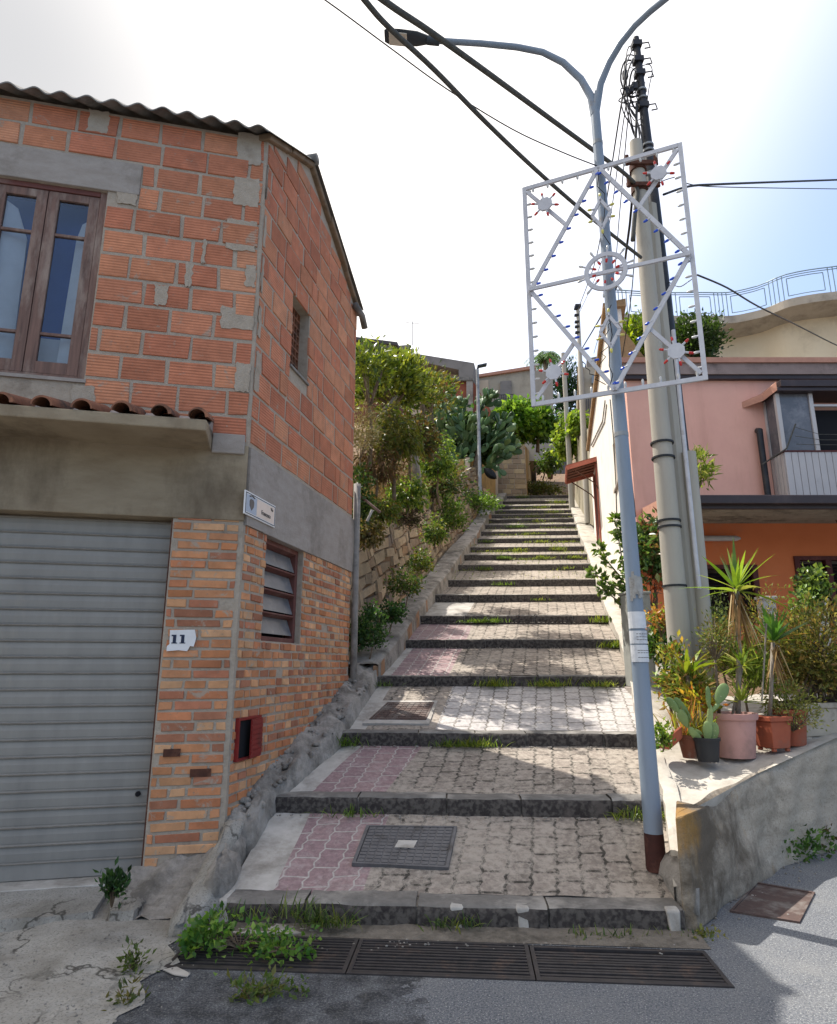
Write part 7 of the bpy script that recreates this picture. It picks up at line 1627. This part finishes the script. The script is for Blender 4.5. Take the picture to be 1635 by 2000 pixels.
cs = W(1602, 1290, 7.6); q, d, cc = cloud(cs, (.66, .44, .66), 360, 22, .07, .2); leaves('foliage', q, unit(d+RNG.normal(size=q.shape)*.7+np.array([0, 0, .35])), .065, .022, ('#7a7c40', '#8a8248', '#5f6c34', '#9a7a48', '#a89a60', '#55602e'), LEAF, t)
trunk([([px0+ax*.4+ay*.18+Zv*hh_, cs-Zv*.2], [.03, .02])] + [([px0+ax*(.2+.02*k)+ay*.18+Zv*hh_, (Vector(cc[k])+cs)/2, Vector(cc[k])], [.012, .008, .003]) for k in range(0, 60)], M['bark'], t, 'stems', 5)
cs2 = W(1545, 1400, 7.0); q, d, cc = cloud(cs2, (.30, .15, .14), 40, 14, .04, .3); t2 = thing('trailing_plant', cs2-Zv*.15, 'pale trailing plant spilling over the pots beside the grey planter', 'plant'); leaves('foliage', q, unit(d+RNG.normal(size=q.shape)*.6), .04, .014, ('#a0a060', '#8a9050', '#b0a870', '#6d7a40'), LEAF, t2); trunk([([cs2-Zv*.14, Vector(k)], [.006, .002]) for k in cc[:20]], M['bark'], t2, 'stems', 4)
tree('shrub', W(1352, 1400, 7.2), W(1350, 1345, 7.15), (.24, .16, .22), 'mixed pale green stems between the concrete pole and the black pot', 'shrub', ('#9aa84a', '#7d9040', '#b0a858', '#5f7a34', '#b08050'), 60, 16, .05, .09, .022, LEAF, trunk_r=.012, up=.9)
tree('shrub', W(1462, 1390, 7.3), W(1462, 1318, 7.35), (.2, .18, .3), 'light green strap leaved plant behind the side shoots of the tall yucca', 'shrub', ('#8aa044', '#a0b054', '#6d8436'), 46, 14, .05, .14, .02, LEAF, trunk_r=.012, up=.8)
tree('shrub', W(1420, 1330, 7.5), W(1415, 1275, 7.5), (.2, .2, .3), 'half dry green bush behind the slender shrub', 'shrub', ('#7d8a48', '#94904c', '#5f6c38', '#a08850'), 60, 16, .06, .06, .022, LEAF, trunk_r=.012, up=.5)
# leafy shrubs behind, in front of the porch windows
tree('shrub', W(1592, 1290, 8.2), W(1592, 1150, 8.2), (.16, .16, .28), 'upright shrub with round glossy leaves in front of the right window shutters', 'shrub', ('#8aa04c', '#a0b45c', '#4a662e', '#37502a'), 40, 16, .05, .07, .05, WAXY, trunk_r=.015, up=.5)
tree('shrub', W(1568, 1290, 8.0), W(1566, 1180, 8.0), (.12, .12, .24), 'smaller leafy shoot left of the upright glossy shrub', 'shrub', ('#7d9a44', '#94a850', '#4a662e'), 22, 14, .05, .06, .04, WAXY, trunk_r=.012, up=.6)
tree('shrub', W(1500, 1340, 8.0), W(1500, 1215, 8.1), (.34, .3, .42), 'thin reddish twiggy shrub between the two yuccas', 'shrub', ('#8a8a44', '#a0704a', '#6d7a3a', '#94944a'), 60, 14, .08, .05, .016, LEAF, trunk_r=.015, up=.6)
tree('shrub', W(1390, 1340, 8.0), W(1392, 1200, 8.1), (.26, .25, .3), 'grey green shrub behind the tall yucca stem', 'shrub', ('#6a7a4a', '#7d8a58', '#55663a'), 50, 14, .07, .06, .018, LEAF, trunk_r=.012, up=.5)
ag = W(1345, 1330, 7.1); t = thing('agave', ag, 'arching strap leaved plant at the foot of the pale concrete pole', 'plant'); rosette(t, ag+Zv*.05, 16, .5, .06, ('#8a9a34', '#6d8a2c', '#a8a03c', '#55702a'), .75, .5, 1.2); trunk([([ag-Zv*.45, ag+Zv*.06], [.03, .03])], M['bark'], t)
tree('shrub', W(1315, 1400, 7.35), W(1318, 1330, 7.3), (.16, .15, .42), 'dense green stems at the foot of the concrete pole', 'shrub', ('#5f7a34', '#86a040', '#45602a', '#b0a04a', '#a86a44'), 50, 16, .06, .08, .03, LEAF, trunk_r=.015, up=.8)
tree('shrub', W(1302, 1345, 8.4), W(1300, 1262, 8.4), (.15, .15, .35), 'shaded leafy plant between the cabinet and the concrete pole', 'shrub', ('#3a5a28', '#4f7030', '#2d4820', '#86903e'), 40, 16, .06, .09, .05, LEAF, trunk_r=.012, up=.5)
tree('shrub', W(1296, 1300, 8.2), W(1290, 1208, 8.2), (.12, .12, .12), 'small red tipped leafy tuft above the grey cabinet side', 'shrub', ('#94a04a', '#b06a4a', '#7d9a40', '#c0904a'), 20, 14, .05, .07, .03, LEAF, trunk_r=.01, up=.5)
# red berried photinia between lamp and pole, fig shoots left of the lamp
tree('shrub', W(1280, 1200, 9.6), W(1276, 1090, 9.6), (.27, .25, .62), 'glossy leaved shrub with red leaves between the lamp post and the concrete pole', 'shrub', ('#4a6a38', '#5f8046', '#35522c', '#86a05a', '#94584a'), 80, 16, .08, .12, .06, WAXY, trunk_r=.02, up=.3)
q, d, cc = cloud(W(1275, 1135, 9.4), (.2, .15, .22), 8, 9, .06, .3); t2 = thing('shrub', W(1275, 1190, 9.4), 'cluster of orange red leaves above the grey cabinet', 'shrub'); leaves('leaves', q, unit(d+RNG.normal(size=q.shape)*.5), .10, .06, ('#b8603e', '#c06a44', '#9a5038'), WAXY, t2); trunk([([W(1275, 1190, 9.4), Vector(k)], [.008, .003]) for k in cc], M['bark'], t2, 'stems', 4)
fg = W(1245, 1200, 9.3); t = thing('fig_tree', fg, 'wild fig with lobed leaves on bare stems leaning over the right edge of the steps', 'fig tree')
stems = [[(1248, 1200), (1215, 1130), (1185, 1095), (1168, 1070)], [(1246, 1200), (1222, 1160), (1190, 1140), (1160, 1120)], [(1245, 1195), (1224, 1140), (1213, 1080), (1206, 1040), (1203, 1015)], [(1250, 1195), (1236, 1130), (1230, 1080), (1222, 1040)], [(1246, 1205), (1222, 1185), (1196, 1165), (1172, 1150)], [(1250, 1200), (1244, 1160), (1238, 1120)]]
trunk([([W(x, y, 9.3-.02*k) for x, y in s], [.018, .013, .010, .007, .005][:len(s)]) for k, s in enumerate(stems)], M['barkgrey'], t, 'stems')
P_, D = [], []
for s in stems:
    for (x0, y0), (x1, y1) in zip(s[1:], s[2:]+[s[-1]]):
        for f in (0, .25, .5, .75):
            b = W(x0+(x1-x0)*f, y0+(y1-y0)*f, 9.25)
            for _ in range(3):
                dd = unit(RNG.normal(size=(1, 3))+np.array([[0, -.2, .3]]))[0]
                for a in (-.55, 0, .55):      # three lobes
                    sd = np.cross(dd, [0, 0, 1.0]); P_.append(np.array(b)+dd*.03); D.append(dd*math.cos(a)+sd*math.sin(a))
for _ in range(70):
    b = np.array(W(1238+random.gauss(0, 14), 1172+random.gauss(0, 20), 9.25)); dd = unit(RNG.normal(size=(1, 3)))[0]
    for a in (-.55, 0, .55): sd = np.cross(dd, [0, 0, 1.0]); P_.append(b); D.append(dd*math.cos(a)+sd*math.sin(a))
leaves('leaves', np.array(P_), np.array(D), .10, .055, ('#5f7a3a', '#7d984a', '#45602e', '#94a858'), WAXY, t, jit=.3)
tree('shrub', W(1362, 1000, 8.9), W(1368, 918, 8.9), (.13, .12, .27), 'oleander tips sticking up beside the grey cable guard', 'shrub', ('#94a048', '#7d9040', '#b0b060', '#5f7a30'), 30, 12, .05, .13, .025, LEAF, trunk_r=.015, up=.9)
wp = W(1455, 1200, 8.6)
for k, (x, y) in enumerate(((1500, 1185), (1600, 1190))):
    c = W(x, y, 8.9); t = thing('fence_post', c-Zv*.8, ['squat white concrete post half hidden by twigs beside the left window', 'white concrete post half hidden by the shrub under the right window'][k], 'post'); mb = MB(); mb.box((c.x-.09, 8.85, c.z-1.0), (c.x+.09, 9.02, c.z+.1)); mb.box((c.x-.11, 8.83, c.z+.101), (c.x+.11, 9.04, c.z+.14)); mb.build('body', M['whitemetal'], t, bevel=.01)
# ================================================================= light and sky
SUN = Vector((.42, -.35, -1.0)).normalized()           # travel direction of the light
sd = bpy.data.lights.new('sun', 'SUN'); sd.energy = 3.3; sd.angle = R(.5); sd.color = (1, .95, .87)
so = bpy.data.objects.new('sun', sd); COL.objects.link(so); so.rotation_mode = 'QUATERNION'; so.rotation_quaternion = SUN.to_track_quat('-Z', 'Y'); so.location = (-8, 6, 20)
w = bpy.data.worlds.new('World'); S.world = w; w.use_nodes = True; nt = w.node_tree; nt.nodes.clear()
out = nt.nodes.new('ShaderNodeOutputWorld'); bg = nt.nodes.new('ShaderNodeBackground'); sky = nt.nodes.new('ShaderNodeTexSky'); sky.sky_type = 'NISHITA'; sky.sun_disc = False
el = math.asin(-SUN.z); az = math.atan2(-SUN.x, -SUN.y)
sky.sun_elevation = el; sky.sun_rotation = az; sky.air_density = 1.0; sky.dust_density = 3.5; sky.ozone_density = 1.0; sky.altitude = 100
WHT, HZ, HA, HB = 5.2, .28, .37, .72
bg.inputs['Strength'].default_value = .15
def wn(t, **k):
    o = nt.nodes.new(t)
    for a, v in k.items(): setattr(o, a, v)
    return o
def wm(op, a, b, cl=False):
    o = wn('ShaderNodeMath', operation=op, use_clamp=cl)
    for i, v in enumerate((a, b)):
        if isinstance(v, (int, float)): o.inputs[i].default_value = v
        else: nt.links.new(v, o.inputs[i])
    return o.outputs[0]
tc = wn('ShaderNodeTexCoord'); gen = tc.outputs['Generated']
dt = wn('ShaderNodeVectorMath', operation='DOT_PRODUCT'); nt.links.new(gen, dt.inputs[0]); dt.inputs[1].default_value = tuple(Vector((-.45, .18, 1)).normalized())
sx = wn('ShaderNodeSeparateXYZ'); nt.links.new(gen, sx.inputs[0])
nz = wn('ShaderNodeTexNoise'); nz.inputs['Scale'].default_value = 1.6; nz.inputs['Detail'].default_value = 2; nt.links.new(gen, nz.inputs['Vector'])
# thin bright haze: thick towards the sun and low down, thin to the right
v = wm('ADD', dt.outputs['Value'], wm('MULTIPLY', wm('SUBTRACT', nz.outputs['Fac'], .5), .18))
v = wm('ADD', v, wm('MULTIPLY', wm('SUBTRACT', .55, sx.outputs[2]), HZ))
mr = wn('ShaderNodeMapRange', interpolation_type='SMOOTHSTEP'); nt.links.new(v, mr.inputs[0]); mr.inputs[1].default_value = HA; mr.inputs[2].default_value = HB
veil = mr.outputs[0]
# a darker cloud bank high on the left
dc = wn('ShaderNodeVectorMath', operation='DOT_PRODUCT'); nt.links.new(gen, dc.inputs[0]); dc.inputs[1].default_value = tuple(Vector((-.62, .60, .72)).normalized())
mc = wn('ShaderNodeMapRange', interpolation_type='SMOOTHSTEP'); nt.links.new(wm('ADD', dc.outputs['Value'], wm('MULTIPLY', wm('SUBTRACT', nz.outputs['Fac'], .5), .10)), mc.inputs[0]); mc.inputs[1].default_value = .90; mc.inputs[2].default_value = 1.0
wc = wn('ShaderNodeMix', data_type='RGBA'); nt.links.new(mc.outputs[0], wc.inputs[0]); wc.inputs[6].default_value = (WHT*1.03, WHT*.985, WHT*.94, 1); wc.inputs[7].default_value = (WHT*.45, WHT*.45, WHT*.46, 1)
mx = wn('ShaderNodeMix', data_type='RGBA'); nt.links.new(veil, mx.inputs[0]); nt.links.new(sky.outputs[0], mx.inputs[6]); nt.links.new(wc.outputs[2], mx.inputs[7])
nt.links.new(mx.outputs[2], bg.inputs[0]); nt.links.new(bg.outputs[0], out.inputs[0])
S.view_settings.view_transform = 'Standard'; S.view_settings.look = 'None'; S.view_settings.gamma = 1; S.view_settings.exposure = 1.08
S.cycles.max_bounces = 8; S.cycles.diffuse_bounces = 5; S.cycles.transparent_max_bounces = 8; S.cycles.use_denoising = True
GR = {'far_house': 'houses at the top of the hill', 'cable': 'overhead cables', 'utility_pole': 'concrete utility poles', 'street_lamp': 'street lamps', 'manhole_cover': 'manhole covers', 'weed': 'weeds on the ground and along the walls', 'shrub': 'shrubs on the bank and among the pots', 'bare_tree': 'bare trunks on the bank', 'plaster_wall': 'plaster walls beside the upper steps', 'fence_post': 'white posts behind the pots', 'vine': 'vines on the pale poles', 'potted_yucca': 'yuccas in pots on the parapet', 'creeper': 'creepers on the stone wall', 'tree': 'trees behind the pink house', 'fig_tree': 'fig trees', 'flower_pot': 'flower pots'}
for o in bpy.data.objects:
    b = o.name.split('.')[0]
    if o.parent is None and 'category' in o and 'group' not in o and b in GR: o['group'] = GR[b]
for o in bpy.data.objects:
    if '_o' in o: del o['_o']
